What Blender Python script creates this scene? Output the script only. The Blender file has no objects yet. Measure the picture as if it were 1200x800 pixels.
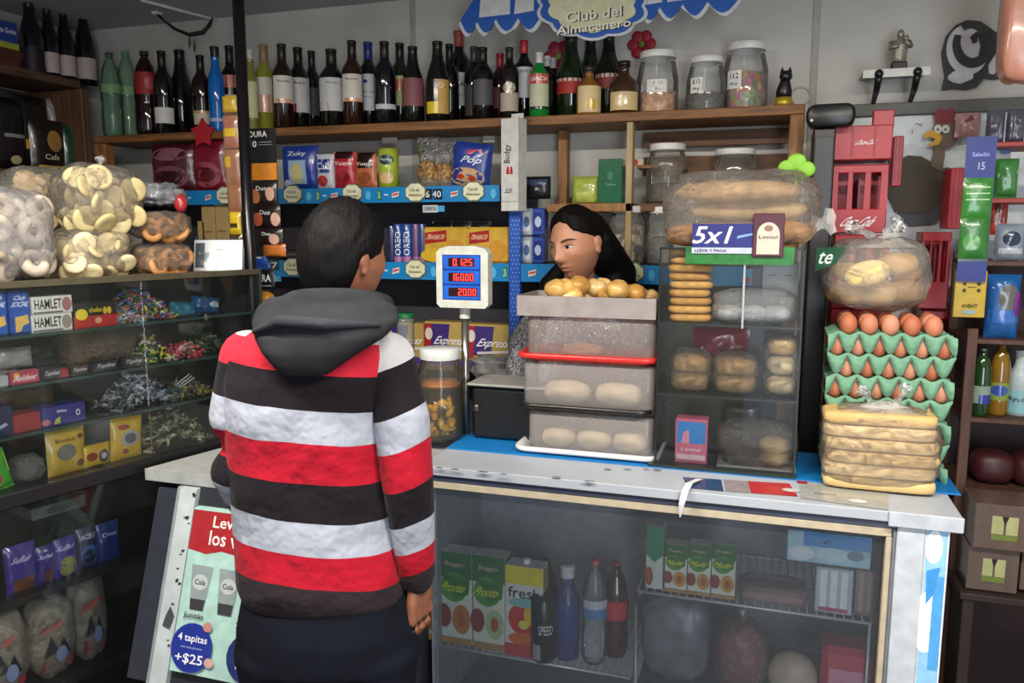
import bpy, bmesh, math, random
from math import sin, cos, pi, radians, sqrt, atan2, asin
from mathutils import Vector, Matrix, noise
random.seed(11)
SC = bpy.context.scene
COL = SC.collection

# ------------------------------------------------------------------ camera
YAW, PITCH, FPX, CAMH = radians(18), radians(8), 930.0, 1.6
cam = bpy.data.cameras.new('camera')
cam.sensor_width = 36.0
cam.lens = FPX / 1200 * 36
cam.clip_start = 0.05
camo = bpy.data.objects.new('camera', cam)
COL.objects.link(camo)
camo.location = (0, 0, CAMH)
camo.rotation_euler = (pi / 2 - PITCH, 0, YAW)
SC.camera = camo

# ------------------------------------------------------------------ world, daylight, exposure
W = bpy.data.worlds.new('street_sky')
SC.world = W
W.use_nodes = True
W.node_tree.nodes['Background'].inputs[0].default_value = (0.80, 0.88, 1.0, 1)
W.node_tree.nodes['Background'].inputs[1].default_value = 1.2

def area_light(name, loc, rot, sx, sy, power, col):
    l = bpy.data.lights.new(name, 'AREA')
    l.shape = 'RECTANGLE'; l.size = sx; l.size_y = sy
    l.energy = power; l.color = col
    o = bpy.data.objects.new(name, l)
    COL.objects.link(o)
    o.location = loc; o.rotation_euler = rot
    return o
# daylight that comes in through the open shop front behind the camera
area_light('shopfront_daylight', (0.9, -1.32, 1.25), (radians(90), 0, 0), 0.8, 2.1, 48, (0.88, 0.94, 1.0))

SC.view_settings.view_transform = 'Standard'
SC.view_settings.look = 'None'
SC.view_settings.gamma = 1.0
SC.view_settings.use_curve_mapping = False
SC.view_settings.exposure = -0.15

# ------------------------------------------------------------------ frames
FW = Vector((-sin(YAW) * cos(PITCH), cos(YAW) * cos(PITCH), -sin(PITCH)))
RT = Vector((cos(YAW), sin(YAW), 0))
UP = RT.cross(FW)
EYE = Vector((0, 0, CAMH))

class Frame:
    """A place's own axes: x along it, y away from the viewer's side, z up."""
    def __init__(s, o, rz):
        s.o = Vector(o); s.rz = rz
        s.ex = Vector((cos(rz), sin(rz), 0)); s.ey = Vector((-sin(rz), cos(rz), 0))
    def loc(s, v):
        return Vector((v.dot(s.ex), v.dot(s.ey), v.z))
    def hit(s, px, py, x=None, y=None, z=None):
        r = FW + RT * ((px - 600) / FPX) + UP * ((400 - py) / FPX)
        lo = s.loc(EYE - s.o); ld = s.loc(r)
        t = (x - lo.x) / ld.x if x is not None else (y - lo.y) / ld.y if y is not None else (z - lo.z) / ld.z
        return lo + ld * t
    def w(s, p):
        return s.o + s.ex * p[0] + s.ey * p[1] + Vector((0, 0, p[2]))
SHOP = Frame((0, 0, 0), 0)

def fit(fr, x0, y0, x1, y1, y, z0=None):
    xm, ym = (x0 + x1) / 2, (y0 + y1) / 2
    l = fr.hit(x0, ym, y=y); r = fr.hit(x1, ym, y=y)
    zt = fr.hit(xm, y0, y=y).z
    zb = fr.hit(xm, y1, y=y).z if z0 is None else z0
    return (l.x + r.x) / 2, zb, abs(r.x - l.x), zt - zb

# ------------------------------------------------------------------ materials
def lin(c):
    c = c.lstrip('#')
    v = [int(c[i:i + 2], 16) / 255 for i in (0, 2, 4)]
    return tuple(x / 12.92 if x <= .04045 else ((x + .055) / 1.055) ** 2.4 for x in v) + (1,)
_M = {}
def _new(key):
    m = bpy.data.materials.new(key); m.use_nodes = True
    nt = m.node_tree
    return m, nt, nt.nodes['Principled BSDF'], nt.nodes, nt.links
def M(col, rough=.5, spec=.5, metal=0., var=.12, scale=30., bump=0., coat=0., name=None):
    """solid surface whose colour wanders a little through a noise texture"""
    key = (col, rough, spec, metal, var, scale, bump, coat)
    if key in _M: return _M[key]
    m, nt, b, N, L = _new(name or 'surface_' + col.strip('#'))
    b.inputs['Roughness'].default_value = rough
    b.inputs['Specular IOR Level'].default_value = spec
    b.inputs['Metallic'].default_value = metal
    if coat:
        b.inputs['Coat Weight'].default_value = coat
        b.inputs['Coat Roughness'].default_value = .08
    tc = N.new('ShaderNodeTexCoord'); n = N.new('ShaderNodeTexNoise')
    n.inputs['Scale'].default_value = scale; n.inputs['Detail'].default_value = 3
    L.new(tc.outputs['Object'], n.inputs['Vector'])
    r = N.new('ShaderNodeValToRGB'); c = lin(col)
    r.color_ramp.elements[0].position = .3; r.color_ramp.elements[1].position = .7
    r.color_ramp.elements[0].color = tuple(x * (1 - var) for x in c[:3]) + (1,)
    r.color_ramp.elements[1].color = tuple(min(1, x * (1 + var)) for x in c[:3]) + (1,)
    L.new(n.outputs['Fac'], r.inputs['Fac']); L.new(r.outputs['Color'], b.inputs['Base Color'])
    if bump:
        bp = N.new('ShaderNodeBump'); bp.inputs['Strength'].default_value = bump; bp.inputs['Distance'].default_value = .01
        L.new(n.outputs['Fac'], bp.inputs['Height']); L.new(bp.outputs['Normal'], b.inputs['Normal'])
    _M[key] = m
    return m
def glossy(col, name=None): return M(col, .22, .5, 0, .1, 40, .0, .3, name)
def foil(col): return M(col, .3, .6, .0, .15, 25, .35, .4)
def dark_glass(col): return M(col, .06, .6, 0, .1, 12, 0, .5)

def clear(tint='#ffffff', haze=.05, gloss=.9, rough=.05, bump=0., bscale=30., name=None, through=None):
    """thin clear sheet: light goes straight through, with a fresnel reflection and a little milkiness"""
    key = ('clear', tint, haze, gloss, rough, bump, bscale, through)
    if key in _M: return _M[key]
    m, nt, b, N, L = _new(name or 'clear_' + tint.strip('#'))
    N.remove(b); out = N['Material Output']
    tr = N.new('ShaderNodeBsdfTransparent'); tr.inputs[0].default_value = lin(through) if through else tuple(x ** .08 for x in lin(tint))
    gl = N.new('ShaderNodeBsdfGlossy'); gl.inputs['Roughness'].default_value = rough
    gl.inputs['Color'].default_value = (gloss, gloss, gloss, 1)
    df = N.new('ShaderNodeBsdfDiffuse'); df.inputs[0].default_value = lin(tint)
    m1 = N.new('ShaderNodeMixShader'); m1.inputs[0].default_value = haze
    L.new(tr.outputs[0], m1.inputs[1]); L.new(df.outputs[0], m1.inputs[2])
    fr = N.new('ShaderNodeFresnel'); fr.inputs['IOR'].default_value = 1.38 if bump > .3 else 1.35
    m2 = N.new('ShaderNodeMixShader')
    L.new(fr.outputs[0], m2.inputs[0]); L.new(m1.outputs[0], m2.inputs[1]); L.new(gl.outputs[0], m2.inputs[2])
    if bump:
        tc = N.new('ShaderNodeTexCoord'); n = N.new('ShaderNodeTexNoise')
        n.inputs['Scale'].default_value = bscale; n.inputs['Detail'].default_value = 4
        n.inputs['Distortion'].default_value = 1.2
        bp = N.new('ShaderNodeBump'); bp.inputs['Strength'].default_value = min(1., bump * 1.5); bp.inputs['Distance'].default_value = .035 if bump > .3 else .02
        L.new(tc.outputs['Object'], n.inputs['Vector']); L.new(n.outputs['Fac'], bp.inputs['Height'])
        L.new(bp.outputs['Normal'], gl.inputs['Normal']); L.new(bp.outputs['Normal'], fr.inputs['Normal'])
    L.new(m2.outputs[0], out.inputs['Surface'])
    _M[key] = m
    return m
def wood(col, col2, scale=6., rough=.6, axis=0, name='wood'):
    key = ('wood', col, col2, scale, axis)
    if key in _M: return _M[key]
    m, nt, b, N, L = _new(name)
    tc = N.new('ShaderNodeTexCoord'); mp = N.new('ShaderNodeMapping')
    sc = [14, 14, 14]; sc[axis] = 1.0
    mp.inputs['Scale'].default_value = sc
    n = N.new('ShaderNodeTexNoise'); n.inputs['Scale'].default_value = scale; n.inputs['Detail'].default_value = 6
    n.inputs['Distortion'].default_value = .6
    r = N.new('ShaderNodeValToRGB')
    r.color_ramp.elements[0].position = .3; r.color_ramp.elements[0].color = lin(col2)
    r.color_ramp.elements[1].position = .68; r.color_ramp.elements[1].color = lin(col)
    L.new(tc.outputs['Object'], mp.inputs[0]); L.new(mp.outputs[0], n.inputs['Vector'])
    L.new(n.outputs['Fac'], r.inputs[0]); L.new(r.outputs[0], b.inputs['Base Color'])
    b.inputs['Roughness'].default_value = rough
    _M[key] = m
    return m
def speckle(name, cols, scale=40., rough=.5, kind='voronoi', bump=0., coat=0.):
    """cells of several colours (wrapped sweets, knitted wool, snack mix)"""
    key = ('speckle', name)
    if key in _M: return _M[key]
    m, nt, b, N, L = _new(name)
    tc = N.new('ShaderNodeTexCoord')
    r = N.new('ShaderNodeValToRGB'); r.color_ramp.interpolation = 'CONSTANT'
    els = r.color_ramp.elements
    while len(els) < len(cols): els.new(.5)
    for i, c in enumerate(cols):
        els[i].position = i / len(cols); els[i].color = lin(c)
    if kind == 'voronoi':
        v = N.new('ShaderNodeTexVoronoi'); v.inputs['Scale'].default_value = scale
        L.new(tc.outputs['Object'], v.inputs['Vector'])
        s = N.new('ShaderNodeSeparateColor'); L.new(v.outputs['Color'], s.inputs[0])
        L.new(s.outputs[0], r.inputs[0]); h = v.outputs['Distance']
    else:
        v = N.new('ShaderNodeTexNoise'); v.inputs['Scale'].default_value = scale; v.inputs['Detail'].default_value = 5
        L.new(tc.outputs['Object'], v.inputs['Vector'])
        mm = N.new('ShaderNodeMapRange'); mm.inputs[1].default_value = .3; mm.inputs[2].default_value = .7
        L.new(v.outputs['Fac'], mm.inputs[0]); L.new(mm.outputs[0], r.inputs[0]); h = v.outputs['Fac']
        r.color_ramp.interpolation = 'LINEAR'
    L.new(r.outputs[0], b.inputs['Base Color'])
    b.inputs['Roughness'].default_value = rough
    if coat: b.inputs['Coat Weight'].default_value = coat
    if bump:
        bp = N.new('ShaderNodeBump'); bp.inputs['Strength'].default_value = bump; bp.inputs['Distance'].default_value = .01
        L.new(h, bp.inputs['Height']); L.new(bp.outputs[0], b.inputs['Normal'])
    _M[key] = m
    return m
def glow(col, strength, name):
    key = ('glow', col, strength)
    if key in _M: return _M[key]
    m, nt, b, N, L = _new(name)
    b.inputs['Base Color'].default_value = lin(col)
    b.inputs['Emission Color'].default_value = lin(col); b.inputs['Emission Strength'].default_value = strength
    _M[key] = m
    return m

# ------------------------------------------------------------------ mesh building
def tag(o, label=None, cat=None, group=None, kind=None):
    if label: o['label'] = label
    if cat: o['category'] = cat
    if group: o['group'] = group
    if kind: o['kind'] = kind
    return o
def T(name, label, cat, fr, p, rz=0, group=None):
    o = bpy.data.objects.new(name, None); COL.objects.link(o)
    o.empty_display_size = .02
    o.location = fr.w(p); o.rotation_euler = (0, 0, fr.rz + rz)
    return tag(o, label, cat, group)
class MB:
    def __init__(s): s.v = []; s.f = []; s.mi = []; s.sm = []
    def add(s, vs, fs, mi=0, smooth=False):
        k = len(s.v); s.v += [tuple(v) for v in vs]
        s.f += [tuple(i + k for i in f) for f in fs]; s.mi += [mi] * len(fs); s.sm += [smooth] * len(fs)
        return s
    def box(s, x0, x1, y0, y1, z0, z1, mi=0, b=0.):
        if x1 < x0: x0, x1 = x1, x0
        if b <= 0:
            vs = [(x, y, z) for x in (x0, x1) for y in (y0, y1) for z in (z0, z1)]
            return s.add(vs, [(0, 1, 3, 2), (4, 6, 7, 5), (0, 4, 5, 1), (2, 3, 7, 6), (0, 2, 6, 4), (1, 5, 7, 3)], mi)
        b = min(b, (x1 - x0) * .45, (y1 - y0) * .45, (z1 - z0) * .45)
        C = [(x0, x1), (y0, y1), (z0, z1)]; vs = []; idx = {}
        for i in (0, 1):
            for j in (0, 1):
                for k in (0, 1):
                    c = [C[0][i], C[1][j], C[2][k]]; d = [b * (1 - 2 * i), b * (1 - 2 * j), b * (1 - 2 * k)]
                    for a in range(3):
                        p = list(c)
                        for q in range(3):
                            if q != a: p[q] += d[q]
                        idx[(i, j, k, a)] = len(vs); vs.append(tuple(p))
        fs = []
        def K(a, va, b_, vb, c_, vc, ax):
            t = [0, 0, 0]; t[a] = va; t[b_] = vb; t[c_] = vc
            return idx[(t[0], t[1], t[2], ax)]
        for a in range(3):
            p, q = (a + 1) % 3, (a + 2) % 3
            for va in (0, 1):
                f = [K(a, va, p, i, q, j, a) for i, j in ((0, 0), (1, 0), (1, 1), (0, 1))]
                fs.append(f if va else f[::-1])
            for vp in (0, 1):
                for vq in (0, 1):
                    f = [K(a, 0, p, vp, q, vq, p), K(a, 1, p, vp, q, vq, p), K(a, 1, p, vp, q, vq, q), K(a, 0, p, vp, q, vq, q)]
                    fs.append(f if (vp + vq) % 2 else f[::-1])
        for i in (0, 1):
            for j in (0, 1):
                for k in (0, 1):
                    f = [idx[(i, j, k, a)] for a in range(3)]
                    fs.append(f if (i + j + k) % 2 else f[::-1])
        return s.add(vs, fs, mi)
    def lathe(s, prof, seg=20, c=(0, 0, 0), mi=0, smooth=True, sx=1., sy=1.):
        vs = []; fs = []; n = len(prof)
        for r, z in prof:
            for i in range(seg):
                a = 2 * pi * i / seg
                vs.append((c[0] + r * cos(a) * sx, c[1] + r * sin(a) * sy, c[2] + z))
        for k in range(n - 1):
            for i in range(seg):
                j = (i + 1) % seg
                fs.append((k * seg + i, k * seg + j, (k + 1) * seg + j, (k + 1) * seg + i))
        return s.add(vs, fs, mi, smooth)
    def tube(s, pts, r, seg=8, mi=0, smooth=True, caps=True):
        pts = [Vector(p) for p in pts]; rs = r if isinstance(r, (list, tuple)) else [r] * len(pts)
        vs = []; fs = []
        up = Vector((0, 0, 1))
        for k, p in enumerate(pts):
            t = (pts[min(k + 1, len(pts) - 1)] - pts[max(k - 1, 0)])
            if t.length < 1e-9: t = Vector((0, 0, 1))
            t.normalize()
            a = t.cross(up if abs(t.z) < .95 else Vector((1, 0, 0))).normalized(); b = t.cross(a)
            for i in range(seg):
                g = 2 * pi * i / seg
                vs.append(p + (a * cos(g) + b * sin(g)) * rs[k])
        for k in range(len(pts) - 1):
            for i in range(seg):
                j = (i + 1) % seg
                fs.append((k * seg + i, (k + 1) * seg + i, (k + 1) * seg + j, k * seg + j))
        if caps:
            fs.append(tuple(range(seg))); fs.append(tuple(reversed(range((len(pts) - 1) * seg, len(pts) * seg))))
        return s.add(vs, fs, mi, smooth)
    def ell(s, c, r, nu=16, nv=10, mi=0, fn=None, p=1.0):
        vs = []; fs = []
        def pw(x): return (abs(x) ** p) * (1 if x >= 0 else -1)
        for k in range(nv + 1):
            e = -pi / 2 + pi * k / nv
            for i in range(nu):
                a = 2 * pi * i / nu
                q = Vector((pw(cos(e)) * pw(cos(a)), pw(cos(e)) * pw(sin(a)), pw(sin(e))))
                if fn: q = q * fn(q)
                vs.append((c[0] + q.x * r[0], c[1] + q.y * r[1], c[2] + q.z * r[2]))
        for k in range(nv):
            for i in range(nu):
                j = (i + 1) % nu
                fs.append((k * nu + i, k * nu + j, (k + 1) * nu + j, (k + 1) * nu + i))
        return s.add(vs, fs, mi, True)
    def loft(s, secs, seg=24, mi=0, caps=True, p=1.0):
        """secs: (cx, cy, cz, rx, ry) ellipses stacked up"""
        vs = []; fs = []
        def pw(x): return (abs(x) ** p) * (1 if x >= 0 else -1)
        for cx, cy, cz, rx, ry in secs:
            for i in range(seg):
                a = 2 * pi * i / seg
                vs.append((cx + rx * pw(cos(a)), cy + ry * pw(sin(a)), cz))
        n = len(secs)
        for k in range(n - 1):
            for i in range(seg):
                j = (i + 1) % seg
                fs.append((k * seg + i, k * seg + j, (k + 1) * seg + j, (k + 1) * seg + i))
        if caps:
            fs.append(tuple(reversed(range(seg)))); fs.append(tuple(range((n - 1) * seg, n * seg)))
        return s.add(vs, fs, mi, True)
    def prism(s, poly, y0, y1, mi=0):
        """poly of (x, z) extruded from y0 to y1"""
        n = len(poly)
        vs = [(x, y0, z) for x, z in poly] + [(x, y1, z) for x, z in poly]
        fs = [tuple(range(n)), tuple(reversed(range(n, 2 * n)))]
        fs += [(i, i + n, (i + 1) % n + n, (i + 1) % n) for i in range(n)]
        return s.add(vs, fs, mi)
    def build(s, name, mats, par=None, loc=None, rz=0., rot=None):
        me = bpy.data.meshes.new(name)
        me.from_pydata(s.v, [], s.f)
        for m in (mats if isinstance(mats, (list, tuple)) else [mats]): me.materials.append(m)
        me.polygons.foreach_set('material_index', s.mi)
        me.polygons.foreach_set('use_smooth', s.sm)
        me.update()
        bm = bmesh.new(); bm.from_mesh(me); bmesh.ops.recalc_face_normals(bm, faces=bm.faces); bm.to_mesh(me); bm.free()
        return link(name, me, par, loc, rz, rot)
def link(name, me, par=None, loc=None, rz=0., rot=None):
    o = bpy.data.objects.new(name, me); COL.objects.link(o)
    if par is not None: o.parent = par
    if loc is not None: o.location = loc
    o.rotation_euler = rot if rot is not None else (0, 0, rz)
    return o
def solo(mb, name, mats, label, cat, fr, p, rz=0., group=None, kind=None, tilt=None):
    """a thing that is one mesh"""
    o = mb.build(name, mats, None, fr.w(p), fr.rz + rz)
    if tilt: o.rotation_euler = (tilt[0], tilt[1], fr.rz + rz)
    return tag(o, label, cat, group, kind)
def struct(mb, name, mats, fr=SHOP, p=(0, 0, 0), rz=0.):
    return tag(mb.build(name, mats, None, fr.w(p), fr.rz + rz), kind='structure')
def copy_tree(o, par=None):
    c = o.copy(); COL.objects.link(c); c.parent = par
    for ch in [x for x in o.children]: copy_tree(ch, c)
    return c

# ------------------------------------------------------------------ print on surfaces
def s_box(w, h, t, z0=0., x0=0.):
    return lambda u, v, o: (x0 + (u - .5) * w, -t / 2 - o, z0 + v * h)
def s_cyl(R, z0, z1, half, cx=0., cy=0.):
    return lambda u, v, o: (cx + (R + o) * sin((u - .5) * 2 * half), cy - (R + o) * cos((u - .5) * 2 * half), z0 + v * (z1 - z0))
def s_pil(w, h, t, p=2.6, wr=0., seed=0.):
    def f(u, v, o):
        a = max(0, 1 - abs(2 * u - 1) ** p); b = max(0, 1 - abs(2 * v - 1) ** p)
        y = t / 2 * sqrt(a * b)
        if wr: y += wr * noise.noise((u * 4 + seed, v * 5, seed)) * min(1, 4 * a * b)
        return ((u - .5) * w, -y - o, v * h)
    return f
_TX = []
def deco(par, surf, items, base=.0006):
    for k, it in enumerate(items):
        o = base + k * .0003
        if it[0] == 'r':
            _, u0, v0, u1, v1, c = it[:6]
            n = 6; mb = MB(); vs = []; fs = []
            for j in range(n + 1):
                for i in range(n + 1):
                    vs.append(surf(u0 + (u1 - u0) * i / n, v0 + (v1 - v0) * j / n, o))
            for j in range(n):
                for i in range(n): fs.append((j * (n + 1) + i, j * (n + 1) + i + 1, (j + 1) * (n + 1) + i + 1, (j + 1) * (n + 1) + i))
            mb.add(vs, fs, 0, True).build(it[6] if len(it) > 6 else 'printed_panel', c if not isinstance(c, str) else glossy(c), par)
        elif it[0] == 'e':
            _, cu, cv, ru, rv, c = it[:6]
            n = 20; vs = [surf(cu, cv, o)]; fs = []
            for ring in (.5, 1.):
                for i in range(n):
                    a = 2 * pi * i / n; vs.append(surf(cu + ru * ring * cos(a), cv + rv * ring * sin(a), o))
            for i in range(n):
                j = (i + 1) % n
                fs += [(0, 1 + i, 1 + j), (1 + i, 1 + n + i, 1 + n + j, 1 + j)]
            MB().add(vs, fs, 0, True).build(it[6] if len(it) > 6 else 'printed_emblem', c if not isinstance(c, str) else glossy(c), par)
        elif it[0] == 'p':
            _, pts, c = it[:3]
            vs = [surf(u, v, o) for u, v in pts]
            MB().add(vs, [tuple(range(len(vs)))]).build(it[3] if len(it) > 3 else 'printed_shape', c if not isinstance(c, str) else glossy(c), par)
        elif it[0] == 't':
            _, txt, cu, cv, wu, hv, c = it[:7]
            sh = it[7] if len(it) > 7 else 0.
            _TX.append((par, surf, txt, cu, cv, wu, hv, c, sh, o + .0004))
def flush_text():
    uniq = {}
    for t in _TX:
        if t[2] not in uniq:
            cu = bpy.data.curves.new('lettering', 'FONT'); cu.body = t[2]; cu.resolution_u = 2; cu.offset = .012
            ob_ = bpy.data.objects.new('lettering_source', cu); COL.objects.link(ob_); uniq[t[2]] = ob_
    bpy.context.view_layer.update()
    dg = bpy.context.evaluated_depsgraph_get()
    data = {}
    for k, ob_ in uniq.items():
        me = ob_.evaluated_get(dg).to_mesh()
        vs = [v.co.copy() for v in me.vertices]; fs = [tuple(p.vertices) for p in me.polygons]
        x0 = min(v.x for v in vs); x1 = max(v.x for v in vs); y0 = min(v.y for v in vs); y1 = max(v.y for v in vs)
        data[k] = ([((v.x - x0) / (x1 - x0 + 1e-9) - .5, (v.y - y0) / (y1 - y0 + 1e-9) - .5) for v in vs], fs)
        ob_.evaluated_get(dg).to_mesh_clear()
    for ob_ in uniq.values(): cd = ob_.data; bpy.data.objects.remove(ob_); bpy.data.curves.remove(cd)
    for par, surf, txt, cu, cv, wu, hv, c, sh, o in _TX:
        vs, fs = data[txt]
        mb = MB(); mb.add([surf(cu + (x + sh * y) * wu, cv + y * hv, o) for x, y in vs], fs)
        me = bpy.data.meshes.new('lettering'); me.from_pydata(mb.v, [], mb.f)
        me.materials.append(c if not isinstance(c, str) else glossy(c)); me.update()
        link('lettering', me, par)

# ------------------------------------------------------------------ kinds of goods
def carton(name, label, cat, fr, box, y, t, col, items=(), z0=None, rz=0., group=None, bev=.002, mat=None, z=None, side=None):
    cx, zb, w, h = fit(fr, *box, y, z0)
    e = T(name, label, cat, fr, (cx, y + t / 2, zb), rz, group)
    mb = MB().box(-w / 2, w / 2, -t / 2, t / 2, 0, h, 0, bev)
    bod = mb.build('box_body', mat or glossy(col), e)
    if side:
        MB().add([(w / 2 + .0004, -t / 2 + .002, .002), (w / 2 + .0004, t / 2 - .002, .002), (w / 2 + .0004, t / 2 - .002, h - .002), (w / 2 + .0004, -t / 2 + .002, h - .002)], [(0, 1, 2, 3)]).build('side_panel', glossy(side), e)
    deco(e, s_box(w, h, t), items)
    return e
def pouch(name, label, cat, fr, box, y, t, col, items=(), z0=None, rz=0., group=None, crimp=True, mat=None, tilt=0., wr=.004, seed=None, p=2.6, lean=0.):
    cx, zb, w, h = fit(fr, *box, y, z0)
    e = T(name, label, cat, fr, (cx, y + t / 2, zb), rz, group)
    if tilt or lean: e.rotation_euler = (lean, tilt, fr.rz + rz)
    sd = random.random() * 50 if seed is None else seed
    sf = s_pil(w, h, t, p, wr, sd)
    n = 12; vs = []; fs = []
    for side in (1, -1):
        k0 = len(vs)
        for j in range(n + 1):
            for i in range(n + 1):
                q = sf(i / n, j / n, 0.); vs.append((q[0], q[1] * side, q[2]))
        for j in range(n):
            for i in range(n):
                a = k0 + j * (n + 1) + i
                f = (a, a + 1, a + n + 2, a + n + 1); fs.append(f if side == 1 else f[::-1])
    MB().add(vs, fs, 0, True).build('packet_body', mat or foil(col), e)
    if crimp:
        mb = MB()
        k = 12
        for zz, dz in ((h, .012),) if crimp == 'top' else ((h, .010), (-.0, .006)):
            vs = []; fs = []
            for i in range(k + 1):
                x = -w / 2 + w * i / k; yy = .0015 * (1 if i % 2 else -1)
                vs += [(x, yy, zz - dz), (x, yy, zz)]
            for i in range(k): fs.append((2 * i, 2 * i + 2, 2 * i + 3, 2 * i + 1))
            mb.add(vs, fs)
        mb.build('crimped_seam', mat or foil(col), e)
    deco(e, sf, items)
    return e
PROF = {
 'bord': [(0, 0), (.9, 0), (1, .015), (1, .60), (.97, .645), (.82, .70), (.55, .755), (.42, .79), (.38, .83), (.37, .965), (.41, .968), (.41, 1), (0, 1)],
 'burg': [(0, 0), (.9, 0), (1, .015), (1, .46), (.95, .54), (.80, .64), (.58, .74), (.44, .82), (.38, .90), (.38, .965), (.42, .97), (.42, 1), (0, 1)],
 'tall': [(0, 0), (.9, 0), (1, .015), (1, .64), (.93, .69), (.62, .75), (.40, .80), (.36, .86), (.36, .96), (.40, .965), (.40, 1), (0, 1)],
 'squat': [(0, 0), (.9, 0), (1, .03), (1, .50), (.93, .58), (.62, .68), (.38, .74), (.34, .80), (.34, .90), (.4, .9), (.4, 1), (0, 1)],
 'pet': [(0, 0), (.8, 0), (.92, .03), (1, .07), (1, .30), (.95, .36), (.95, .40), (1, .46), (1, .60), (.92, .70), (.70, .82), (.42, .90), (.30, .925), (.30, .945), (.36, .945), (.36, 1), (0, 1)],
 'slim': [(0, 0), (.9, 0), (1, .02), (1, .58), (.9, .66), (.6, .74), (.5, .80), (.5, .97), (.54, .975), (.54, 1), (0, 1)],
}
CAPF = {'bord': .80, 'burg': .80, 'tall': .84, 'squat': .88, 'pet': .945, 'slim': .88}
def prof_at(pr, f):
    for (r0, z0), (r1, z1) in zip(pr, pr[1:]):
        if z0 <= f <= z1 and z1 > z0: return r0 + (r1 - r0) * (f - z0) / (z1 - z0)
    return 0
_STAND = []
def bottle(label, fr, px, ytop, y, z0, w, kind, glass, cap, lab=None, items=(), cat='bottle', name='bottle', group=None, ybase=None, liquid=None, half=1.1, capf=None):
    """lab: (z from, z to, colour) of a paper label as fractions of the height"""
    b = fr.hit(px, (ytop + 80) if ybase is None else ybase, y=y)
    R = w * (1.1 if ybase is None else 1.) / 2 * ((fr.w(b) - EYE).dot(FW)) / FPX
    yc = y + R
    b = fr.hit(px, ytop + 40, y=yc)
    for k in range(30):
        if all((fr.w((b.x, yc, z0)) - c).length > R + r_ + .001 for c, r_ in _STAND): break
        yc += .008; b = fr.hit(px, ytop + 40, y=yc)
    _STAND.append((fr.w((b.x, yc, z0)), R))
    h = fr.hit(px, ytop, y=yc).z - z0
    pw = fr.w((b.x, yc, z0))
    e = T(name, label, cat, fr, (b.x, yc, z0), atan2(-pw.x, pw.y) - fr.rz + random.uniform(-.12, .12), group)
    pr = PROF[kind]; cf = capf or CAPF[kind]
    gm = glass if not isinstance(glass, str) else dark_glass(glass)
    MB().lathe([(r * R, z * h) for r, z in pr], 20).build('glass_body', gm, e)
    if liquid:
        MB().lathe([(0, .004)] + [(r * R * .93, z * h) for r, z in pr if .01 < z < liquid[0]] + [(prof_at(pr, liquid[0]) * R * .93, liquid[0] * h), (0, liquid[0] * h)], 16).build('liquid', liquid[1], e)
    if cap:
        cp = [(prof_at(pr, cf) * R * 1.06, cf * h)] + [(r * R * 1.06, z * h) for r, z in pr if z > cf and r > 0] + [(0, h * 1.003)]
        MB().lathe(cp, 16).build('cap', cap if not isinstance(cap, str) else M(cap, .35, .5, 0, .08), e)
    if lab:
        rr = max(prof_at(pr, lab[0] + .01), prof_at(pr, lab[1] - .01)) * R + .0006
        sf = s_cyl(rr, lab[0] * h, lab[1] * h, half)
        vs = []; fs = []; n = 12
        for j in (0, 1):
            for i in range(n + 1): vs.append(sf(i / n, j, 0))
        for i in range(n): fs.append((i, i + 1, n + 2 + i, n + 1 + i))
        l = MB().add(vs, fs, 0, True).build('paper_label', M(lab[2], .55, .4, 0, .06) if isinstance(lab[2], str) else lab[2], e)
        deco(l, sf, items)
    return e
def jar(label, fr, x0, x1, ytop, y, z0, fill=None, lab=None, lid='#d8d8d6', items=(), gl=None, name='glass_jar', group=None, lidh=.09, neck=.8, sh=.72, cat='jar'):
    """wide-mouthed jar with a screw lid; fill: (height fraction, material)"""
    px = (x0 + x1) / 2
    b = fr.hit(px, ytop + 40, y=y)
    R = (x1 - x0) / 2 * ((fr.w(b) - EYE).dot(FW)) / FPX
    yc = y + R
    b = fr.hit(px, ytop + 40, y=yc)
    for k in range(20):
        if all((fr.w((b.x, yc, z0)) - c).length > R + r_ + .001 for c, r_ in _STAND): break
        yc += .008; b = fr.hit(px, ytop + 40, y=yc)
    _STAND.append((fr.w((b.x, yc, z0)), R))
    h = fr.hit(px, ytop + 2, y=yc - R * neck).z - z0
    pw = fr.w((b.x, yc, z0))
    e = T(name, label, cat, fr, (b.x, yc, z0), atan2(-pw.x, pw.y) - fr.rz, group)
    hb = h * (1 - lidh)
    pr = [(0, 0), (.88, 0), (.98, .02), (1, .06), (1, sh), (.96, sh + .08), (neck + .03, .93), (neck, .96), (neck, 1.0)]
    MB().lathe([(r * R, z * hb) for r, z in pr], 28).build('glass_body', gl or clear('#e8ecea', .10, .9, .05), e)
    MB().lathe([(neck * R * 1.06, hb - .004), (neck * R * 1.08, hb), (neck * R * 1.08, h - .003), (neck * R * 1.04, h), (0, h)], 28).build('lid', M(lid, .4), e)
    if fill:
        top = fill[0]
        MB().lathe([(0, .004)] + [(r * R * .95, max(z * hb, .006)) for r, z in pr if 0 < r and z < top] + [(prof_at(pr, top) * R * .95, top * hb), (prof_at(pr, top) * R * .5, top * hb + .008), (0, top * hb + .010)], 24).build('filling', fill[1], e)
    if lab:
        sf = s_cyl(R + .001, lab[0] * hb, lab[1] * hb, lab[2])
        u0, u1 = lab[3], lab[4]
        n = 8; vs = []; fs = []
        for j in (0, 1):
            for i in range(n + 1): vs.append(sf(u0 + (u1 - u0) * i / n, j, 0))
        for i in range(n): fs.append((i, i + 1, n + 2 + i, n + 1 + i))
        l = MB().add(vs, fs, 0, True).build('paper_label', M('#d9d9d4', .6), e)
        deco(l, sf, items)
    return e
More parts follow.
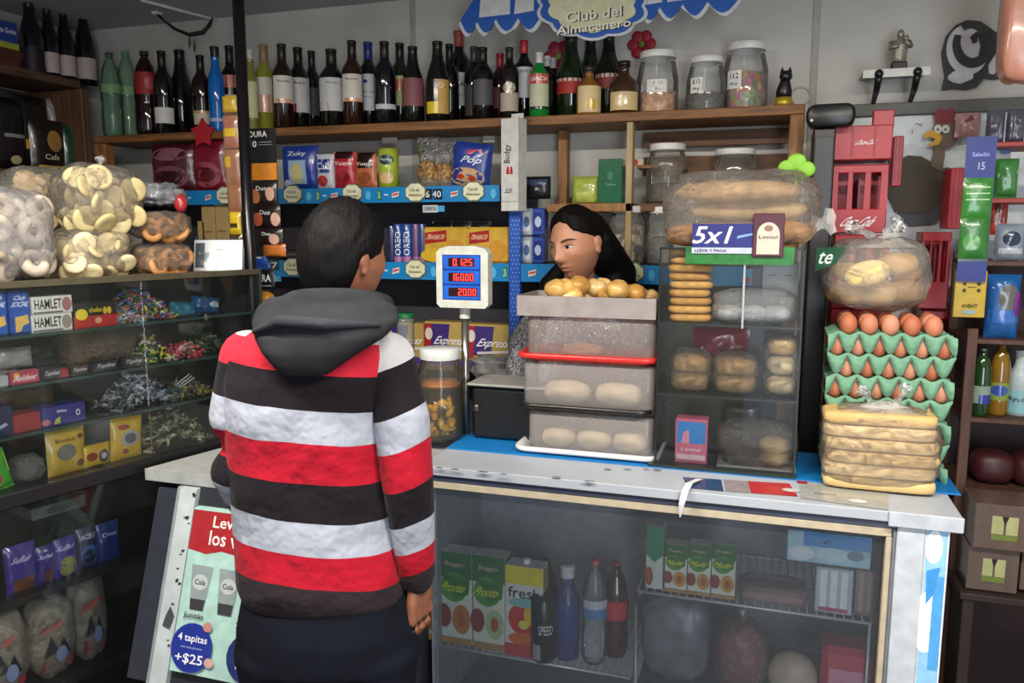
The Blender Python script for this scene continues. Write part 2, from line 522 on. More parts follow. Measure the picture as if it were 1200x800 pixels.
def plastic_bag(name, label, fr, box, y, t, z0=None, mat=None, knot=None, group=None, p=.62, wr=.10, seed=0, cat='bag', sc=(1., 1., 1.)):
    """a full clear bag: bulging wrinkled skin; knot: list of (dx, dz, length, width) ears as fractions of the width"""
    cx, zb, w, h = fit(fr, *box, y, z0)
    e = T(name, label, cat, fr, (cx, y + t / 2, zb), 0, group)
    m = mat or clear('#f2efe8', .13, .95, .12, .5, 28., name='bag_film')
    fn = lambda q: 1 + wr * noise.noise((q.x * 2.2 + seed, q.y * 2.2, q.z * 2.2)) + wr * .45 * noise.noise((q.x * 6 + seed, q.y * 6, q.z * 6))
    MB().ell((0, 0, h / 2), (w / 2, t / 2, h / 2), 36, 24, 0, fn, p).build('bag_film', m, e)
    for k in (knot or []):
        dx, dz, ln, wd, ang = k
        mb = MB(); vs = []; fs = []
        n = 8
        for i in range(n + 1):
            f = i / n
            ww = wd * w * (.3 + .9 * f + .25 * sin(11 * f))
            cxk = dx * w + sin(ang) * ln * h * f; cz = h * dz + cos(ang) * ln * h * f
            for s_ in (-1, -.3, .3, 1):
                vs.append((cxk + cos(ang) * ww * s_ / 2 + .004 * sin(9 * f + 3 * s_), .016 * sin(7 * f + s_ * 3), cz - sin(ang) * ww * s_ / 2))
        for i in range(n):
            for j in range(3): fs.append((i * 4 + j, i * 4 + j + 1, i * 4 + j + 5, i * 4 + j + 4))
        mb.add(vs, fs, 0, True).build('tied_end', clear('#f4f4f2', .38, .9, .2, .6, 30.), e)
    return e, (cx, y + t / 2, zb, w, t, h)
# ================================================================== the room
WALL_D, CEIL, SH_D = 3.12, 2.535, 2.84
m_wall = M('#c4c3bd', .85, .2, 0, .10, 3.0, .05, name='painted_wall')
m_ceil = M('#b4b0b6', .9, .1, 0, .08, 2.0, name='ceiling_paint')
m_floor = M('#3a2a24', .5, .4, 0, .25, 6., name='brown_floor')
struct(MB().box(-3.35, 2.75, -1.6, 3.3, -.1, 0), 'floor', m_floor)
struct(MB().box(-3.35, 2.75, -1.6, 3.3, CEIL, CEIL + .1), 'ceiling', m_ceil)
struct(MB().box(-3.35, 2.75, WALL_D, WALL_D + .12, 0, CEIL), 'wall_back', m_wall)
struct(MB().box(-3.35, -3.2, -1.6, WALL_D, 0, CEIL), 'wall_left', m_wall)
struct(MB().box(2.6, 2.75, -1.6, WALL_D, 0, CEIL), 'wall_right', m_wall)
fw = MB(); fw.box(-3.2, -.15, -1.6, -1.48, 0, CEIL); fw.box(1.95, 2.6, -1.6, -1.48, 0, CEIL); fw.box(-.15, 1.95, -1.6, -1.48, 2.4, CEIL)
struct(fw, 'wall_front', m_wall)
# joints in the wall panels and the edge where ceiling boards meet
for i, px in enumerate((484, 957)):
    q = SHOP.hit(px, 20, y=WALL_D)
    struct(MB().box(q.x - .012, q.x + .012, WALL_D - .006, WALL_D, 1.2, CEIL, 0, .002), 'trim_%d' % (i + 1), M('#a5a49e', .8))
a = SHOP.hit(165, 0, z=CEIL - .008); b = SHOP.hit(248, 22, z=CEIL - .008)
struct(MB().tube([a, b, (b.x + .02, WALL_D - .01, CEIL - .008)], .007, 6), 'trim_3', M('#c8c6c4', .7))

# ceiling fluorescent fittings (behind and above the viewer)
def fluorescent(label, x, y, power):
    e = T('ceiling_light', label, 'lamp', SHOP, (x, y, CEIL - .09), 0)
    MB().box(-.62, .62, -.06, .06, .05, .09, 0, .005).build('housing', M('#dcdcd8', .5), e)
    for yy in (-.03, .03): MB().tube([(-.6, yy, .035), (.6, yy, .035)], .013, 10).build('tube', glow('#fff4e0', 3., 'lit_tube'), e)
    o = area_light('tube_light', (x, y, CEIL - .08), (0, 0, 0), 1.2, .12, power, (1.0, .93, .82))
    o.parent = e; o.location = (0, 0, .018)
fluorescent('white twin tube ceiling light over the candy case aisle', -1.15, .80, 74)
fluorescent('white twin tube ceiling light over the counter aisle', .55, .80, 74)

# cable drooping from the ceiling by the left corner, two small connectors hanging from it
def at(px, py, d): return SHOP.hit(px, py, y=d)
cb = T('ceiling_cable', 'black cable drooping from ceiling with two loose connectors', 'cable', SHOP, (0, 0, 0))
pts = [at(184, 16, 2.95), at(192, 24, 2.95), at(205, 34, 2.95), at(222, 41, 2.95), at(238, 38, 2.95), at(245, 30, 2.95), at(249, 22, 3.0)]
MB().tube(pts, [.006, .005, .007, .009, .010, .009, .005], 6).build('cable', M('#1d1d20', .5), cb)
for px, y0, y1 in ((222, 44, 57), (228, 49, 62)):
    MB().tube([at(px, y0 - 5, 2.95), at(px, y0, 2.95), at(px, (y0 + y1) / 2, 2.95), at(px, y1, 2.95)], [.0015, .003, .006, .001], 6).build('connector', M('#5c3a36', .5), cb)
MB().box(-.018, .018, -.018, .018, -.012, 0, 0, .004).build('ceiling_clip', M('#d8d8d8', .5), cb, (pts[0].x, pts[0].y, CEIL))

# ------------------------------------------------------------------ wooden wall shelves behind the counter
m_plank = wood('#8f6034', '#5a3a1f', 5., .6, 0, 'plank_wood')
m_post = wood('#a0703e', '#6b4726', 5., .6, 2, 'post_wood')
m_dpan = M('#3b3a40', .7, .3, 0, .08, 8., name='dark_board')
m_rail = M('#0f7fc0', .35, .5, 0, .05, 12., name='blue_rail')
m_cream = M('#d9d8b8', .5)
Z1, Z2, Z3, ZT = 1.765, 1.475, 1.07, 2.008
su = T('wall_shelf_unit', 'long wooden shelf unit with blue price rails along the back wall', 'shelf', SHOP, (0, 0, 0))
MB().box(-2.86, .085, SH_D, WALL_D - .005, ZT - .032, ZT, 0, .003).build('plank', m_plank, su)
MB().box(-2.86, -.945, SH_D + .01, WALL_D - .005, Z1 - .02, Z1, 0, .002).build('plank', M('#4a4038', .6), su)
MB().box(-2.86, .04, SH_D + .01, WALL_D - .005, Z2 - .02, Z2, 0, .002).build('plank', M('#4a4038', .6), su)
MB().box(-2.86, .04, SH_D + .01, WALL_D - .005, Z3 - .02, Z3, 0, .002).build('plank', M('#5a4a3c', .6), su)
MB().box(-2.86, .04, SH_D + .01, WALL_D - .005, .55, .57, 0, .002).build('plank', M('#5a4a3c', .6), su)
MB().box(-2.86, -.90, WALL_D - .03, WALL_D - .012, .1, Z1 - .03).build('back_board', m_dpan, su)
MB().box(-.89, .04, WALL_D - .03, WALL_D - .012, .1, Z2 - .03).build('back_board', m_dpan, su)
for x0, x1, z0, z1, mm, y0 in ((.040, .085, .1, ZT - .033, m_post, SH_D), (-.79, -.755, Z2, ZT - .033, m_post, WALL_D - .12), (-.502, -.480, Z2, ZT - .033, wood('#b8a47c', '#8a744c', 5., .6, 2, 'pale_post_wood'), SH_D + .01), (-2.86, -2.80, .1, ZT - .033, m_post, SH_D)):
    MB().box(x0, x1, y0, y0 + .05, z0, z1, 0, .002).build('post', mm, su)
q = SHOP.hit(715, 238, y=SH_D + .02)
ZM = q.z
MB().box(-.79, -.48, SH_D + .01, WALL_D - .01, ZM - .03, ZM, 0, .002).build('plank', m_post, su)
MB().box(-.475, .04, SH_D + .06, WALL_D - .01, ZM - .03, ZM, 0, .002).build('plank', wood('#6d4a2c', '#4a2f1a', 5., .6, 0, 'dark_plank_wood'), su)
for z0, z1 in ((1.905, 1.96), (1.80, 1.87)):
    MB().box(-.475, .04, WALL_D - .06, WALL_D - .04, z0, z1, 0, .002).build('back_slat', wood('#6d4a2c', '#4a2f1a', 5., .6, 0, 'dark_plank_wood'), su)
# perforated blue steel upright
up = MB().box(-.932, -.886, SH_D - .012, SH_D + .02, .1, Z1 - .03, 0, .003).build('steel_upright', M('#1c4fae', .4, .5, 0, .06, name='blue_steel'), su)
hol = MB()
for i in range(54):
    for j in range(3):
        z = .85 + i * .016; x = -.921 + j * .012 + (.006 if i % 2 else 0)
        hol.add([(x - .003, SH_D - .0126, z), (x, SH_D - .0126, z - .003), (x + .003, SH_D - .0126, z), (x, SH_D - .0126, z + .003)], [(0, 1, 2, 3)])
tag(hol.build('perforations', M('#7fa3dc', .5), up), kind='stuff')
# price rails with cream plaques
def scallop(rx, rz, n=8, amp=.10):
    return [(rx * (1 + amp * abs(sin(n / 2 * a))) * cos(a), rz * (1 + amp * abs(sin(n / 2 * a))) * sin(a)) for a in [2 * pi * i / 48 for i in range(48)]]
def rail(x0, x1, z0, z1, plaques, tags):
    r = MB().box(x0, x1, SH_D - .006, SH_D + .006, z0, z1, 0, .001).build('price_rail', m_rail, su)
    for px in plaques:
        c = SHOP.hit(px, 229 if z0 > 1.6 else 313, y=SH_D - .01)
        zc = (z0 + z1) / 2 + .008
        MB().prism([(c.x + x, zc + z) for x, z in scallop(.043, .036)], SH_D - .011, SH_D - .0065).build('plaque', M('#5a6a52', .5), r)
        MB().prism([(c.x + x, zc + z) for x, z in scallop(.038, .031)], SH_D - .0135, SH_D - .0105).build('plaque', m_cream, r)
        sf = lambda u, v, o, cx=c.x, zc=zc: (cx + (u - .5) * .08, SH_D - .0135 - o, zc + (v - .5) * .07)
        deco(r, sf, [('t', 'Club del', .46, .62, .5, .17, '#4a4a32'), ('t', 'Almacenero', .5, .36, .72, .17, '#4a4a32')])
    sf = lambda u, v, o: (x0 + u * (x1 - x0), SH_D - .006 - o, z0 + v * (z1 - z0))
    W_ = x1 - x0; it = []
    for px, kind in tags:
        c = SHOP.hit(px, 229 if z0 > 1.6 else 313, y=SH_D - .006); u = (c.x - x0) / W_
        if kind == 'r': it += [('p', [(u - .016 / W_, .28), (u + .014 / W_, .40), (u + .016 / W_, .72), (u - .014 / W_, .60)], '#d8cfc8'), ('p', [(u - .013 / W_, .42), (u + .012 / W_, .50), (u + .013 / W_, .62), (u - .012 / W_, .54)], '#c8483c')]
        if kind == 'g': it += [('r', u - .008 / W_, .2, u + .008 / W_, .8, '#1f7a4a'), ('t', '2R', u, .5, .012 / W_, .45, '#c6e0b0')]
        if kind == 'w': it += [('t', '~', u, .5, .018 / W_, .14, '#cfe6f2')]
        if kind == 'b': it += [('e', u, .48, .012 / W_, .3, '#57b0de')]
    deco(r, sf, it)
    return r
def sx(px, py): return SHOP.hit(px, py, y=SH_D).x
r1 = rail(sx(170, 228), sx(586, 228), 1.705, Z1, (264, 343, 413, 487, 555), ((200, 'b'), (222, 'w'), (244, 'r'), (362, 'b'), (373, 'g'), (381, 'w'), (392, 'r'), (432, 'b'), (445, 'g'), (453, 'w'), (464, 'r'), (533, 'r'), (579, 'b')))
r2 = rail(sx(308, 316), .03, 1.408, Z2, (343, 487, 741), ((452, 'w'), (464, 'r'), (508, 'b'), (578, 'b'), (592, 'g'), (624, 'r'), (764, 'b')))
for r, px, py, txt, z in ((r1, 508, 228, '6 40', 1.735), (r2, 318, 310, '37', 1.455)):
    c = SHOP.hit(px, py, y=SH_D - .008)
    sf = lambda u, v, o, c=c, z=z: (c.x + (u - .5) * .09, SH_D - .0075 - o, z + (v - .5) * .05)
    deco(r, sf, [('r', .1, .1, .45, .9, '#1a2230'), ('r', .5, .1, .9, .9, '#1a2230'), ('t', txt, .5, .5, .7, .5, '#d8e4ea')])
    sf2 = lambda u, v, o, c=c, z=z: (c.x + (u - .5) * .09, SH_D - .009 - o, z - .055 + (v - .5) * .028)
    deco(r, sf2, [('r', 0, 0, .7, 1, '#b9c2c2'), ('r', .7, .1, 1, .9, '#4aa5d6'), ('t', 'OFERTA', .35, .5, .55, .5, '#333a3a')])

# left wall shelves (run along the left wall)
LW = Frame((-2.93, 0, 0), pi / 2)        # x runs away from the viewer, y into the wall
ls = T('side_wall_shelf', 'brown wooden shelf along the left wall holding dark bottles', 'shelf', SHOP, (0, 0, 0))
m_lw = wood('#5d4434', '#3c2a20', 5., .6, 1, 'side_shelf_wood')
ZL1 = 2.245
q = LW.hit(15, 199, y=0); ZL2 = q.z
MB().box(-3.195, -2.90, 1.2, 2.83, ZL1 - .035, ZL1, 0, .003).build('plank', m_lw, ls)
MB().box(-3.195, -2.90, 1.2, 2.83, ZL2 - .03, ZL2, 0, .003).build('plank', m_lw, ls)
MB().box(-3.19, -2.87, 2.80, 2.838, 1.0, ZL1 - .04, 0, .003).build('end_panel', wood('#6a4a36', '#46301f', 5., .6, 2, 'side_panel_wood'), ls)
MB().box(-3.195, -3.185, 1.2, 2.8, 1.0, ZL1 - .04).build('back_board', M('#4c4a4c', .7), ls)

# ------------------------------------------------------------------ glass candy case on the left
A = SHOP.hit(0, 587, z=.91); B = SHOP.hit(250, 521, z=.91)
CRZ = atan2(B.y - A.y, B.x - A.x)
CASE = Frame((A.x, A.y, 0), CRZ)
CX0, CX1, CDP = -.75, .86, .40
def cz(px, py): return CASE.hit(px, py, y=0.).z
CZT = (cz(0, 330) + cz(278, 319)) / 2
CS = [(cz(0, 398) + cz(270, 366)) / 2, (cz(0, 460) + cz(232, 417)) / 2, (cz(0, 517) + cz(250, 463)) / 2]
CB1, CB0 = .925, .885
CS4 = (cz(0, 718) + cz(172, 642)) / 2
CS5 = cz(100, 788)
cc = T('candy_display_case', 'long glass candy display case with dark frame along the left side', 'display case', CASE, (0, 0, 0))
m_frame = M('#1b1a1c', .35, .5, 0, .1, name='dark_frame')
m_gl = clear('#e3f0ea', .006, .8, .03, name='case_glass')
m_gs = clear('#b5d6cc', .04, .8, .05, name='shelf_glass')
MB().box(CX0, CX1, 0, CDP, CZT - .012, CZT, 0, .001).build('top_board', M('#6d5f4a', .5), cc)
MB().box(CX0, CX1, -.006, .006, CZT - .014, CZT + .004, 0, .001).build('top_edge', M('#4a4636', .4), cc)
for z in CS:
    MB().box(CX0, CX1 - .01, .012, CDP - .02, z - .008, z, 0, 0).build('glass_shelf', m_gs, cc)
    MB().box(CX0, CX1 - .01, .008, .0118, z - .008, z, 0, 0).build('shelf_edge', M('#26413c', .2), cc)
MB().box(CX0, CX1, -.012, CDP, CB0, CB1, 0, .003).build('base_rail', m_frame, cc)
for z in (CS4, CS5):
    MB().box(CX0, CX1, .004, CDP - .02, z - .02, z, 0, .002).build('lower_shelf', m_frame, cc)
MB().box(CX0, CX1, 0, CDP, .0, .12, 0, .003).build('plinth', m_frame, cc)
MB().box(CX0, CX1, CDP - .012, CDP, .1, CZT - .012).build('back_panel', M('#3b3a36', .5, .5, 0, .2, 6.), cc)
for x0, x1 in ((CX0, cz and CASE.hit(171, 420, y=0).x), (CASE.hit(171, 420, y=0).x + .002, CX1)):
    MB().box(x0, x1, -.003, .001, CB1 + .001, CZT - .015).build('glass_pane', m_gl, cc)
MB().box(CX0, CX1, -.001, .002, .12, CB0 - .001).build('glass_pane', m_gl, cc)
MB().box(CX1 - .004, CX1, .01, CDP, CB1, CZT - .013).build('end_glass', clear('#cfe3da', .04, .8, .05), cc)
MB().box(CX1 - .006, CX1 + .006, 0, .014, .1, CZT, 0, .001).build('corner_post', M('#3b4a44', .3), cc)
p1 = SHOP.hit(286, 200, y=2.29)
MB().tube([(0, 0, 0), (0, 0, CEIL)], .019, 14).build('floor_to_ceiling_pole', M('#17161a', .25, .6, .3, .1, name='dark_pole'), None, (p1.x, 2.30, 0))
tag(bpy.data.objects['floor_to_ceiling_pole'], 'slim dark metal pole rising from the candy case to the ceiling', 'pole')

# ------------------------------------------------------------------ fridge counter
FD, FTOP = 2.025, .93
FX0, FX1 = -.93, SHOP.hit(1113, 640, y=FD).x
m_white = M('#a6acb5', .35, .5, 0, .05, 8., name='white_enamel')
ct = T('counter_top', 'scuffed white counter top with blue mat over the glass fridge', 'counter top', SHOP, (0, 0, 0))
FX2 = SHOP.hit(1131, 590, y=FD).x
MB().box(FX0, FX2, FD - .004, 2.50, FTOP - .026, FTOP, 0, .002).build('slab', m_white, ct)
MB().box(FX0, FX2 + .03, 2.203, 2.49, FTOP, FTOP + .004, 0, .001).build('blue_mat', M('#0d70b4', .45, .4, 0, .1, 20., name='blue_vinyl'), ct)
xa = SHOP.hit(1042, 590, y=FD).x
MB().box(xa, FX2, FD - .012, FD - .004, FTOP - .034, FTOP + .003, 0, .002).build('corner_cover', M('#b0b7c0', .35), ct)
sf = lambda u, v, o: (FX0 + u * (FX2 - FX0), FD - .004 + .16 * v, FTOP + .0003 + o)
def tu(px, py):
    q = SHOP.hit(px, py, z=FTOP); return (q.x - FX0) / (FX2 - FX0), (q.y - FD + .004) / .16
scr = []
for poly, c in ((((800, 559), (845, 562), (848, 576), (806, 572)), '#2b4468'), (((848, 562), (885, 565), (878, 578), (850, 576)), '#8d8488'), (((876, 564), (925, 567), (935, 582), (880, 578)), '#b02a2c'), (((938, 566), (1040, 575), (1040, 598), (938, 584)), '#9fa09a'), (((930, 545), (955, 548), (945, 568), (934, 566)), '#a12733')):
    scr.append(('p', [tu(*p) for p in poly], c, 'sticker'))
for (px, py, rx, c) in ((927, 575, .022, '#c9c9c4'), (1005, 588, .022, '#d5d5d5')):
    u, v = tu(px, py); scr.append(('e', u, v, rx / (FX2 - FX0), .09, c, 'sticker'))
u, v = tu(967, 580); scr.append(('t', 'Imperial', u, v, .05 / (FX2 - FX0), .07, '#2f3030'))
for (px, py) in ((515, 549), (533, 551), (566, 554), (590, 557), (712, 551), (735, 551), (757, 551), (770, 552), (652, 561), (690, 566)):
    u, v = tu(px, py); w_ = random.uniform(.006, .02) / (FX2 - FX0)
    scr.append(('p', [(u - w_, v - .02), (u + w_ * .6, v - .03), (u + w_, v + .02), (u - w_ * .5, v + .035)], '#4d5056', 'chipped_paint'))
deco(ct, sf, scr)
# torn strip of tape curling over the edge
a = SHOP.hit(815, 560, z=FTOP); 
tp = MB(); vs = []
for (px, py, off), wd in zip(((820, 561, 0), (808, 566, -.004), (803, 575, -.020), (799, 590, -.026), (797, 606, -.014)), (.020, .020, .018, .016, .004)):
    q = SHOP.hit(px, py, y=FD - .008 + off) if py > 566 else SHOP.hit(px, py, z=FTOP + .004)
    vs += [(q.x - wd / 2, q.y, q.z), (q.x + wd / 2, q.y - .006, q.z + .003)]
tp.add(vs, [(2 * i, 2 * i + 1, 2 * i + 3, 2 * i + 2) for i in range(4)], 0, True)
tp.build('curled_tape', M('#d4d6da', .3), ct)

fg = T('glass_front_fridge', 'low white display fridge with wide foggy glass front under the counter', 'fridge', SHOP, (0, 0, 0))
gx1 = SHOP.hit(1032, 700, y=FD + .03).x
px1 = SHOP.hit(1046, 700, y=FD).x; px2 = SHOP.hit(1079, 700, y=FD).x
MB().box(FX0, px1, FD + .006, FD + .05, .884, .902, 0, .002).build('dark_track', M('#3a4052', .3), fg)
MB().box(FX0, gx1 + .012, FD + .008, FD + .05, .862, .884, 0, .002).build('gasket', M('#b4a890', .5), fg)
MB().box(gx1, gx1 + .014, FD + .009, FD + .05, .14, .862, 0, .002).build('gasket', M('#b4a890', .5), fg)
MB().box(gx1 + .014, px1, FD + .004, FD + .06, .06, .884, 0, .002).build('door_track', M('#6d727c', .35), fg)
MB().box(px1, px2, FD + .0, FD + .07, .06, .904, 0, .002).build('corner_post', M('#b9c0c8', .35), fg)
MB().box(px2, FX1, FD + .002, 2.49, .06, .904, 0, .002).build('side_cabinet', M('#c5ccd2', .35), fg)
MB().box(FX0, FX1, 2.46, 2.49, .06, .904).build('back_wall', M('#8a9096', .4), fg)
MB().box(FX0, FX0 + .02, FD + .05, 2.46, .06, .904).build('side_wall', M('#8a9096', .4), fg)
MB().box(FX0, px2, FD + .05, 2.46, .06, .13).build('fridge_floor', M('#7c8288', .4), fg)
MB().box(FX0, px1, FD + .03, 2.49, .0, .06, 0, .002).build('plinth', M('#222326', .5), fg)
# printed picture strip on the side cabinet
w_ = FX1 - px2
st = lambda u, v, o: (px2 + .004 + u * (w_ - .006), FD + .002 - o, .30 + v * .60)
deco(fg, st, [('r', 0, 0, 1, 1, '#8fc4ea', 'picture_strip'), ('e', .22, .60, .62, .13, '#f2f6fa'), ('r', .45, .40, 1, .80, '#4f9fdc'), ('e', .35, .92, .4, .07, '#eef3f8'), ('r', 0, .10, 1, .34, '#7fd0ee'), ('p', [(.3, .16), (.55, .22), (.5, .14), (.7, .10), (.45, .08)], '#3d4650'), ('p', [(.1, .82), (.7, .84), (.45, .72), (.15, .68)], '#3a8fd4'), ('r', .93, 0, 1, 1, '#dfe8f0')])
m_fog_veil = clear('#b9c4cc', .042, .9, .06, .03, 6., name='foggy_veiled_glass')  # fogged pane; its bluish haze also paints in the veil of reflected daylight
gm = SHOP.hit(742, 700, y=FD + .03).x
MB().box(FX0 + .02, gx1, FD + .030, FD + .034, .13, .864).build('sliding_glass', m_fog_veil, fg)
# wire racks
def rack(label, x0, x1, z, lip=0):
    e = T('wire_rack', label, 'rack', SHOP, (0, 0, 0))
    m = M('#b8bcc2', .35, .5, .3)
    mb = MB()
    for yy in (FD + .07, 2.25, 2.44): mb.tube([(x0, yy, z), (x1, yy, z)], .004, 6)
    mb.build('frame_wire', m, e)
    mb = MB(); n = int((x1 - x0) / .022)
    for i in range(n + 1):
        x = x0 + (x1 - x0) * i / n; mb.tube([(x, FD + .07, z + .004), (x, 2.44, z + .004)], .0018, 5)
    mb.build('cross_wires', m, e)
    return e
RZ1 = (SHOP.hit(510, 752, y=FD + .07).z + SHOP.hit(730, 796, y=FD + .07).z) / 2
RZ2 = (SHOP.hit(760, 692, y=FD + .07).z + SHOP.hit(950, 723, y=FD + .07).z) / 2
xm = SHOP.hit(742, 740, y=FD + .07).x
rk = rack('white wire rack carrying juice cartons low in the fridge', FX0 + .02, xm - .006, RZ1)
rk2 = rack('white wire rack carrying small juice boxes high in the fridge', xm + .01, gx1 - .01, RZ2)
MB().tube([(xm + .012, FD + .07, .13), (xm + .004, FD + .07, RZ2 - .04), (xm + .02, FD + .07, RZ2)], .005, 6).build('upright_wire', M('#b8bcc2', .35, .5, .3), rk2)
MB().tube([(gx1 - .015, FD + .07, .13), (gx1 - .015, FD + .07, RZ2)], .004, 6).build('upright_wire', M('#b8bcc2', .35, .5, .3), rk2)

# ------------------------------------------------------------------ lower unit at the left with slanted front
LZ, LD = .905, 1.815
lu = T('slanted_counter_unit', 'white topped counter unit with slanted poster front beside the candy case', 'counter', SHOP, (0, 0, 0))
LX0 = SHOP.hit(170, 556, y=LD).x
xb = LX0 + .07
MB().add([(LX0, LD, LZ - .034), (-.952, LD, LZ - .034), (-.952, 2.30, LZ - .034), (LX0 + .125, 2.30, LZ - .034), (LX0, LD, LZ), (-.952, LD, LZ), (-.952, 2.30, LZ), (LX0 + .125, 2.30, LZ)],
         [(3, 2, 1, 0), (4, 5, 6, 7), (0, 1, 5, 4), (1, 2, 6, 5), (2, 3, 7, 6), (3, 0, 4, 7)]).build('slab', M('#a4a7a5', .4), lu)
P0 = SHOP.hit(214, 576, y=1.80); ZS1 = LZ - .036; 
SLP = (1.80 - 1.655) / (ZS1 - .43)
def sl(z): return 1.80 - SLP * (ZS1 - z)
xs = P0.x
zl = .36
MB().prism([(0, 0)] * 0 + [(sl(ZS1), ZS1), (sl(zl), zl), (sl(zl) + .06, .02), (2.28, .02), (2.28, ZS1)], 0, .5).v
bd = MB()
poly = [(sl(ZS1) + .012, ZS1), (sl(zl) + .012, zl), (sl(zl) + .05, .02), (2.28, .02), (2.28, ZS1)]
n = len(poly)
x0_, x1_ = xs - .02, -.955
bd.add([(x0_, y, z) for y, z in poly] + [(x1_, y, z) for y, z in poly], [tuple(range(n)), tuple(range(2 * n - 1, n - 1, -1))] + [(i, (i + 1) % n, (i + 1) % n + n, i + n) for i in range(n)])
bd.build('cabinet', M('#2a2c33', .4), lu)
def slope_board(name, xa, xb_, z0, z1, t, mat, par):
    mb = MB()
    vs = []
    for x in (xa, xb_):
        for z in (z0, z1):
            vs += [(x, sl(z) - t, z), (x, sl(z) + .011, z)]
    mb.add(vs, [(0, 1, 3, 2), (4, 6, 7, 5), (0, 2, 6, 4), (1, 5, 7, 3), (0, 4, 5, 1), (2, 3, 7, 6)])
    return mb.build(name, mat, par)
slope_board('frame_post', xs, xs + .055, zl, ZS1, .006, M('#b4bec0', .4, .5, 0, .15, 14.), lu)
slope_board('frame_edge', xs - .012, xs, zl, ZS1, .004, M('#8a9296', .3), lu)
slope_board('dark_side_panel', xs - .085, xs - .013, zl, ZS1 - .01, -.004, M('#2f323c', .35), lu)
ch = []
sfp = lambda u, v, o: (xs + u * .055, sl(zl + v * (ZS1 - zl)) - .006 - o, zl + v * (ZS1 - zl))
for i in range(14):
    v = random.uniform(.15, .98); u = random.uniform(.62, .95); h_ = random.uniform(.003, .010)
    ch.append(('p', [(u - .1, v - h_), (u + .05, v - h_ * .6), (u + .1, v + h_), (u - .06, v + h_ * .8)], '#30343a', 'chipped_paint'))
ch.append(('p', [(.3, .30), (.75, .29), (.9, .36), (.6, .40), (.4, .35)], '#454a4c', 'chipped_paint'))
deco(lu, sfp, ch)
# poster on the slanted front
pxl = xs + .060; pz0 = SHOP.hit(205, 778, y=sl(.47)).z; pz1 = SHOP.hit(225, 600, y=sl(.83)).z
PW = .50
ps = T('drink_promotion_poster', 'mint and red drink promotion poster on slanted counter front behind the striped sweater', 'poster', SHOP, (0, 0, 0))
slope_board('sheet', pxl, pxl + PW, pz0, pz1 + .02, .0075, M('#a9cdc4', .4), ps)
sfp2 = lambda u, v, o: (pxl + u * PW, sl(pz0 + v * (pz1 - pz0)) - .0078 - o, pz0 + v * (pz1 - pz0))
it = [('p', [(0, .78), (.12, .76), (.22, .79), (.4, .765), (.6, .79), (.8, .77), (1, .79), (1, 1.04), (0, 1.04)], '#a32a30'), ('t', 'Levantá', .29, .975, .30, .075, '#e8e2de'), ('t', 'los vasos', .31, .87, .36, .095, '#e8e2de')]
for i in range(4):
    u = .115 + i * .185
    it += [('p', [(u - .07, .685), (u + .07, .685), (u + .045, .40), (u - .045, .40)], '#8e9a9c', 'printed_cup'), ('p', [(u - .05, .47), (u + .05, .47), (u + .042, .40), (u - .042, .40)], '#3c3a40', 'printed_cup'), ('e', u, .58, .05, .05, '#b9c0c0'), ('t', 'Cola', u, .58, .07, .035, '#2a2c30')]
it += [('t', 'Juntás', .11, .365, .13, .045, '#33383a'), ('e', .13, .17, .135, .155, '#24348f'), ('t', '4 tapitas', .13, .225, .19, .06, '#e8eaf2'), ('t', 'con esta promo', .13, .17, .14, .018, '#9fb0dc'), ('t', '+$25', .125, .10, .18, .07, '#e8eaf2'), ('e', .215, .315, .03, .03, '#b98078'), ('e', .255, .10, .03, .03, '#c8a098'),
       ('t', 'y te llevás', .50, .365, .22, .045, '#33383a'), ('e', .51, .17, .15, .16, '#1f2c66'), ('t', '1', .45, .25, .02, .05, '#e8eaf2'), ('t', 'cola', .49, .18, .1, .05, '#e8eaf2'), ('t', 'de regalo', .51, .11, .17, .04, '#e8eaf2')]
deco(ps, sfp2, it)
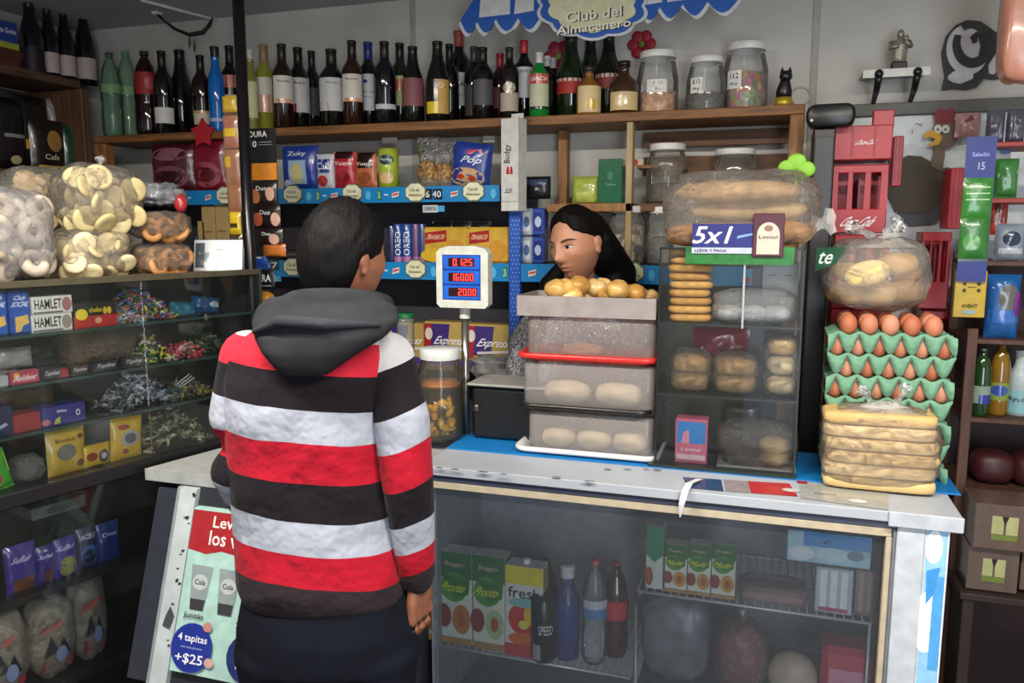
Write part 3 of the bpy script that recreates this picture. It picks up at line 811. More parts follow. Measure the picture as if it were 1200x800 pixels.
# ================================================================== bottles on the long top plank
R1, R2, R3 = SH_D + .02, SH_D + .11, SH_D + .19
DK, GRN, BRN = '#0b0d0c', '#12200f', '#1c0f08'
g_pet = clear('#9fc7b0', .16, .9, .05, name='pale_green_plastic', through='#cfe6d8')
g_clear = clear('#dfe4e2', .08, .9, .05, name='bottle_glass')
def txt(s, cu=.5, cv=.5, w=.7, h=.15, c='#2a2a2a', sh=0.): return ('t', s, cu, cv, w, h, c, sh)
G = 'bottles on the top plank'
rows = [
 # label, px, ytop, row, width px, kind, glass, cap, label(z0,z1,col), items, half
 ('clear green plastic soda bottle at left end of the top plank', 130, 62, R1, 22, 'pet', g_pet, '#2d4a40', (.52, .62, '#6f9a6a'), ()),
 ('frosted pale green plastic bottle second from left on the top plank', 149, 61, R1, 22, 'pet', clear('#a9c8a8', .35, .9, .08, through='#d5e8d8'), '#6f9a88', (.50, .60, '#8fb08a'), ()),
 ('cola bottle with green cap and red label on the top plank', 171, 60, R1, 25, 'pet', '#1c0a0c', '#1f5a4a', (.48, .74, '#8c1f28'), (('e', .6, .5, .2, .3, '#b34a4a'),)),
 ('black wine bottle with low white label left of the pole', 191, 60, R1, 21, 'bord', DK, '#141414', (.13, .32, '#c9c9c4'), ()),
 ('thick black unlabelled wine bottle left of the pole', 212, 59, R1, 26, 'burg', DK, '#101012', None, ()),
 ('dark brown bottle with gold collar and small white label', 236, 65, R1, 20, 'bord', '#180a08', '#121212', (.10, .28, '#b5ac98'), (('r', 0, .8, 1, 1, '#a8895a'),)),
 ('bright blue bottle with black capsule beside the pole', 253, 55, R1, 17, 'slim', dark_glass('#0c63b4'), '#15181a', (.12, .16, '#9ab0c8'), ()),
 ('dark bottle with white cap band and red striped label beside the pole', 270, 54, R1, 22, 'bord', '#0e0d0c', '#1c1c1c', (.22, .66, '#b9b7b0'), (('r', 0, .68, 1, 1, '#b5553f'), ('r', 0, .5, 1, .68, '#18130f'))),
 ('pale yellow wine bottle with white cap right behind the pole', 294, 58, R1, 14, 'slim', dark_glass('#7c8238'), '#c4c4c0', (.15, .6, '#c5c8a0'), ()),
 ('yellow green wine bottle with peach and white label', 310, 53, R1, 23, 'bord', dark_glass('#8b8c34'), '#9a7c5c', (.22, .62, '#d0cdbc'), (('r', 0, 0, 1, .5, '#d39a7c'),)),
 ('rose wine bottle with tapered white label, third right of the pole', 331, 52, R1, 23, 'bord', '#24130c', '#1c1c1c', (.30, .62, '#cfccc2'), (('r', .1, 0, .9, .16, '#cfa183'), txt('Rosado', .5, .8, .5, .08))),
 ('dark wine bottle with white label and red corner square', 350, 56, R1, 24, 'bord', DK, '#151515', (.22, .63, '#c4c4c2'), (('r', .05, .0, .35, .25, '#b51f34'), txt('Malbec', .5, .85, .5, .06))),
 ('slim dark wine bottle set back with dull grey label', 366, 60, R2, 19, 'bord', DK, '#16201c', (.22, .55, '#4a4c50'), ()),
 ('wide dark wine bottle with white label and red lower corner', 389, 58, R1, 28, 'bord', DK, '#16201c', (.2, .62, '#c0c2c2'), (('p', [(.05, 0), (.4, 0), (.35, .25), (.1, .27)], '#b51f34'), txt('Tinto', .5, .85, .4, .06))),
 ('rose wine bottle with black capsule beside the blue capped bottle', 413, 48, R1, 23, 'bord', '#2a140c', '#161616', (.28, .60, '#cbc8be'), (('r', .1, 0, .9, .14, '#cb9a7c'), txt('Rosado', .5, .82, .5, .08))),
 ('wine bottle with blue capsule and tall plain white label', 432, 50, R1, 24, 'bord', DK, '#1c2f7c', (.20, .62, '#c9cbce'), (('e', .4, .8, .1, .05, '#233a78'), txt('Don Luis', .5, .52, .6, .05), txt('Reserva', .42, .38, .4, .04))),
 ('dark bottle with black capsule and low white sticker next to the blue capsule', 451, 49, R1, 24, 'bord', '#0a0c16', '#1a1a1c', (.18, .24, '#b9bbbe'), ()),
 ('green wine bottle with red and yellow striped label', 469, 51, R1, 23, 'bord', GRN, '#161616', (.25, .60, '#b5b884'), (('r', 0, .5, 1, .88, '#c23a30'),)),
 ('black bottle with narrow pink edge label behind the striped label', 484, 55, R1, 24, 'burg', DK, '#0e0e0e', (.22, .58, '#7c4a50'), ()),
 ('black liqueur bottle with yellow and tan label', 513, 49, R1, 26, 'burg', DK, '#161412', (.10, .52, '#c29a58'), (('r', 0, 0, .5, .35, '#d9c22a'), ('r', 0, .35, .5, 1, '#18140c'), txt('Q', .6, .82, .22, .16, '#e8e0c8'))),
 ('dark bottle behind the vermouth with black capsule', 527, 52, R2, 20, 'bord', DK, '#161616', None, ()),
 ('tall vermouth bottle with white shield label and red neck band', 538, 37, R1, 29, 'tall', '#120a0a', '#a54a44', (.22, .56, '#c6c4c2'), (txt('CINZANO', .5, .66, .8, .16, '#23222a'), ('p', [(.05, .46), (.95, .54), (.95, .62), (.05, .54)], '#b22a34'), txt('ROSSO', .4, .3, .4, .06))),
 ('dark bottle with silver collar right of the tall vermouth', 556, 55, R2, 22, 'bord', DK, '#3a3a3c', (.1, .5, '#3c3a38'), ()),
 ('black wine bottle with dull grey label right of the silver collar bottle', 566, 56, R1, 23, 'bord', DK, '#161616', (.2, .55, '#4a4a4e'), ()),
 ('dark red bottle with red cap set back by the white tube', 586, 63, R2, 20, 'bord', '#2a0c10', '#8c2430', (.2, .5, '#6a3a3c'), ()),
 ('bitter bottle with beige label, black cap and white collar', 597, 56, R1, 21, 'tall', '#140e0c', '#1e2420', (.10, .36, '#a89c8c'), (('e', .5, 1.25, .3, .3, '#9a9484'),)),
 ('fernet bottle with red cap and diagonal white label', 614, 48, R1, 23, 'tall', '#0e0c0c', '#b8283c', (.28, .66, '#bdbdc0'), (('p', [(0, 0), (1, 0), (1, .4), (0, .0)], '#17161a'), txt('BRANCA', .5, .86, .8, .1))),
 ('green bottle with red topped cream label and white cap', 632, 62, R1, 22, 'tall', '#0f7a2c', '#c8c8c8', (.12, .66, '#b7bca0'), (('r', 0, .72, 1, 1, '#b3332c'), txt('GANCIA', .5, .86, .8, .12, '#e8dcd0'), ('r', 0, 0, 1, .08, '#232a1c'))),
 ('small dark bottle with white cap behind the green bottle', 641, 66, R2, 18, 'tall', DK, '#b9b9b9', None, ()),
 ('black bottle with pale cap squeezed before the champagne bottles', 648, 68, R2, 18, 'tall', '#160c0c', '#b4b0ae', None, ()),
 ('green champagne bottle with red and white label below the sign', 669, 42, R2, 32, 'burg', '#14240f', '#182418', (.30, .48, '#a53026'), (('r', 0, .8, 1, 1, '#bdb5a8'),)),
 ('green champagne bottle in the middle of three below the sign', 692, 44, R2, 27, 'burg', '#14240f', '#141c14', None, ()),
 ('dark champagne bottle at right of three with small red label', 713, 41, R2, 30, 'burg', '#0f160d', '#10140f', (.34, .52, '#7a2c2a'), (('r', 0, .75, 1, 1, '#a59c90'),)),
]
for lb, px, yt, rw, w, kd, gl, cp, lab, its in rows:
    bottle(lb, SHOP, px, yt, rw, ZT, w, kd, gl, cp, lab, its, group=G)
bottle('squat clear tequila bottle with silver label', SHOP, 661, 80, R1, ZT, 30, 'squat', clear('#a9abac', .45, .9, .05), '#3a3c3e', (.05, .55, '#b5b7b8'), (('t', 'H', .5, .72, .2, .16, '#2a2c30'), txt('Plata', .5, .45, .5, .07)), group=G)
bottle('squat amber rum bottle with cream and yellow label', SHOP, 690, 78, R1, ZT, 27, 'squat', dark_glass('#8a5a1c'), '#2c2a28', (.05, .58, '#cfb98a'), (('r', .35, .1, .7, .5, '#c9a23a'),), group=G)
bottle('squat whisky bottle with gold rim and cream label', SHOP, 731, 72, R1, ZT, 32, 'squat', dark_glass('#3a2410'), '#1c1a18', (.06, .40, '#c9b080'), (('e', .4, .5, .2, .3, '#d8c89a'),), group=G)
# red flower ornaments on the wall
def flower(label, px, py, d, r, col, n=6):
    e = T('flower_ornament', label, 'ornament', SHOP, SHOP.hit(px, py, y=d))
    for i in range(n):
        a = 2 * pi * i / n
        MB().ell((cos(a) * r * .62, 0, sin(a) * r * .62), (r * .42, .006, r * .42), 12, 8).build('petal', M(col, .5), e)
    MB().ell((0, -.004, 0), (r * .25, .008, r * .25), 10, 6).build('flower_centre', M('#7a8a3a', .6), e)
    return e
flower('red paper flower on the wall beside the sign', 752, 52, WALL_D - .012, .052, '#a81f36')
flower('small red paper flower behind the dark bottles under the sign', 655, 66, WALL_D - .012, .060, '#a03040')
solo(MB().prism([(x * (.6 if i % 2 else 1), z * (.6 if i % 2 else 1)) for i, (x, z) in enumerate([(.062 * sin(2 * pi * k / 10), .062 * cos(2 * pi * k / 10)) for k in range(10)])], -.004, .004), 'star_ornament', M('#a8202c', .4), 'red star ornament hanging on the plank edge above the purple bags', 'ornament', SHOP, SHOP.hit(238, 156, y=SH_D - .012))
# jars at the right end of the plank
m_org = speckle('dried_fruit', ['#b98a62', '#c79a72', '#a87850', '#d0a880'], 60, .6, bump=.4)
m_gry = speckle('seed_mix', ['#3c3a38', '#5a564e', '#4a4640'], 90, .6, bump=.4)
m_mix = speckle('mixed_sweets', ['#7a8a5a', '#b07a3a', '#b55a8a', '#8a9a7a', '#c8a060', '#6a7a5a'], 55, .4, bump=.5)
jar('glass jar with white lid and orange filling on the top plank', SHOP, 745, 796, 55, R1, ZT, (.40, m_org), (.36, .58, 1.0, .25, .72), items=(('t', '$ 10', .5, .7, .22, .3, '#1c1c1c'), ('t', '100 gr', .5, .25, .2, .2, '#1c1c1c')), sh=.62)
jar('glass jar with white lid and dark seeds on the top plank', SHOP, 804, 850, 62, R1 + .03, ZT, (.36, m_gry), (.36, .66, 1.0, .08, .42), items=(('t', '$ 12', .26, .7, .2, .3, '#1c1c1c'), ('t', '100 gr', .26, .25, .2, .2, '#1c1c1c')), sh=.62)
jar('tallest glass jar with colourful sweets at right end of plank', SHOP, 846, 901, 45, R1, ZT, (.62, m_mix), (.36, .64, 1.0, .08, .42), items=(('t', '112', .26, .7, .2, .3, '#1c1c1c'), ('t', '100 gr', .26, .25, .2, .2, '#1c1c1c')), sh=.66)
# little black cat figurine
q = SHOP.hit(918, 121, y=R1 + .03)
e = T('cat_figurine', 'small black cat figurine with gold base on the plank end', 'figurine', SHOP, (q.x, R1 + .03, ZT))
MB().loft([(0, 0, 0, .026, .022), (0, 0, .012, .030, .024), (0, 0, .03, .026, .022)]).build('gold_base', M('#b59a2c', .35, .5, .4), e)
mb = MB(); mb.loft([(0, 0, .026, .024, .02), (0, 0, .05, .026, .022), (.002, 0, .078, .018, .016), (.002, 0, .085, .016, .015)]); mb.ell((.004, -.004, .098), (.021, .02, .019)); 
for s_ in (-1, 1): mb.lathe([(.008, 0), (.001, .018)], 8, (.004 + s_ * .012, -.003, .110))
mb.build('cat_body', M('#121314', .3), e)
solo(MB().lathe([(.030 + .003 * cos(a), .003 * sin(a)) for a in [2 * pi * i / 8 for i in range(9)]], 20), 'wire_ring', M('#8a8478', .3, .5, .5), 'thin wire ring standing on the plank end beside the cat', 'ring', SHOP, (SHOP.hit(938, 108, y=R1 + .05).x, R1 + .05, ZT + .034), tilt=(pi / 2, 0))

# ------------------------------------------------------------------ level one
GI = SH_D + .02
pouch('biscuit_bag', 'shiny dark purple snack bag on the upper rail shelf', 'bag', SHOP, (172, 168, 222, 219), GI, .07, '#4a1226', (('e', .5, .78, .42, .14, '#8a5a68'), ('e', .5, .3, .42, .24, '#7c4656'), ('e', .5, .3, .3, .15, '#3a0e1c')), Z1)
pouch('biscuit_bag', 'crimson snack bag beside the purple bag on the upper shelf', 'bag', SHOP, (221, 160, 262, 219), GI, .07, '#7c1230', (('e', .45, .3, .42, .24, '#9a4a58'), ('e', .45, .3, .28, .14, '#5c1422')), Z1)
pouch('blue_bag', 'blue and white powder bag leftmost right of the hanging strips', 'bag', SHOP, (326, 170, 368, 219), GI, .07, '#26409a', (('r', .28, .12, .75, .66, '#9dbbe0'), ('e', .5, .36, .16, .24, '#c9c48a'), txt('Zuky', .5, .80, .5, .13, '#e6eaf4'), ('e', .2, .12, .12, .1, '#c9d2e8')), Z1)
pouch('flour_packet', 'white and blue packet with red print beside the blue bag', 'packet', SHOP, (369, 180, 389, 219), GI, .04, '#cdd0d8', (('r', .0, .45, 1, .85, '#2a3f8c'), txt('Cala', .5, .65, .8, .2, '#e8e8ee'), ('e', .4, .22, .3, .16, '#b83a3a')), Z1)
pouch('red_pouch', 'red stand-up pouch on the upper rail shelf', 'packet', SHOP, (389, 177, 414, 219), GI, .04, '#b01f34', (('r', .1, .8, .9, 1, '#2a0e10'), txt('Yuspe', .5, .66, .8, .14, '#eadfd8'), ('e', .5, .3, .3, .16, '#8a1422')), Z1)
pouch('orange_pouch', 'orange and black stand-up pouch on the upper rail shelf', 'packet', SHOP, (414, 178, 439, 219), GI, .04, '#b5623a', (('r', .0, .55, 1, 1, '#1e1210'), txt('Yuspe', .5, .66, .8, .12, '#eadfd8'), ('e', .5, .28, .3, .16, '#8c4a28')), Z1)
# yellow can
cx, zb, w, h = fit(SHOP, 439, 174, 461, 219, GI, Z1)
e = T('snack_can', 'yellow green cylinder snack can on the upper rail shelf', 'can', SHOP, (cx, GI + w / 2, Z1), radians(12))
MB().lathe([(0, 0), (w / 2, 0), (w / 2, h), (w / 2 - .003, h), (w / 2 - .004, h - .003), (0, h - .003)], 24).build('can_body', glossy('#a8b93a'), e)
deco(e, s_cyl(w / 2, 0, h, 1.2), [('e', .5, .72, .32, .13, '#1c3a4a'), txt('Papitas', .5, .72, .5, .09, '#d8e0c8'), ('e', .5, .25, .3, .15, '#d0b080')])
MB().lathe([(w / 2 + .001, h - .008), (w / 2 + .001, h + .002), (0, h + .002)], 24).build('lid', M('#8f9f30', .4), e)
for (bx, lb, k) in (((486, 160, 508, 218), 'clear snack bag of nuts with open top, left of two', 3), ((503, 166, 527, 218), 'clear snack bag of pasta with open top, right of two', 7)):
    cx, zb, w, h = fit(SHOP, *bx, GI, Z1)
    e = T('snack_bag', lb, 'bag', SHOP, (cx, GI + .03, Z1))
    fn = lambda q, k=k: 1 + .15 * noise.noise((q.x * 2 + k, q.y * 2, q.z * 2))
    MB().ell((0, 0, h * .28), (w * .5, .028, h * .28), 16, 10, 0, fn, .8).build('contents', speckle('nut_mix', ['#8a6a3c', '#b08a50', '#6a4a2a', '#a07840'], 90, .5, bump=.5), e)
    mb = MB(); vs = []; fs = []
    for j in range(9):
        f = j / 8; z = h * f; ww = w * (.52 - .12 * sin(pi * f) + .10 * f * f); 
        for i in range(14):
            a = 2 * pi * i / 14; ry = .031 * (1 - f) + .004
            vs.append((ww * cos(a) + .004 * sin(i * 3 + j), ry * sin(a), z))
    for j in range(8):
        for i in range(14): fs.append((j * 14 + i, j * 14 + (i + 1) % 14, (j + 1) * 14 + (i + 1) % 14, (j + 1) * 14 + i))
    mb.add(vs, fs, 0, True).build('bag_film', clear('#c8d0d4', .18, .95, .1, .6, 40.), e)
pouch('chips_bag', 'dark blue chips bag tilted beside the clear snack bags', 'bag', SHOP, (524, 166, 570, 219), GI, .06, '#1f3a8c', (('e', .45, .2, .45, .22, '#c9a27a'), ('e', .3, .2, .1, .06, '#b5402c'), ('e', .6, .18, .1, .06, '#b5402c'), txt('Pop', .55, .58, .5, .2, '#dfe6f4', .3), ('p', [(.4, .72), (.8, .76), (.75, .86), (.42, .82)], '#c43a58')), Z1, tilt=.12)
for px, py in ((437, 160), (558, 158)):
    q = SHOP.hit(px, py, y=SH_D - .002)
    solo(MB().box(-.034 if px < 500 else -.024, .034 if px < 500 else .024, -.001, .001, -.012, .012), 'price_tag', M('#b9b4ac', .6), 'blank white price tag under plank above the ' + ('pouches' if px < 500 else 'chips bag'), 'price tag', SHOP, (q.x, WALL_D - .14, q.z))
# tall white box hanging in front of the plank
cx, zb, w, h = fit(SHOP, 585, 138, 613, 247, SH_D - .075)
e = T('tall_white_box', 'tall white carton hung from the plank with a red mark', 'carton', SHOP, (cx, SH_D - .042, zb), radians(-14))
MB().box(-w * .40, w * .40, -.03, .03, 0, h, 0, .001).build('box_body', M('#c9c9c6', .5), e)
MB().box(-w * .1, w * .44, -.002, .002, h, h + .018, 0, 0).build('hang_tab', M('#c9c9c6', .5), e)
sfr = lambda u, v, o, w=w, h=h: (-w * .4 + u * w * .8, -.03 - o, v * h)
# lettering runs upwards
def s_rot(sf): return lambda u, v, o: sf(1 - v, u, o)
deco(e, s_rot(sfr), [('t', 'Budgy', .62, .6, .20, .45, '#3a3a3e')])
deco(e, sfr, [('p', [(.3, .40), (.5, .40), (.46, .48), (.34, .48)], '#b02a34'), ('p', [(.52, .40), (.7, .40), (.66, .48), (.56, .48)], '#b02a34'), ('t', '325', .45, .22, .4, .05, '#3a3a3a', .3), ('r', 0, .10, 1, .106, '#8a8a88')])
# ------------------------------------------------------------------ right bay, upper
pouch('yellow_bag', 'folded yellow green paper bag beside the green box', 'bag', SHOP, (668, 206, 702, 237), SH_D + .04, .07, '#9fae4a', (('r', .2, .05, .8, .42, '#b5c060'), ('p', [(.1, .5), (.9, .55), (.6, .64), (.3, .6)], '#4a5a24')), ZM, crimp=False)
carton('green_box', 'plain dark green box standing beside the yellow green bag', 'box', SHOP, (701, 186, 729, 237), SH_D + .03, .07, '#0f5a3c', (txt('Tylise', .5, .42, .45, .07, '#6fa890'), ('e', .5, .62, .12, .1, '#2f7a5a')), ZM)
jar('large glass jar with white lid behind the bread bag, left of two', SHOP, 757, 806, 165, SH_D + .06, ZM, (.35, m_gry), gl=clear('#cfc8bc', .12, .9, .05))
jar('large glass jar with white lid behind the bread bag, right of two', SHOP, 833, 888, 171, SH_D + .06, ZM - .0, (.3, m_gry), gl=clear('#cfc8bc', .12, .9, .05))
carton('small_packet', 'tiny red and white packet lying between the jars and pale post', 'packet', SHOP, (737, 186, 754, 194), SH_D + .15, .03, '#d8cfae', (('e', .45, .5, .2, .45, '#c02a2a'),))
q = fit(SHOP, 737, 194, 754, 200, SH_D + .1)
MB().box(-.475, -.40, SH_D + .08, WALL_D - .065, q[1] + q[3] - .012, q[1] + q[3], 0, .001).build('small_ledge', m_plank, su)
# dark bags left of the woman above the packs
pouch('dark_bag', 'black glossy bag on the shelf above the woman, left side', 'bag', SHOP, (614, 206, 643, 240), SH_D + .05, .06, '#1c1e22', (('r', .1, .6, .9, .85, '#3c4a6a'),), Z2 + .24, crimp=False)
# ------------------------------------------------------------------ level two
for i, (x0, x1, c) in enumerate(((452, 461, '#2a2f5c'), (459, 470, '#1f3f86'), (469, 481, '#244a92'), (481, 489, '#6a4a7c'), (488, 497, '#2a3f7a'))):
    lb = ['narrow dark violet biscuit roll', 'blue sandwich biscuit roll with white upright letters', 'second blue biscuit roll with white upright letters', 'mauve biscuit roll', 'dark blue biscuit roll next to yellow crackers'][i] + ' on lower rail shelf'
    cx, zb, w, h = fit(SHOP, x0, 262 + (2 if i == 0 else 0), x1, 305, GI, Z2)
    e = T('biscuit_roll', lb, 'biscuits', SHOP, (cx, GI + .02, Z2), radians(15), 'biscuit rolls')
    MB().lathe([(0, 0), (w * .45, 0), (w * .5, .004), (w * .5, h - .004), (w * .45, h), (0, h)], 14).build('roll_body', foil(c), e)
    sf = s_cyl(w / 2, 0, h, 1.0)
    its = [('r', .1, .0, .9, .14, '#a86a9a')] if i else []
    deco(e, sf, its)
    if i in (1, 2): deco(e, s_rot(sf), [('t', 'OREO', .48, .5, .62, .55, '#dfe4ee')])
for i, (bx) in enumerate(((496, 266, 549, 307), (548, 266, 597, 307))):
    carton('cracker_pack', ('left' if i == 0 else 'right') + ' of two yellow cracker packs with red label plates', 'crackers', SHOP, bx, GI, .06, '#c79a2c', (('p', [(.04, .52), (.52, .60), (.52, .92), (.04, .84)], '#a32424'), txt('TRAVIATA', .28, .72, .4, .14, '#e8cfa8', .2), ('e', .3, .2, .36, .2, '#d8b02a'), ('e', .72, .35, .22, .3, '#c98f34')), Z2, bev=.008, mat=foil('#c9a034'))
solo(MB().ell((0, 0, .022), (.055, .04, .022), 20, 10), 'round_package', M('#3c3838', .5), 'dark rounded package lying beside the lower rail plaque', 'package', SHOP, (SHOP.hit(338, 300, y=GI + .04).x, GI + .05, Z2))
for k in range(3):
    q = SHOP.hit(515 + 16 * k, 262, y=SH_D + .16)
    pouch('black_packet', ['black packet behind the cracker packs at left', 'black packet behind the cracker packs in the middle', 'black packet behind the cracker packs at right'][k], 'packet', SHOP, (505 + 22 * k, 259, 530 + 22 * k, 300), SH_D + .12, .04, '#1c1a1c', (), Z2)
# blue and white packs by the woman
for j in range(2):
    for i in range(2):
        z = Z2 + j * .105
        cx, zb, w, h = fit(SHOP, 610 + 13 * i, 250, 624 + 14 * i, 282, SH_D + .03, 1.5)
        e = T('wafer_pack', ['lower', 'upper'][j] + [' silver', ' blue'][i] + ' pack in the small stack beside the woman', 'packet', SHOP, (cx, SH_D + .06, z), 0, 'packs beside the woman')
        MB().box(-w / 2, w / 2, -.03, .03, 0, .10, 0, .005).build('pack_body', foil('#9aa4ae' if i == 0 else '#24439a'), e)
        deco(e, s_box(w, .10, .06), [('r', .2, .15, .8, .85, '#c5ccd2' if i == 0 else '#1c3484'), ('e', .5, .5, .25, .2, '#4a6a9a' if i == 0 else '#b5c4e4')])
jar('glass jar of brown chocolates behind the woman, white lid', SHOP, 712, 757, 239, SH_D + .02, Z2, (.72, speckle('brown_chocolates', ['#3a2a20', '#5c4634', '#8a7458', '#2a1e18', '#a8987c'], 45, .35, bump=.6)), sh=.75)
jar('dark glass jar with white lid beside the pale post', SHOP, 757, 790, 240, SH_D + .05, Z2, (.5, m_gry), sh=.75)
# ------------------------------------------------------------------ level three
for i, bx in enumerate(((450, 378, 497, 428), (497, 377, 546, 428), (546, 380, 600, 432))):
    carton('cracker_box', ['red and violet cracker box half behind the customer shoulder', 'violet and tan cracker box left of the scale pole', 'violet and tan cracker box right of the scale pole'][i], 'crackers', SHOP, bx, GI, .07, '#b49a54', (('p', [(.0, .25), (.55, .30), (.62, .95), (.0, .95)], '#3f2c74'), ('p', [(.0, .2), (.16, .2), (.2, .95), (.0, .95)], '#a32430'), ('e', .12, .72, .09, .14, '#d8d0c8'), ('t', 'Express', .60, .55, .66, .24, '#eeeef2', .25), ('p', [(.25, .30), (.95, .36), (.95, .42), (.25, .36)], '#e0dcd8'), ('r', .0, .0, 1, .17, '#4a3a86')), Z3, bev=.004)
e = T('green_lid_jar', 'small jar with green lid behind the customer shoulder', 'jar', SHOP, (SHOP.hit(461, 372, y=2.75).x, 2.86, Z3))
hh = SHOP.hit(461, 366, y=2.86).z - Z3
MB().lathe([(0, 0), (.035, 0), (.037, .01), (.037, hh - .03), (.03, hh - .018)], 20).build('glass_body', clear('#d8dcd6', .3), e)
MB().lathe([(.033, hh - .02), (.034, hh), (0, hh)], 20).build('lid', M('#1f7a48', .4), e)
e, dm = plastic_bag('grey_bag', 'grey crumpled plastic bag below the violet cracker boxes', SHOP, (548, 420, 612, 446), 2.70, .10, mat=M('#8a8a88', .3, .5, 0, .4, 30., .6), wr=.25, seed=4)
# ------------------------------------------------------------------ pale boxes behind the calendar (left end of level two)
for i, (x0, x1, yt) in enumerate(((232, 240, 259), (237, 252, 241), (253, 268, 239), (268, 282, 263), (291, 299, 259))):
    carton('pale_box', ['shortest tan box at the left of the row behind the calendar', 'tall tan box second in the row behind the calendar', 'tallest tan box in the row behind the calendar', 'short tan box beside the pole behind the calendar', 'thin tan box just right of the dark pole'][i], 'box', SHOP, (x0, yt, x1, 300), GI, .05, '#b59a66', (('r', .1, .08, .9, .3, '#8a8a44'), ('r', .2, .5, .8, .53, '#7a6a44')), Z2)

# ------------------------------------------------------------------ hanging strips by the pole
def strip(label, px0, px1, py0, py1, d, base, pieces, name='hanging_strip'):
    cx, zb, w, h = fit(SHOP, px0, py0, px1, py1, d)
    e = T(name, label, 'hanging strip', SHOP, (cx, d, zb))
    MB().box(-w / 2, w / 2, -.001, .001, 0, h).build('backing_card', M(base, .5), e)
    for k, (f0, f1, dx, ww, col, its) in enumerate(pieces):
        z0, z1 = h * (1 - f1), h * (1 - f0)
        sf = s_pil(ww * w, z1 - z0, .022, 2.6, .002, k)
        sf2 = lambda u, v, o, sf=sf, dx=dx, z0=z0: (sf(u, v, o)[0] + dx * w, sf(u, v, o)[1] - .002, sf(u, v, o)[2] + z0)
        n = 8; vs = [sf2(i / n, j / n, 0) for j in range(n + 1) for i in range(n + 1)]
        fs = [(j * (n + 1) + i, j * (n + 1) + i + 1, (j + 1) * (n + 1) + i + 1, (j + 1) * (n + 1) + i) for j in range(n) for i in range(n)]
        p_ = MB().add(vs, fs, 0, True).build('packet', foil(col), e)
        deco(p_, sf2, its)
    return e
e = strip('black hanging strip of small packets with orange tag and white number 10', 293, 326, 150, 300, 2.42, '#141315',
      [(.42, .60, -.02, .95, '#241c1c', (('e', .25, .4, .2, .3, '#b5704a'), ('e', .8, .5, .15, .3, '#c8a090'), txt('Duo', .5, .75, .4, .2, '#d8d8d8'))), (.60, .78, .08, .95, '#1c1618', (('e', .2, .4, .2, .3, '#b05a3a'), ('e', .85, .4, .15, .3, '#c8a090'), txt('Duo', .5, .7, .4, .2, '#d8d8d8'))), (.78, .92, .18, .85, '#241a1a', (('e', .7, .4, .2, .3, '#c8a090'), txt('Duo', .4, .7, .4, .2, '#d8d8d8'))), (.90, 1.0, .3, .8, '#b5682c', ())])
cx, zb, w, h = fit(SHOP, 293, 150, 326, 300, 2.42)
deco(e, lambda u, v, o, w=w, h=h: ((u - .5) * w, -.001 - o, v * h), [txt('DURA', .38, .955, .62, .045, '#e6e6e6'), txt('10', .2, .88, .24, .05, '#e6e6e6'), ('r', .4, .87, .85, .875, '#9a9a9a'), ('r', .4, .89, .85, .895, '#9a9a9a'), ('r', 0, .60, 1, .73, '#d0822a')])
e = strip('blue hanging strip ending in a black lettered card', 298, 314, 245, 340, 2.44, '#1d3f8c', [(.05, .35, 0, .9, '#2a4a9a', (('e', .5, .5, .3, .3, '#b5bcd0'),)), (.38, .7, 0, .9, '#24439a', (('e', .5, .5, .4, .2, '#c5c8d0'),)), (.74, 1.0, .1, 1.6, '#12141a', (txt('DURA', .5, .6, .8, .35, '#e6e6e6'), ('r', .1, .2, .9, .26, '#8a8a8a')))])
e = strip('hanging strip of peach packets with yellow tags left of the pole', 266, 281, 112, 300, 2.36, '#5c4a3a', [(.0, .10, 0, 1.1, '#c9a52c', ()), (.12, .32, 0, 1.2, '#a8705c', (('r', .0, .35, 1, .6, '#d8b83a'),)), (.33, .55, .0, 1.2, '#a07058', (('r', 0, .5, .5, .8, '#d0a83a'),)), (.55, .72, .1, 1.2, '#9a6a50', ()), (.72, .86, .0, .9, '#d8b82c', (('r', .2, .3, .8, .5, '#3a3418'),)), (.86, 1.0, 0, 1.0, '#4a3020', ())])
# oranges / packets low behind the shoulder
solo(MB().ell((0, 0, 0), (.035, .03, .028), 18, 12), 'orange_packet', M('#c88a2a', .4), 'round orange packet peeking above the customer left shoulder', 'packet', SHOP, SHOP.hit(311, 350, y=2.45))
carton('red_candy_box', 'small red and yellow box beside the pole foot', 'box', SHOP, (291, 345, 302, 372), 2.42, .04, '#a82a24', (('e', .5, .8, .4, .15, '#c9a83a'),))

# ------------------------------------------------------------------ left wall shelf goods
def lwx(px, py): return LW.hit(px, py, y=0).x
for i, (px, yt, w) in enumerate(((36, 2, 27), (57, 9, 21), (76, 12, 21), (99, 13, 24))):
    bottle(['dark aperitif bottle nearest the boxed mix on left shelf', 'dark bottle with white label second on the left wall shelf', 'dark bottle with white label third on the left wall shelf', 'dark bottle at the far end of the left wall shelf'][i], LW, px, yt, .015, ZL1, w, 'burg', '#0e0a14', '#1a1418', (.08 if i else .02, .36, '#b8a8a2' if i else '#1c1626'), (), capf=.86, group='bottles on the left wall shelf', ybase=yt + 80)
    q = bpy.data.objects
carton('cake_mix_box', 'blue and brown boxed mix at the left edge of the upper side shelf', 'box', LW, (-25, 22, 22, 85), .02, .05, '#23408c', (('r', 0, .0, 1, .35, '#5c2c22'), ('e', .6, .3, .5, .18, '#4a2418'), ('r', 0, .42, 1, .55, '#9aa83a'), txt('Exquisita Godet', .6, .78, .7, .14, '#e8ecf4')), ZL1)
pouch('coffee_bag', 'black foil coffee bag leaning at left edge of side shelf', 'bag', LW, (-8, 113, 35, 196), .02, .07, '#131214', (('e', .6, .15, .15, .06, '#b5a87a'), ('r', .3, .45, .9, .5, '#8a8a88')), ZL2)
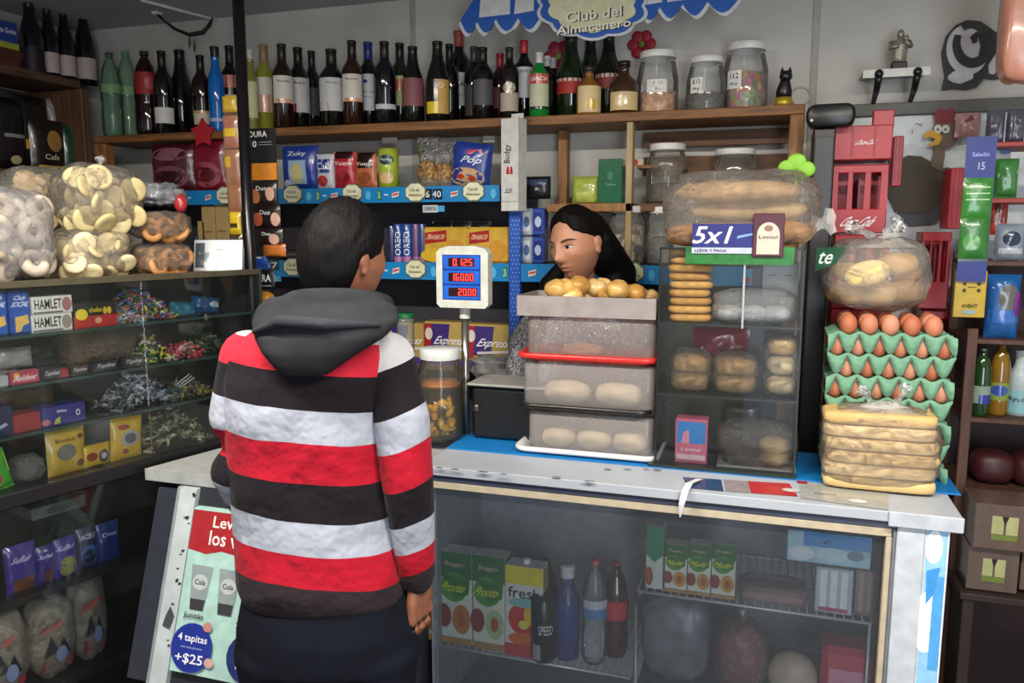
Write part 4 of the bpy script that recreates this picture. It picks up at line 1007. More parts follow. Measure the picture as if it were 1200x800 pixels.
pouch('coffee_bag', 'black foil coffee bag with yellow foot in the middle of side shelf', 'bag', LW, (22, 112, 62, 194), .03, .07, '#161416', (('r', .2, .3, .9, .42, '#c9a52c'), ('e', .5, .6, .18, .08, '#8a6a3a')), ZL2)
pouch('coffee_bag', 'small black and gold coffee bag in front on side shelf', 'bag', LW, (40, 140, 80, 196), .0, .05, '#1c1614', (('r', 0, .0, 1, .14, '#c9b23a'), ('e', .6, .6, .22, .2, '#a07a44'), txt('Cafe', .5, .3, .4, .1, '#d8cfae')), ZL2)
pouch('green_bag', 'dark green foil bag at the far end of the side shelf', 'bag', LW, (77, 147, 108, 197), .0, .06, '#0f3f2e', (('p', [(.1, .5), (.9, .62), (.9, .70), (.1, .56)], '#a8c0b4'),), ZL2)
pouch('coffee_bag', 'white labelled black bag behind the coffee bags', 'bag', LW, (62, 118, 84, 190), .09, .05, '#8a8a8c', (), ZL2)
# ================================================================== goods in the candy case
IN = .03
S1, S2, S3 = CS
def cfit(x0, x1, py): return CASE.hit((x0 + x1) / 2, py, y=IN).x
for i, (bx, lb) in enumerate((((-16, 341, 10, 399), 'blue cracker pack cut by the left picture edge'), ((12, 341, 37, 397), 'blue cracker pack beside the white chocolate boxes'))):
    carton('cracker_pack', lb, 'crackers', CASE, bx, IN, .05, '#1b4fa8', (txt('Club', .5, .85, .55, .1, '#dce6f4', .2), txt('SOCIAL', .5, .70, .8, .12, '#dce6f4', .2), ('p', [(.2, .05), (.45, .08), (.55, .2), (.85, .25), (.8, .45), (.2, .4)], '#d8b25a')), S1, bev=.006, group='blue cracker packs')
zc = S1
for i, (bx, lb) in enumerate((((37, 371, 85, 390), 'lower of two white chocolate boxes with big black letters'), ((37, 352, 85, 371), 'upper of two white chocolate boxes with big black letters'))):
    cx, zb, w, h = fit(CASE, *bx, IN)
    h = .047
    e = T('chocolate_box', lb, 'box', CASE, (cx, IN + .05, zc), 0, 'white chocolate boxes'); zc += h + .001
    MB().box(-w / 2, w / 2, -.05, .05, 0, h, 0, .001).build('box_body', M('#cfcfcd', .4), e)
    deco(e, s_box(w, h, .1), [txt('HAMLET', .40, .56, .66, .56, '#1c1c1e'), ('e', .86, .5, .12, .4, '#9a6a6a' if i else '#8a8480'), ('r', .03, .05, .75, .12, '#3a3a3c')])
e = carton('display_box', 'black and red chocolate display box in the candy case', 'box', CASE, (86, 353, 137, 388), IN, .10, '#1d1512', (('r', 0, 0, 1, .45, '#a81f24'), ('e', .18, .52, .14, .22, '#d8c22a'), txt('choko', .5, .68, .3, .2, '#d8c22a'), ('e', .72, .62, .05, .15, '#c8a82a'), ('e', .82, .62, .05, .15, '#c8a82a'), ('e', .55, .25, .08, .12, '#c89a7a')), S1)
def heap(label, fr, x0, x1, ytop, ybase, y, z0, mats, n, r, depth=.09, name='candy_heap', elong=1.6, seed=0):
    """many tiny wrapped sweets piled up: nobody could count them"""
    rnd = random.Random(seed)
    cx, zb, w, h = fit(fr, x0, ytop, x1, ybase, y, z0)
    mb = MB()
    for i in range(n):
        u = rnd.uniform(-1, 1); v = rnd.uniform(-1, 1); top = max(0, 1 - .8 * abs(u) ** 1.6 - .5 * v * v)
        z = rnd.uniform(0, 1) ** .7 * top * (h - r) + r * .8
        d = Vector((rnd.gauss(0, 1), rnd.gauss(0, 1), rnd.gauss(0, .6))).normalized()
        c = Vector((u * w / 2, v * depth / 2, z)); mi = rnd.randrange(len(mats))
        L_ = r * elong
        mb.tube([c - d * L_ * 1.5, c - d * L_ * .9, c - d * L_ * .5, c + d * L_ * .5, c + d * L_ * .9, c + d * L_ * 1.5], [r * .7, r * .2, r * .85, r * .85, r * .2, r * .7], 5, mi, True, False)
    o = mb.build(name, mats, None, fr.w((cx, y + depth / 2, z0)), fr.rz)
    return tag(o, label, 'candy', None, 'stuff')
C5 = [foil(c) for c in ('#a83a2c', '#2f6a3a', '#b5a83a', '#3a6a9a', '#c8c2b0', '#a05a7a')]
heap('pile of colourful wrapped sweets on the top case shelf', CASE, 140, 206, 338, 378, IN, S1, C5, 260, .0065, .14, seed=1)
heap('pale paper wrapped sweets before the colourful pile', CASE, 138, 172, 366, 380, IN - .005, S1, [foil('#a8a49c'), foil('#8ea0b5')], 40, .006, .03, seed=9)
pouch('blue_candy_bag', 'teal sweet bag at the far end of top case shelf, left', 'bag', CASE, (204, 354, 232, 373), IN, .05, '#1f6a86', (), S1, tilt=.1, wr=.01)
pouch('blue_candy_bag', 'blue sweet bag at the far end of top case shelf, right', 'bag', CASE, (228, 348, 260, 371), IN + .03, .05, '#164a7c', (('e', .7, .6, .2, .2, '#b5c8d8'),), S1, tilt=.15, wr=.01)
# second shelf
for i, (x0, x1, yt, yb, c, t_, tc) in enumerate(((-12, 11, 443, 457, '#9aa0a0', '', ''), (12, 47, 437, 453, '#a83a52', 'Beldent', '#e8d8d8'), (48, 72, 431, 446, '#1d1e20', 'Topline', '#c8ccd0'), (70, 81, 431, 443, '#8c2430', '', ''), (82, 104, 427, 441, '#1d1e20', 'Topline', '#c8ccd0'), (108, 138, 422, 436, '#1a2224', 'Topline', '#c8ccd0'), (143, 169, 416, 430, '#26282a', 'Topline', '#c8ccd0'))):
    lb = ['silver gum pack cut by the left picture edge', 'pink gum pack on the second case shelf', 'first black gum pack right of the pink one', 'short red gum pack between black ones', 'second black gum pack on the second shelf', 'third black gum pack with teal end', 'last black gum pack before the sweets'][i]
    cx, zb, w, h = fit(CASE, x0, yt, x1, yb, IN - .01)
    e = T('gum_pack', lb, 'gum', CASE, (cx, IN, S2), 0, 'gum packs')
    MB().box(-w / 2, w / 2, -.012, .012, 0, h, 0, .004).build('pack_body', foil(c), e)
    if t_: deco(e, s_box(w, h, .024), [txt(t_, .5, .5, .75, .42, tc, .2)] + ([('e', .2, .7, .1, .2, '#c8b03a')] if i == 1 else []))
for i, (bx, c) in enumerate((((-10, 408, 40, 432), '#9aa09a'), ((-15, 416, 22, 440), '#b5b5b2'), ((20, 402, 84, 428), '#1e1c1e'))):
    pouch('sweet_sleeve', ['pale long sweet sleeve behind the gum packs', 'white and red long sweet sleeve behind the gum packs', 'black long sweet sleeve with orange tip behind gum packs'][i], 'packet', CASE, bx, IN + .08 + .03 * i, .025, c, ((('e', .7, .5, .2, .3, '#a83030'),) if i == 1 else (('e', .85, .5, .1, .5, '#a8682c'),) if i == 2 else ()), None, crimp=False, wr=.006)
e, dm = plastic_bag('clear_sweet_bag', 'crumpled clear bag lying on the second case shelf', CASE, (84, 380, 168, 420), IN + .06, .14, S2, clear('#b0a090', .22, .95, .1, .6, 30.), wr=.15, seed=2)
heap('brown sweets inside the crumpled clear bag', CASE, 96, 164, 398, 421, IN + .09, S2, [foil('#6a4a34'), foil('#8a7458')], 60, .006, .07, seed=5)
heap('green and yellow wrapped sweets on second case shelf', CASE, 170, 204, 392, 424, IN, S2, [foil('#b5b02c'), foil('#2f6a3a'), foil('#c8c8b0'), foil('#3a4a3a')], 110, .0065, .1, seed=3)
heap('pink twisted sweets on second case shelf', CASE, 200, 234, 398, 418, IN, S2, [foil('#b54a58'), foil('#c89a9a'), foil('#a02c38')], 26, .010, .06, seed=4)
heap('dark green wrapped sweets near the customer arm', CASE, 232, 262, 380, 412, IN + .05, S2, [foil('#1f3a28'), foil('#34503a'), foil('#5a6a50')], 70, .007, .1, seed=14)
# third shelf
carton('dark_blue_box', 'dark blue box at left edge of third case shelf', 'box', CASE, (-20, 477, 16, 517), IN, .06, '#141c44', (('p', [(.4, .2), (.8, .35), (.75, .45), (.35, .3)], '#8a9ac0'),), S3)
carton('red_box', 'plain dull red box on third case shelf', 'box', CASE, (16, 484, 49, 513), IN, .06, '#8a2a2c', (), S3)
carton('violet_box', 'violet chocolate box with white oval on third case shelf', 'box', CASE, (49, 474, 101, 507), IN, .06, '#2a2a7a', (('e', .82, .5, .05, .16, '#d8d8e4'), ('e', .82, .5, .03, .11, '#2a2a7a'), txt('Milka', .45, .72, .22, .14, '#d0d0e4'), ('p', [(.25, .1), (.4, .1), (.4, .45), (.3, .35)], '#a8b05a'), ('e', .08, .25, .1, .15, '#b56a7a')), S3)
pouch('gold_pack', 'flat golden pack lying behind boxes on third case shelf', 'packet', CASE, (-10, 452, 66, 478), IN + .12, .04, '#5c4420', (), None, crimp=False, wr=.008)
heap('heap of silver foil sweets on third case shelf', CASE, 138, 208, 436, 482, IN, S3, [foil('#9aa0a6'), foil('#5a6068'), foil('#2f343a'), foil('#c8ccd0')], 240, .0065, .14, seed=6)
heap('yellow and grey sweets with lollipop sticks on third case shelf', CASE, 206, 250, 446, 472, IN, S3, [foil('#8a7c2a'), foil('#4a4c44'), foil('#6a6a5a')], 80, .008, .1, seed=7)
for i in range(3):
    a = CASE.hit(205 + 3 * i, 452 + i, y=IN); b = CASE.hit(222 + 3 * i, 438 + 2 * i, y=IN - .01)
    solo(MB().tube([(0, 0, 0), (b.x - a.x, b.y - a.y, b.z - a.z)], .0018, 6), 'lollipop_stick', M('#c0c0ba', .5), 'white lollipop stick poking from the yellow and grey sweets', 'lollipop', CASE, a, group='lollipop sticks')
# base level
S4 = CB1
pouch('yellow_packet', 'large pale yellow chocolate packet in lowest glass level', 'packet', CASE, (57, 503, 103, 550), IN, .03, '#b59a34', (('e', .45, .5, .25, .18, '#6a6a64'), txt('Bonobon', .45, .78, .5, .1, '#5a3a1c'), ('e', .8, .2, .1, .08, '#6a3a24'), ('e', .85, .8, .08, .06, '#6a3a24')), S4, crimp=True)
pouch('yellow_packet', 'small low yellow chocolate packet between two bigger ones', 'packet', CASE, (98, 521, 132, 546), IN, .03, '#c9a428', (('e', .3, .5, .18, .2, '#8a3a24'), ('e', .7, .45, .18, .3, '#4a4a52'), ('e', .7, .45, .1, .15, '#b5b5b0')), S4)
pouch('yellow_packet', 'bright yellow chocolate packet right of the others, tilted', 'packet', CASE, (131, 489, 168, 540), IN, .03, '#d0aa24', (('e', .55, .5, .3, .2, '#a8a8a0'), ('e', .55, .5, .18, .12, '#5a5a66'), ('e', .35, .78, .18, .06, '#9a3a24'), ('e', .4, .2, .1, .06, '#9a3a24')), S4, tilt=.06)
carton('white_carton', 'pale carton behind the yellow packets', 'box', CASE, (100, 492, 140, 530), IN + .14, .06, '#8a8a84', (), S4)
heap('heap of greenish gold foil sweets at the far base of the case', CASE, 172, 248, 478, 524, IN, S4, [foil('#6a6a4a'), foil('#9a9a7c'), foil('#3a3c30'), foil('#c8c8a8')], 240, .0065, .14, seed=8)
pouch('green_bag', 'bright green snack bag corner at the left picture edge', 'bag', CASE, (-28, 530, 20, 585), IN, .04, '#3f9a2c', (('p', [(.6, .1), (.95, .4), (.98, .9), (.88, .9)], '#9ac83a'), ('e', .4, .3, .3, .2, '#a83a58')), S4, tilt=-.2)
e, dm = plastic_bag('clear_pack', 'grey clear pack beside the green bag in lowest glass level', CASE, (22, 535, 58, 575), IN, .08, S4, clear('#8a8a88', .3, .9, .1, .5), wr=.1, seed=3)
# lower cupboard
carton('flat_grey_box', 'flat grey box high in the lower cupboard of the case', 'box', CASE, (36, 588, 102, 602), .12, .14, '#5a605c', (('e', .5, .5, .25, .3, '#3a403c'),))
GRP = 'violet chocolate packets in the lower cupboard'
for i, (bx, c, its) in enumerate((((8, 638, 46, 697), '#3a2a7c', (('r', .2, .0, .85, .32, '#5c3424'), txt('Suflair', .5, .72, .6, .12, '#b5b5dc', .2))), ((46, 640, 67, 690), '#3a2a7c', (('e', .5, .2, .3, .2, '#5c3424'), txt('Suflair', .5, .75, .8, .1, '#c5c5e4', .2))), ((67, 630, 93, 685), '#42288a', (('e', .5, .28, .4, .26, '#8a8a4a'), ('p', [(.3, .3), (.7, .2), (.72, .26), (.3, .36)], '#2a241c'), txt('Suflair', .5, .78, .8, .12, '#c8c5e8', .2))), ((93, 618, 117, 672), '#1f1f4a', (('e', .5, .35, .4, .25, '#3a5aa0'), ('e', .5, .3, .3, .18, '#12122a'), txt('ACEO', .5, .8, .7, .12, '#c8d0e8'))), ((116, 612, 143, 662), '#1c2f74', (('p', [(.1, .6), (.9, .7), (.9, .85), (.1, .75)], '#4a6ab4'), txt('Dos', .5, .72, .6, .1, '#b5c5e4'))))):
    pouch('chocolate_packet', ['widest violet chocolate packet with brown foot, nearest the viewer', 'narrow violet chocolate packet, second in the row', 'violet chocolate packet with olive oval, third in the row', 'navy chocolate packet with blue ring, fourth in the row', 'blue chocolate packet at the far end of the row'][i], 'chocolate', CASE, bx, IN, .03, c, its, CS4, group=GRP)
m_sn = clear('#b5b0a4', .30, .95, .12, .6, 30.)
for i, (bx) in enumerate(((-25, 715, 40, 800), (38, 698, 96, 792), (91, 668, 131, 776))):
    e, dm = plastic_bag('snack_pack', ['clear snack pack with blue print at the lower left edge', 'clear snack pack with red and blue print in the bottom shelf', 'clear snack pack with red foot at far end of the bottom shelf'][i], CASE, bx, IN, .09, CS5 if i else CS5, m_sn, wr=.12, seed=i * 3, cat='snack pack', p=.75)
    cx, cy_, zb, w, t, h = dm
    MB().ell((0, .01, h * .42), (w * .42, t * .36, h * .38), 20, 12, 0, lambda q: 1 + .12 * noise.noise(q * 3), .8).build('contents', speckle('puffed_snacks', ['#a89c88', '#8a7c68', '#b8b0a0', '#5a4a40'], 45, .6, bump=.6), e)
    sf = s_pil(w, h, t * 1.0)
    deco(e, sf, [('p', [(.15, .12), (.8, .08), (.85, .2), (.2, .26)], '#8a2a3a'), ('p', [(.45, .28), (.6, .5), (.75, .28)], '#26262e'), ('p', [(.2, .3), (.35, .55), (.5, .34)], '#33333c'), ('e', .55, .3, .12, .1, '#7a8ab4'), ('p', [(.1, .56), (.5, .62), (.7, .70), (.2, .66)], '#a0524a')], .004)

# ------------------------------------------------------------------ bags on top of the case
def disc_mesh(r, t, m):
    mb = MB().lathe([(0, 0), (r * .8, 0), (r, t * .35), (r, t * .65), (r * .82, t), (r * .3, t * .86), (0, t * .82)], 16); return mb
def ring_mesh(R, r):
    mb = MB(); vs = []; fs = []; nu, nv = 18, 8
    for i in range(nu):
        a = 2 * pi * i / nu
        for j in range(nv):
            b = 2 * pi * j / nv
            vs.append(((R + r * cos(b)) * cos(a), (R + r * cos(b)) * sin(a), r * sin(b)))
    for i in range(nu):
        for j in range(nv): fs.append((i * nv + j, ((i + 1) % nu) * nv + j, ((i + 1) % nu) * nv + (j + 1) % nv, i * nv + (j + 1) % nv))
    return mb.add(vs, fs, 0, True)
def fill_bag(name, label, group, cat, fr, dm, mesh_mb, mat, n, r, seed, fx=.86, flat=.35, scl=(.9, 1.1), zmax=.95, cols=None):
    """many pieces inside a bag: each an object of its own, sharing one mesh"""
    cx, cy_, zb, w, t, h = dm; rnd = random.Random(seed); pos = []; me = None; k = 0; tries = 0
    mats_ = mat if isinstance(mat, (list, tuple)) else [mat]
    mes = []
    while k < n and tries < 4000:
        tries += 1
        p = Vector((rnd.uniform(-1, 1) * (w / 2 - r * .7) * fx, rnd.uniform(-1, .6) * max(.001, (t / 2 - r * .6)), rnd.uniform(r * .5, h * zmax - r)))
        if any((p - q).length < r * 1.05 for q in pos): continue
        pos.append(p)
        rot = (pi / 2 + rnd.gauss(0, flat), rnd.uniform(-.4, .4), rnd.gauss(0, flat * 1.4))
        if len(mes) < len(mats_):
            o = mesh_mb.build(name, mats_[len(mes)]); mes.append(o.data)
        else:
            o = link(name, mes[rnd.randrange(len(mes))])
        o.location = fr.w((cx + p.x, cy_ + p.y, zb + p.z)); o.rotation_euler = (rot[0], rot[1], rot[2] + fr.rz)
        s_ = rnd.uniform(*scl); o.scale = (s_, s_, s_)
        tag(o, label, cat, group); k += 1
BY = .06
m_bag = clear('#f0ece2', .10, .95, .12, .6, 30., name='cracker_bag_film')
e, dm = plastic_bag('cracker_bag', 'knotted clear bag of pale yellow round crackers on top of another bag', CASE, (90, 190, 178, 270), BY, .20, None, m_bag, [(.02, .92, .22, .10, .6)], p=.7, seed=1)
fill_bag('round_cracker', 'pale yellow round cracker inside the upper knotted bag', 'crackers in the upper bag', 'cracker', CASE, dm, disc_mesh(.036, .016, 0), [M('#cdbd90', .6), M('#c4b382', .6)], 34, .036, 3)
e, dm = plastic_bag('cracker_bag', 'clear bag of cream round crackers standing on the candy case', CASE, (78, 267, 166, 326), BY, .20, CZT, m_bag, None, p=.6, seed=5)
fill_bag('round_cracker', 'cream round cracker inside the lower clear bag', 'crackers in the lower bag', 'cracker', CASE, dm, disc_mesh(.031, .014, 0), [M('#d8c9a0', .6), M('#cbb98a', .6)], 36, .031, 4)
e, dm = plastic_bag('doughnut_bag', 'clear bag of white sugared rings at the left picture edge', CASE, (-30, 218, 79, 329), BY - .05, .22, CZT, clear('#e6e6ea', .16, .95, .12, .6, 30.), None, p=.65, seed=8)
fill_bag('sugared_ring', 'white sugared ring biscuit inside the left edge bag', 'sugared rings in the left bag', 'biscuit', CASE, dm, ring_mesh(.024, .015), [M('#b8ac9c', .7), M('#a8977f', .7)], 36, .035, 5)
e, dm = plastic_bag('biscuit_bag', 'slumped clear bag of beige biscuits behind the sugared rings', CASE, (12, 194, 104, 262), BY + .20, .16, CZT + .145, m_bag, None, p=.7, seed=11)
fill_bag('beige_biscuit', 'beige biscuit inside the slumped bag behind', 'biscuits in the slumped bag', 'biscuit', CASE, dm, disc_mesh(.032, .014, 0), [M('#b59c74', .7), M('#c8b48c', .7)], 22, .032, 6)
e, dm2 = plastic_bag('biscuit_bag', 'lower clear bag of beige biscuits hidden behind the sugared rings', CASE, (20, 264, 104, 322), BY + .21, .15, CZT, m_bag, None, p=.6, seed=12)
fill_bag('beige_biscuit', 'beige biscuit inside the lower bag behind sugared rings', 'biscuits in the lower back bag', 'biscuit', CASE, dm2, disc_mesh(.032, .014, 0), [M('#b59c74', .7), M('#c8b48c', .7)], 18, .032, 16)
for i, bx in enumerate(((172, 247, 232, 284), (174, 284, 232, 321))):
    e, dm = plastic_bag('ring_biscuit_pack', ['upper clear pack of brown ring biscuits next to the calendar', 'lower clear pack of brown ring biscuits next to the calendar'][i], CASE, bx, BY, .13, CZT + (.105 if i == 0 else 0), clear('#e8dccb', .10, .95, .08, .6, 34.), None, p=.6, seed=20 + i)
    fill_bag('ring_biscuit', ['brown ring biscuit inside the upper pack', 'brown ring biscuit inside the lower pack'][i], ['ring biscuits in the upper pack', 'ring biscuits in the lower pack'][i], 'biscuit', CASE, dm, ring_mesh(.022, .011), [M('#b07a44', .6), M('#c08c54', .6)], 14, .03, 7 + i)
# foil sweet bowl behind
e, dm = plastic_bag('foil_sweet_bag', 'silver and red foil sweets bundle behind the ring biscuits', CASE, (172, 214, 222, 250), BY + .1, .1, CZT + .212, M('#8e9298', .25, .6, .3, .5, 40., .8), None, wr=.3, seed=31)
solo(MB().ell((0, 0, 0), (.022, .02, .03), 12, 8, 0, lambda q: 1 + .3 * noise.noise(q * 4)), 'red_foil_sweet', foil('#a82c30'), 'red foil sweet on the silver bundle', 'sweet', CASE, CASE.hit(212, 238, y=BY + .09))
# flip calendar
cx, zb, w, h = fit(CASE, 229, 281, 284, 316, .10, CZT)
e = T('desk_calendar', 'white spiral desk calendar standing at the end of the candy case', 'calendar', SHOP, CASE.w((cx, .10, CZT)), radians(25))
w *= 1.25; w = .155
for s_, nm in ((-1, 'front_page'), (1, 'back_page')):
    MB().add([(-w / 2, s_ * .035, 0), (w / 2, s_ * .035, 0), (w / 2, s_ * .002, h), (-w / 2, s_ * .002, h), (-w / 2, s_ * .033, 0), (w / 2, s_ * .033, 0), (w / 2, 0, h), (-w / 2, 0, h)], [(0, 1, 2, 3), (7, 6, 5, 4), (0, 4, 5, 1), (2, 6, 7, 3), (1, 5, 6, 2), (0, 3, 7, 4)]).build(nm, M('#c9ced2', .4), e)
sf = lambda u, v, o, w=w, h=h: ((u - .5) * w, -.035 + .033 * v - o * 2, v * h)
deco(e, sf, [('r', .03, .1, .22, .9, '#4a5258', 'photo'), ('r', .22, .3, .34, .6, '#7a8288', 'photo'), ('p', [(.4, .06), (1, .30), (1, .06)], '#2f7ab4'), ('e', .52, .2, .07, .07, '#b5566a'), ('t', '7', .72, .62, .03, .12, '#2a2c30'), ('r', .45, .5, .62, .52, '#8a9096'), ('r', .45, .6, .62, .62, '#8a9096'), ('r', .45, .7, .62, .72, '#8a9096')])
mb = MB()
for i in range(16): mb.tube([(-w / 2 + w * (i + .5) / 16, .006 * cos(a), h + .004 + .006 * sin(a)) for a in [2 * pi * k / 8 for k in range(9)]], .0009, 4, 0, True, False)
mb.build('spiral', M('#7a7a7a', .4, .5, .5), e)
# ================================================================== goods on the counter
MT = FTOP + .004           # top of the blue mat
# jar of yellow pickles in brown brine
e = jar('tall jar of yellow pickled peppers in brine on the counter', SHOP, 489, 543, 409, 2.24, MT, None, gl=clear('#e4e8dc', .05, .95, .03, through='#f6f2e0'), lid='#c9cccb', sh=.72, neck=.84, lidh=.10)
jx, jy = e.location.x, e.location.y
jr = [c for c in e.children if c.name.startswith('glass_body')][0].dimensions.x / 2; jh = [c for c in e.children if c.name.startswith('glass_body')][0].dimensions.z
MB().lathe([(0, .004), (jr * .90, .006), (jr * .95, .02), (jr * .95, jh * .66), (0, jh * .66)], 24).build('brine', clear('#8a4a12', .03, .4, .05, through='#f2dcae'), e)
MB().lathe([(0, jh * .655), (jr * .94, jh * .655), (jr * .94, jh * .70), (0, jh * .70)], 24).build('brine_surface', M('#9a5a1c', .3), e)
rnd = random.Random(5)
for i in range(16):
    a = rnd.uniform(0, 2 * pi); rr = rnd.uniform(.3, .66) * jr; z = rnd.uniform(.08, .46) * jh
    d = Vector((rnd.gauss(0, 1), rnd.gauss(0, 1), rnd.gauss(.5, .8))).normalized() * .02
    c = Vector((rr * cos(a), rr * sin(a) , z))
    o = MB().tube([c - d * 1.1, c - d, c - d * .3 + Vector((0, 0, .003)), c + d * .5, c + d * 1.1], [.003, .009, .012, .010, .003], 8).build('pickled_pepper', M(['#d2c250', '#c4b040', '#dacb68'][i % 3], .35))
    o.location = (jx, jy, MT); tag(o, 'yellow pickled pepper inside the brine jar', 'pepper', 'peppers in the jar')
# scale: black body with plate, pole and price display
q = SHOP.hit(546, 470, z=MT)
px_, py_ = SHOP.hit(546, 486, y=2.385).x, 2.385
sc_ = T('shop_scale', 'shop scale with red digit display on a steel pole', 'scale', SHOP, (0, 0, 0))
cx, zb, w, h = fit(SHOP, 552, 455, 622, 502, 2.33, MT)
MB().box(cx - w / 2, cx + w / 2 + .06, 2.33, 2.49, MT, MT + h, 0, .012).build('scale_body', M('#141517', .4), sc_)
MB().box(cx - w / 2 - .012, cx + w / 2 + .07, 2.32, 2.495, MT + h + .004, MT + h + .012, 0, .003).build('weighing_plate', M('#a9a9a2', .35, .5, .3), sc_)
MB().lathe([(.012, 0), (.012, .02), (.005, .024)], 12, (cx - w / 2 + .02, 2.328, MT + h * .55)).build('knob', M('#2a2a2c', .2), sc_)
pt = SHOP.hit(546, 372, y=2.36).z
MB().tube([(px_, py_, MT), (px_, py_, pt)], .0125, 16).build('pole', M('#a8a49e', .22, .5, .9), sc_)
cx, zb, w, h = fit(SHOP, 515, 288, 575, 360, 2.36)
pc = T('x', 'x', 'x', SHOP, (0, 0, 0)); bpy.data.objects.remove(pc)
MB().lathe([(.018, pt - .005), (.018, pt + .03), (.016, pt + .04)], 16, (px_, py_, 0)).build('pole_socket', M('#c0c2b8', .45), sc_)
ph = [(-w / 2, .012), (-w / 2 + .012, 0), (w / 2 - .012, 0), (w / 2, .012), (w / 2, h - .022), (w / 2 - .012, h - .008), (w / 4, h), (-w / 4, h), (-w / 2 + .012, h - .008), (-w / 2, h - .022)]
hd = MB().prism([(cx + x, zb + z) for x, z in ph], 2.335, 2.375).build('display_housing', M('#c3c7bc', .45), sc_)
sf = lambda u, v, o: (cx + (u - .5) * w, 2.335 - o, zb + v * h)
deco(hd, sf, [('r', .12, .13, .86, .86, '#123c9c', 'display_panel'), ('r', .14, .64, .84, .84, '#1f62c8'), ('r', .14, .40, .84, .60, '#1f62c8'), ('r', .14, .15, .84, .36, '#1f62c8'), ('r', .24, .67, .74, .81, '#2a0a10', 'digit_window'), ('r', .24, .43, .74, .57, '#2a0a10', 'digit_window'), ('r', .24, .19, .80, .33, '#2a0a10', 'digit_window')])
m_led = glow('#ff3a3a', 2.2, 'red_led')
m_led2 = m_led
SEG = {'0': 'abcdef', '1': 'bc', '2': 'abged', '5': 'afgcd', '6': 'afgedc'}
def digits(s, u0, u1, v0, v1):
    n = len(s.replace('.', '')); k = 0; wd = (u1 - u0) / n; mb = MB()
    for ch in s:
        if ch == '.':
            x = u0 + k * wd - .012; mb.add([sf(x, v0, .003), sf(x + .014, v0, .003), sf(x + .014, v0 + .014, .003), sf(x, v0 + .014, .003)], [(0, 1, 2, 3)]); continue
        a = u0 + k * wd + wd * .14; b = u0 + (k + 1) * wd - wd * .14; m = (v0 + v1) / 2; t = .018; tv = .014
        R_ = {'a': (a, v1 - tv, b, v1), 'g': (a, m - tv / 2, b, m + tv / 2), 'd': (a, v0, b, v0 + tv), 'f': (a, m, a + t, v1), 'b': (b - t, m, b, v1), 'e': (a, v0, a + t, m), 'c': (b - t, v0, b, m)}
        for sg in SEG[ch]:
            x0, y0, x1, y1 = R_[sg]
            mb.add([sf(x0, y0, .003), sf(x1, y0, .003), sf(x1, y1, .003), sf(x0, y1, .003)], [(0, 1, 2, 3)])
        k += 1
    mb.build('lit_digits', m_led, hd)
digits('0.125', .32, .72, .685, .795); digits('160.00', .28, .74, .445, .555); digits('20.00', .42, .79, .205, .315)

# stack of trays and clear boxes with rolls
def rrect(hw, hd_, r, n=5):
    pts = []
    for cx_, cy_, a0 in ((hw - r, hd_ - r, 0), (-hw + r, hd_ - r, pi / 2), (-hw + r, -hd_ + r, pi), (hw - r, -hd_ + r, 3 * pi / 2)):
        for i in range(n + 1): pts.append((cx_ + r * cos(a0 + pi / 2 * i / n), cy_ + r * sin(a0 + pi / 2 * i / n)))
    return pts
def ringstack(levels):
    """levels: (half w, half d, radius, z) -> closed stack of rounded rectangles"""
    mb = MB(); vs = []; fs = []
    for hw, hd_, r, z in levels:
        vs += [(x, y, z) for x, y in rrect(hw, hd_, r)]
    n = len(rrect(1, 1, .1))
    for k in range(len(levels) - 1):
        for i in range(n): fs.append((k * n + i, k * n + (i + 1) % n, (k + 1) * n + (i + 1) % n, (k + 1) * n + i))
    fs.append(tuple(range((len(levels) - 1) * n, len(levels) * n)))
    mb.add(vs, fs, 0, True); return mb
TD = .115; TY = 2.33
def tray(name, label, x0, x1, py, col, h=.018):
    """py: pixel row of the rim front"""
    q0 = SHOP.hit(x0, py, y=TY - TD); q1 = SHOP.hit(x1, py, y=TY - TD); w = q1.x - q0.x
    z = q0.z / 2 + q1.z / 2
    o = ringstack([(w / 2 - .03, TD - .03, .03, z - h), (w / 2 - .02, TD - .02, .03, z - h * .6), (w / 2 - .006, TD - .006, .035, z - .009), (w / 2, TD, .04, z - .005), (w / 2, TD, .04, z + .005), (w / 2 - .006, TD - .006, .035, z + .008), (w / 2 - .022, TD - .022, .03, z - h * .5), (w / 2 - .032, TD - .032, .03, z - h * .9)])
    return solo(o, name, M(col, .3, .5, 0, .05), label, 'tray', SHOP, ((q0.x + q1.x) / 2, TY, 0)), z - h * .9, w
def clearbox(label, x0, x1, z0, z1, film=False):
    q0 = SHOP.hit(x0, 440, y=TY - TD + .025); q1 = SHOP.hit(x1, 440, y=TY - TD + .025); w = q1.x - q0.x
    D_ = TD - .025
    mb = ringstack([(w / 2 - .006, D_ - .006, .02, z0), (w / 2, D_, .025, z0 + .008), (w / 2, D_, .025, z1 - .006), (w / 2 - .004, D_ - .004, .02, z1), (w / 2 - .02, D_ - .02, .02, z1 + .001)])
    m = clear('#d8d0cc', .20 if film else .26, .95, .10, .5 if film else .06, 22. if film else 8.)
    return solo(mb, 'clear_food_box', m, label, 'food box', SHOP, ((q0.x + q1.x) / 2, TY, 0)), (q0.x + q1.x) / 2, w
_, zt1, w1 = tray('white_tray', 'white serving tray at the bottom of the bread stack', 600, 771, 532, '#d4d4d2')
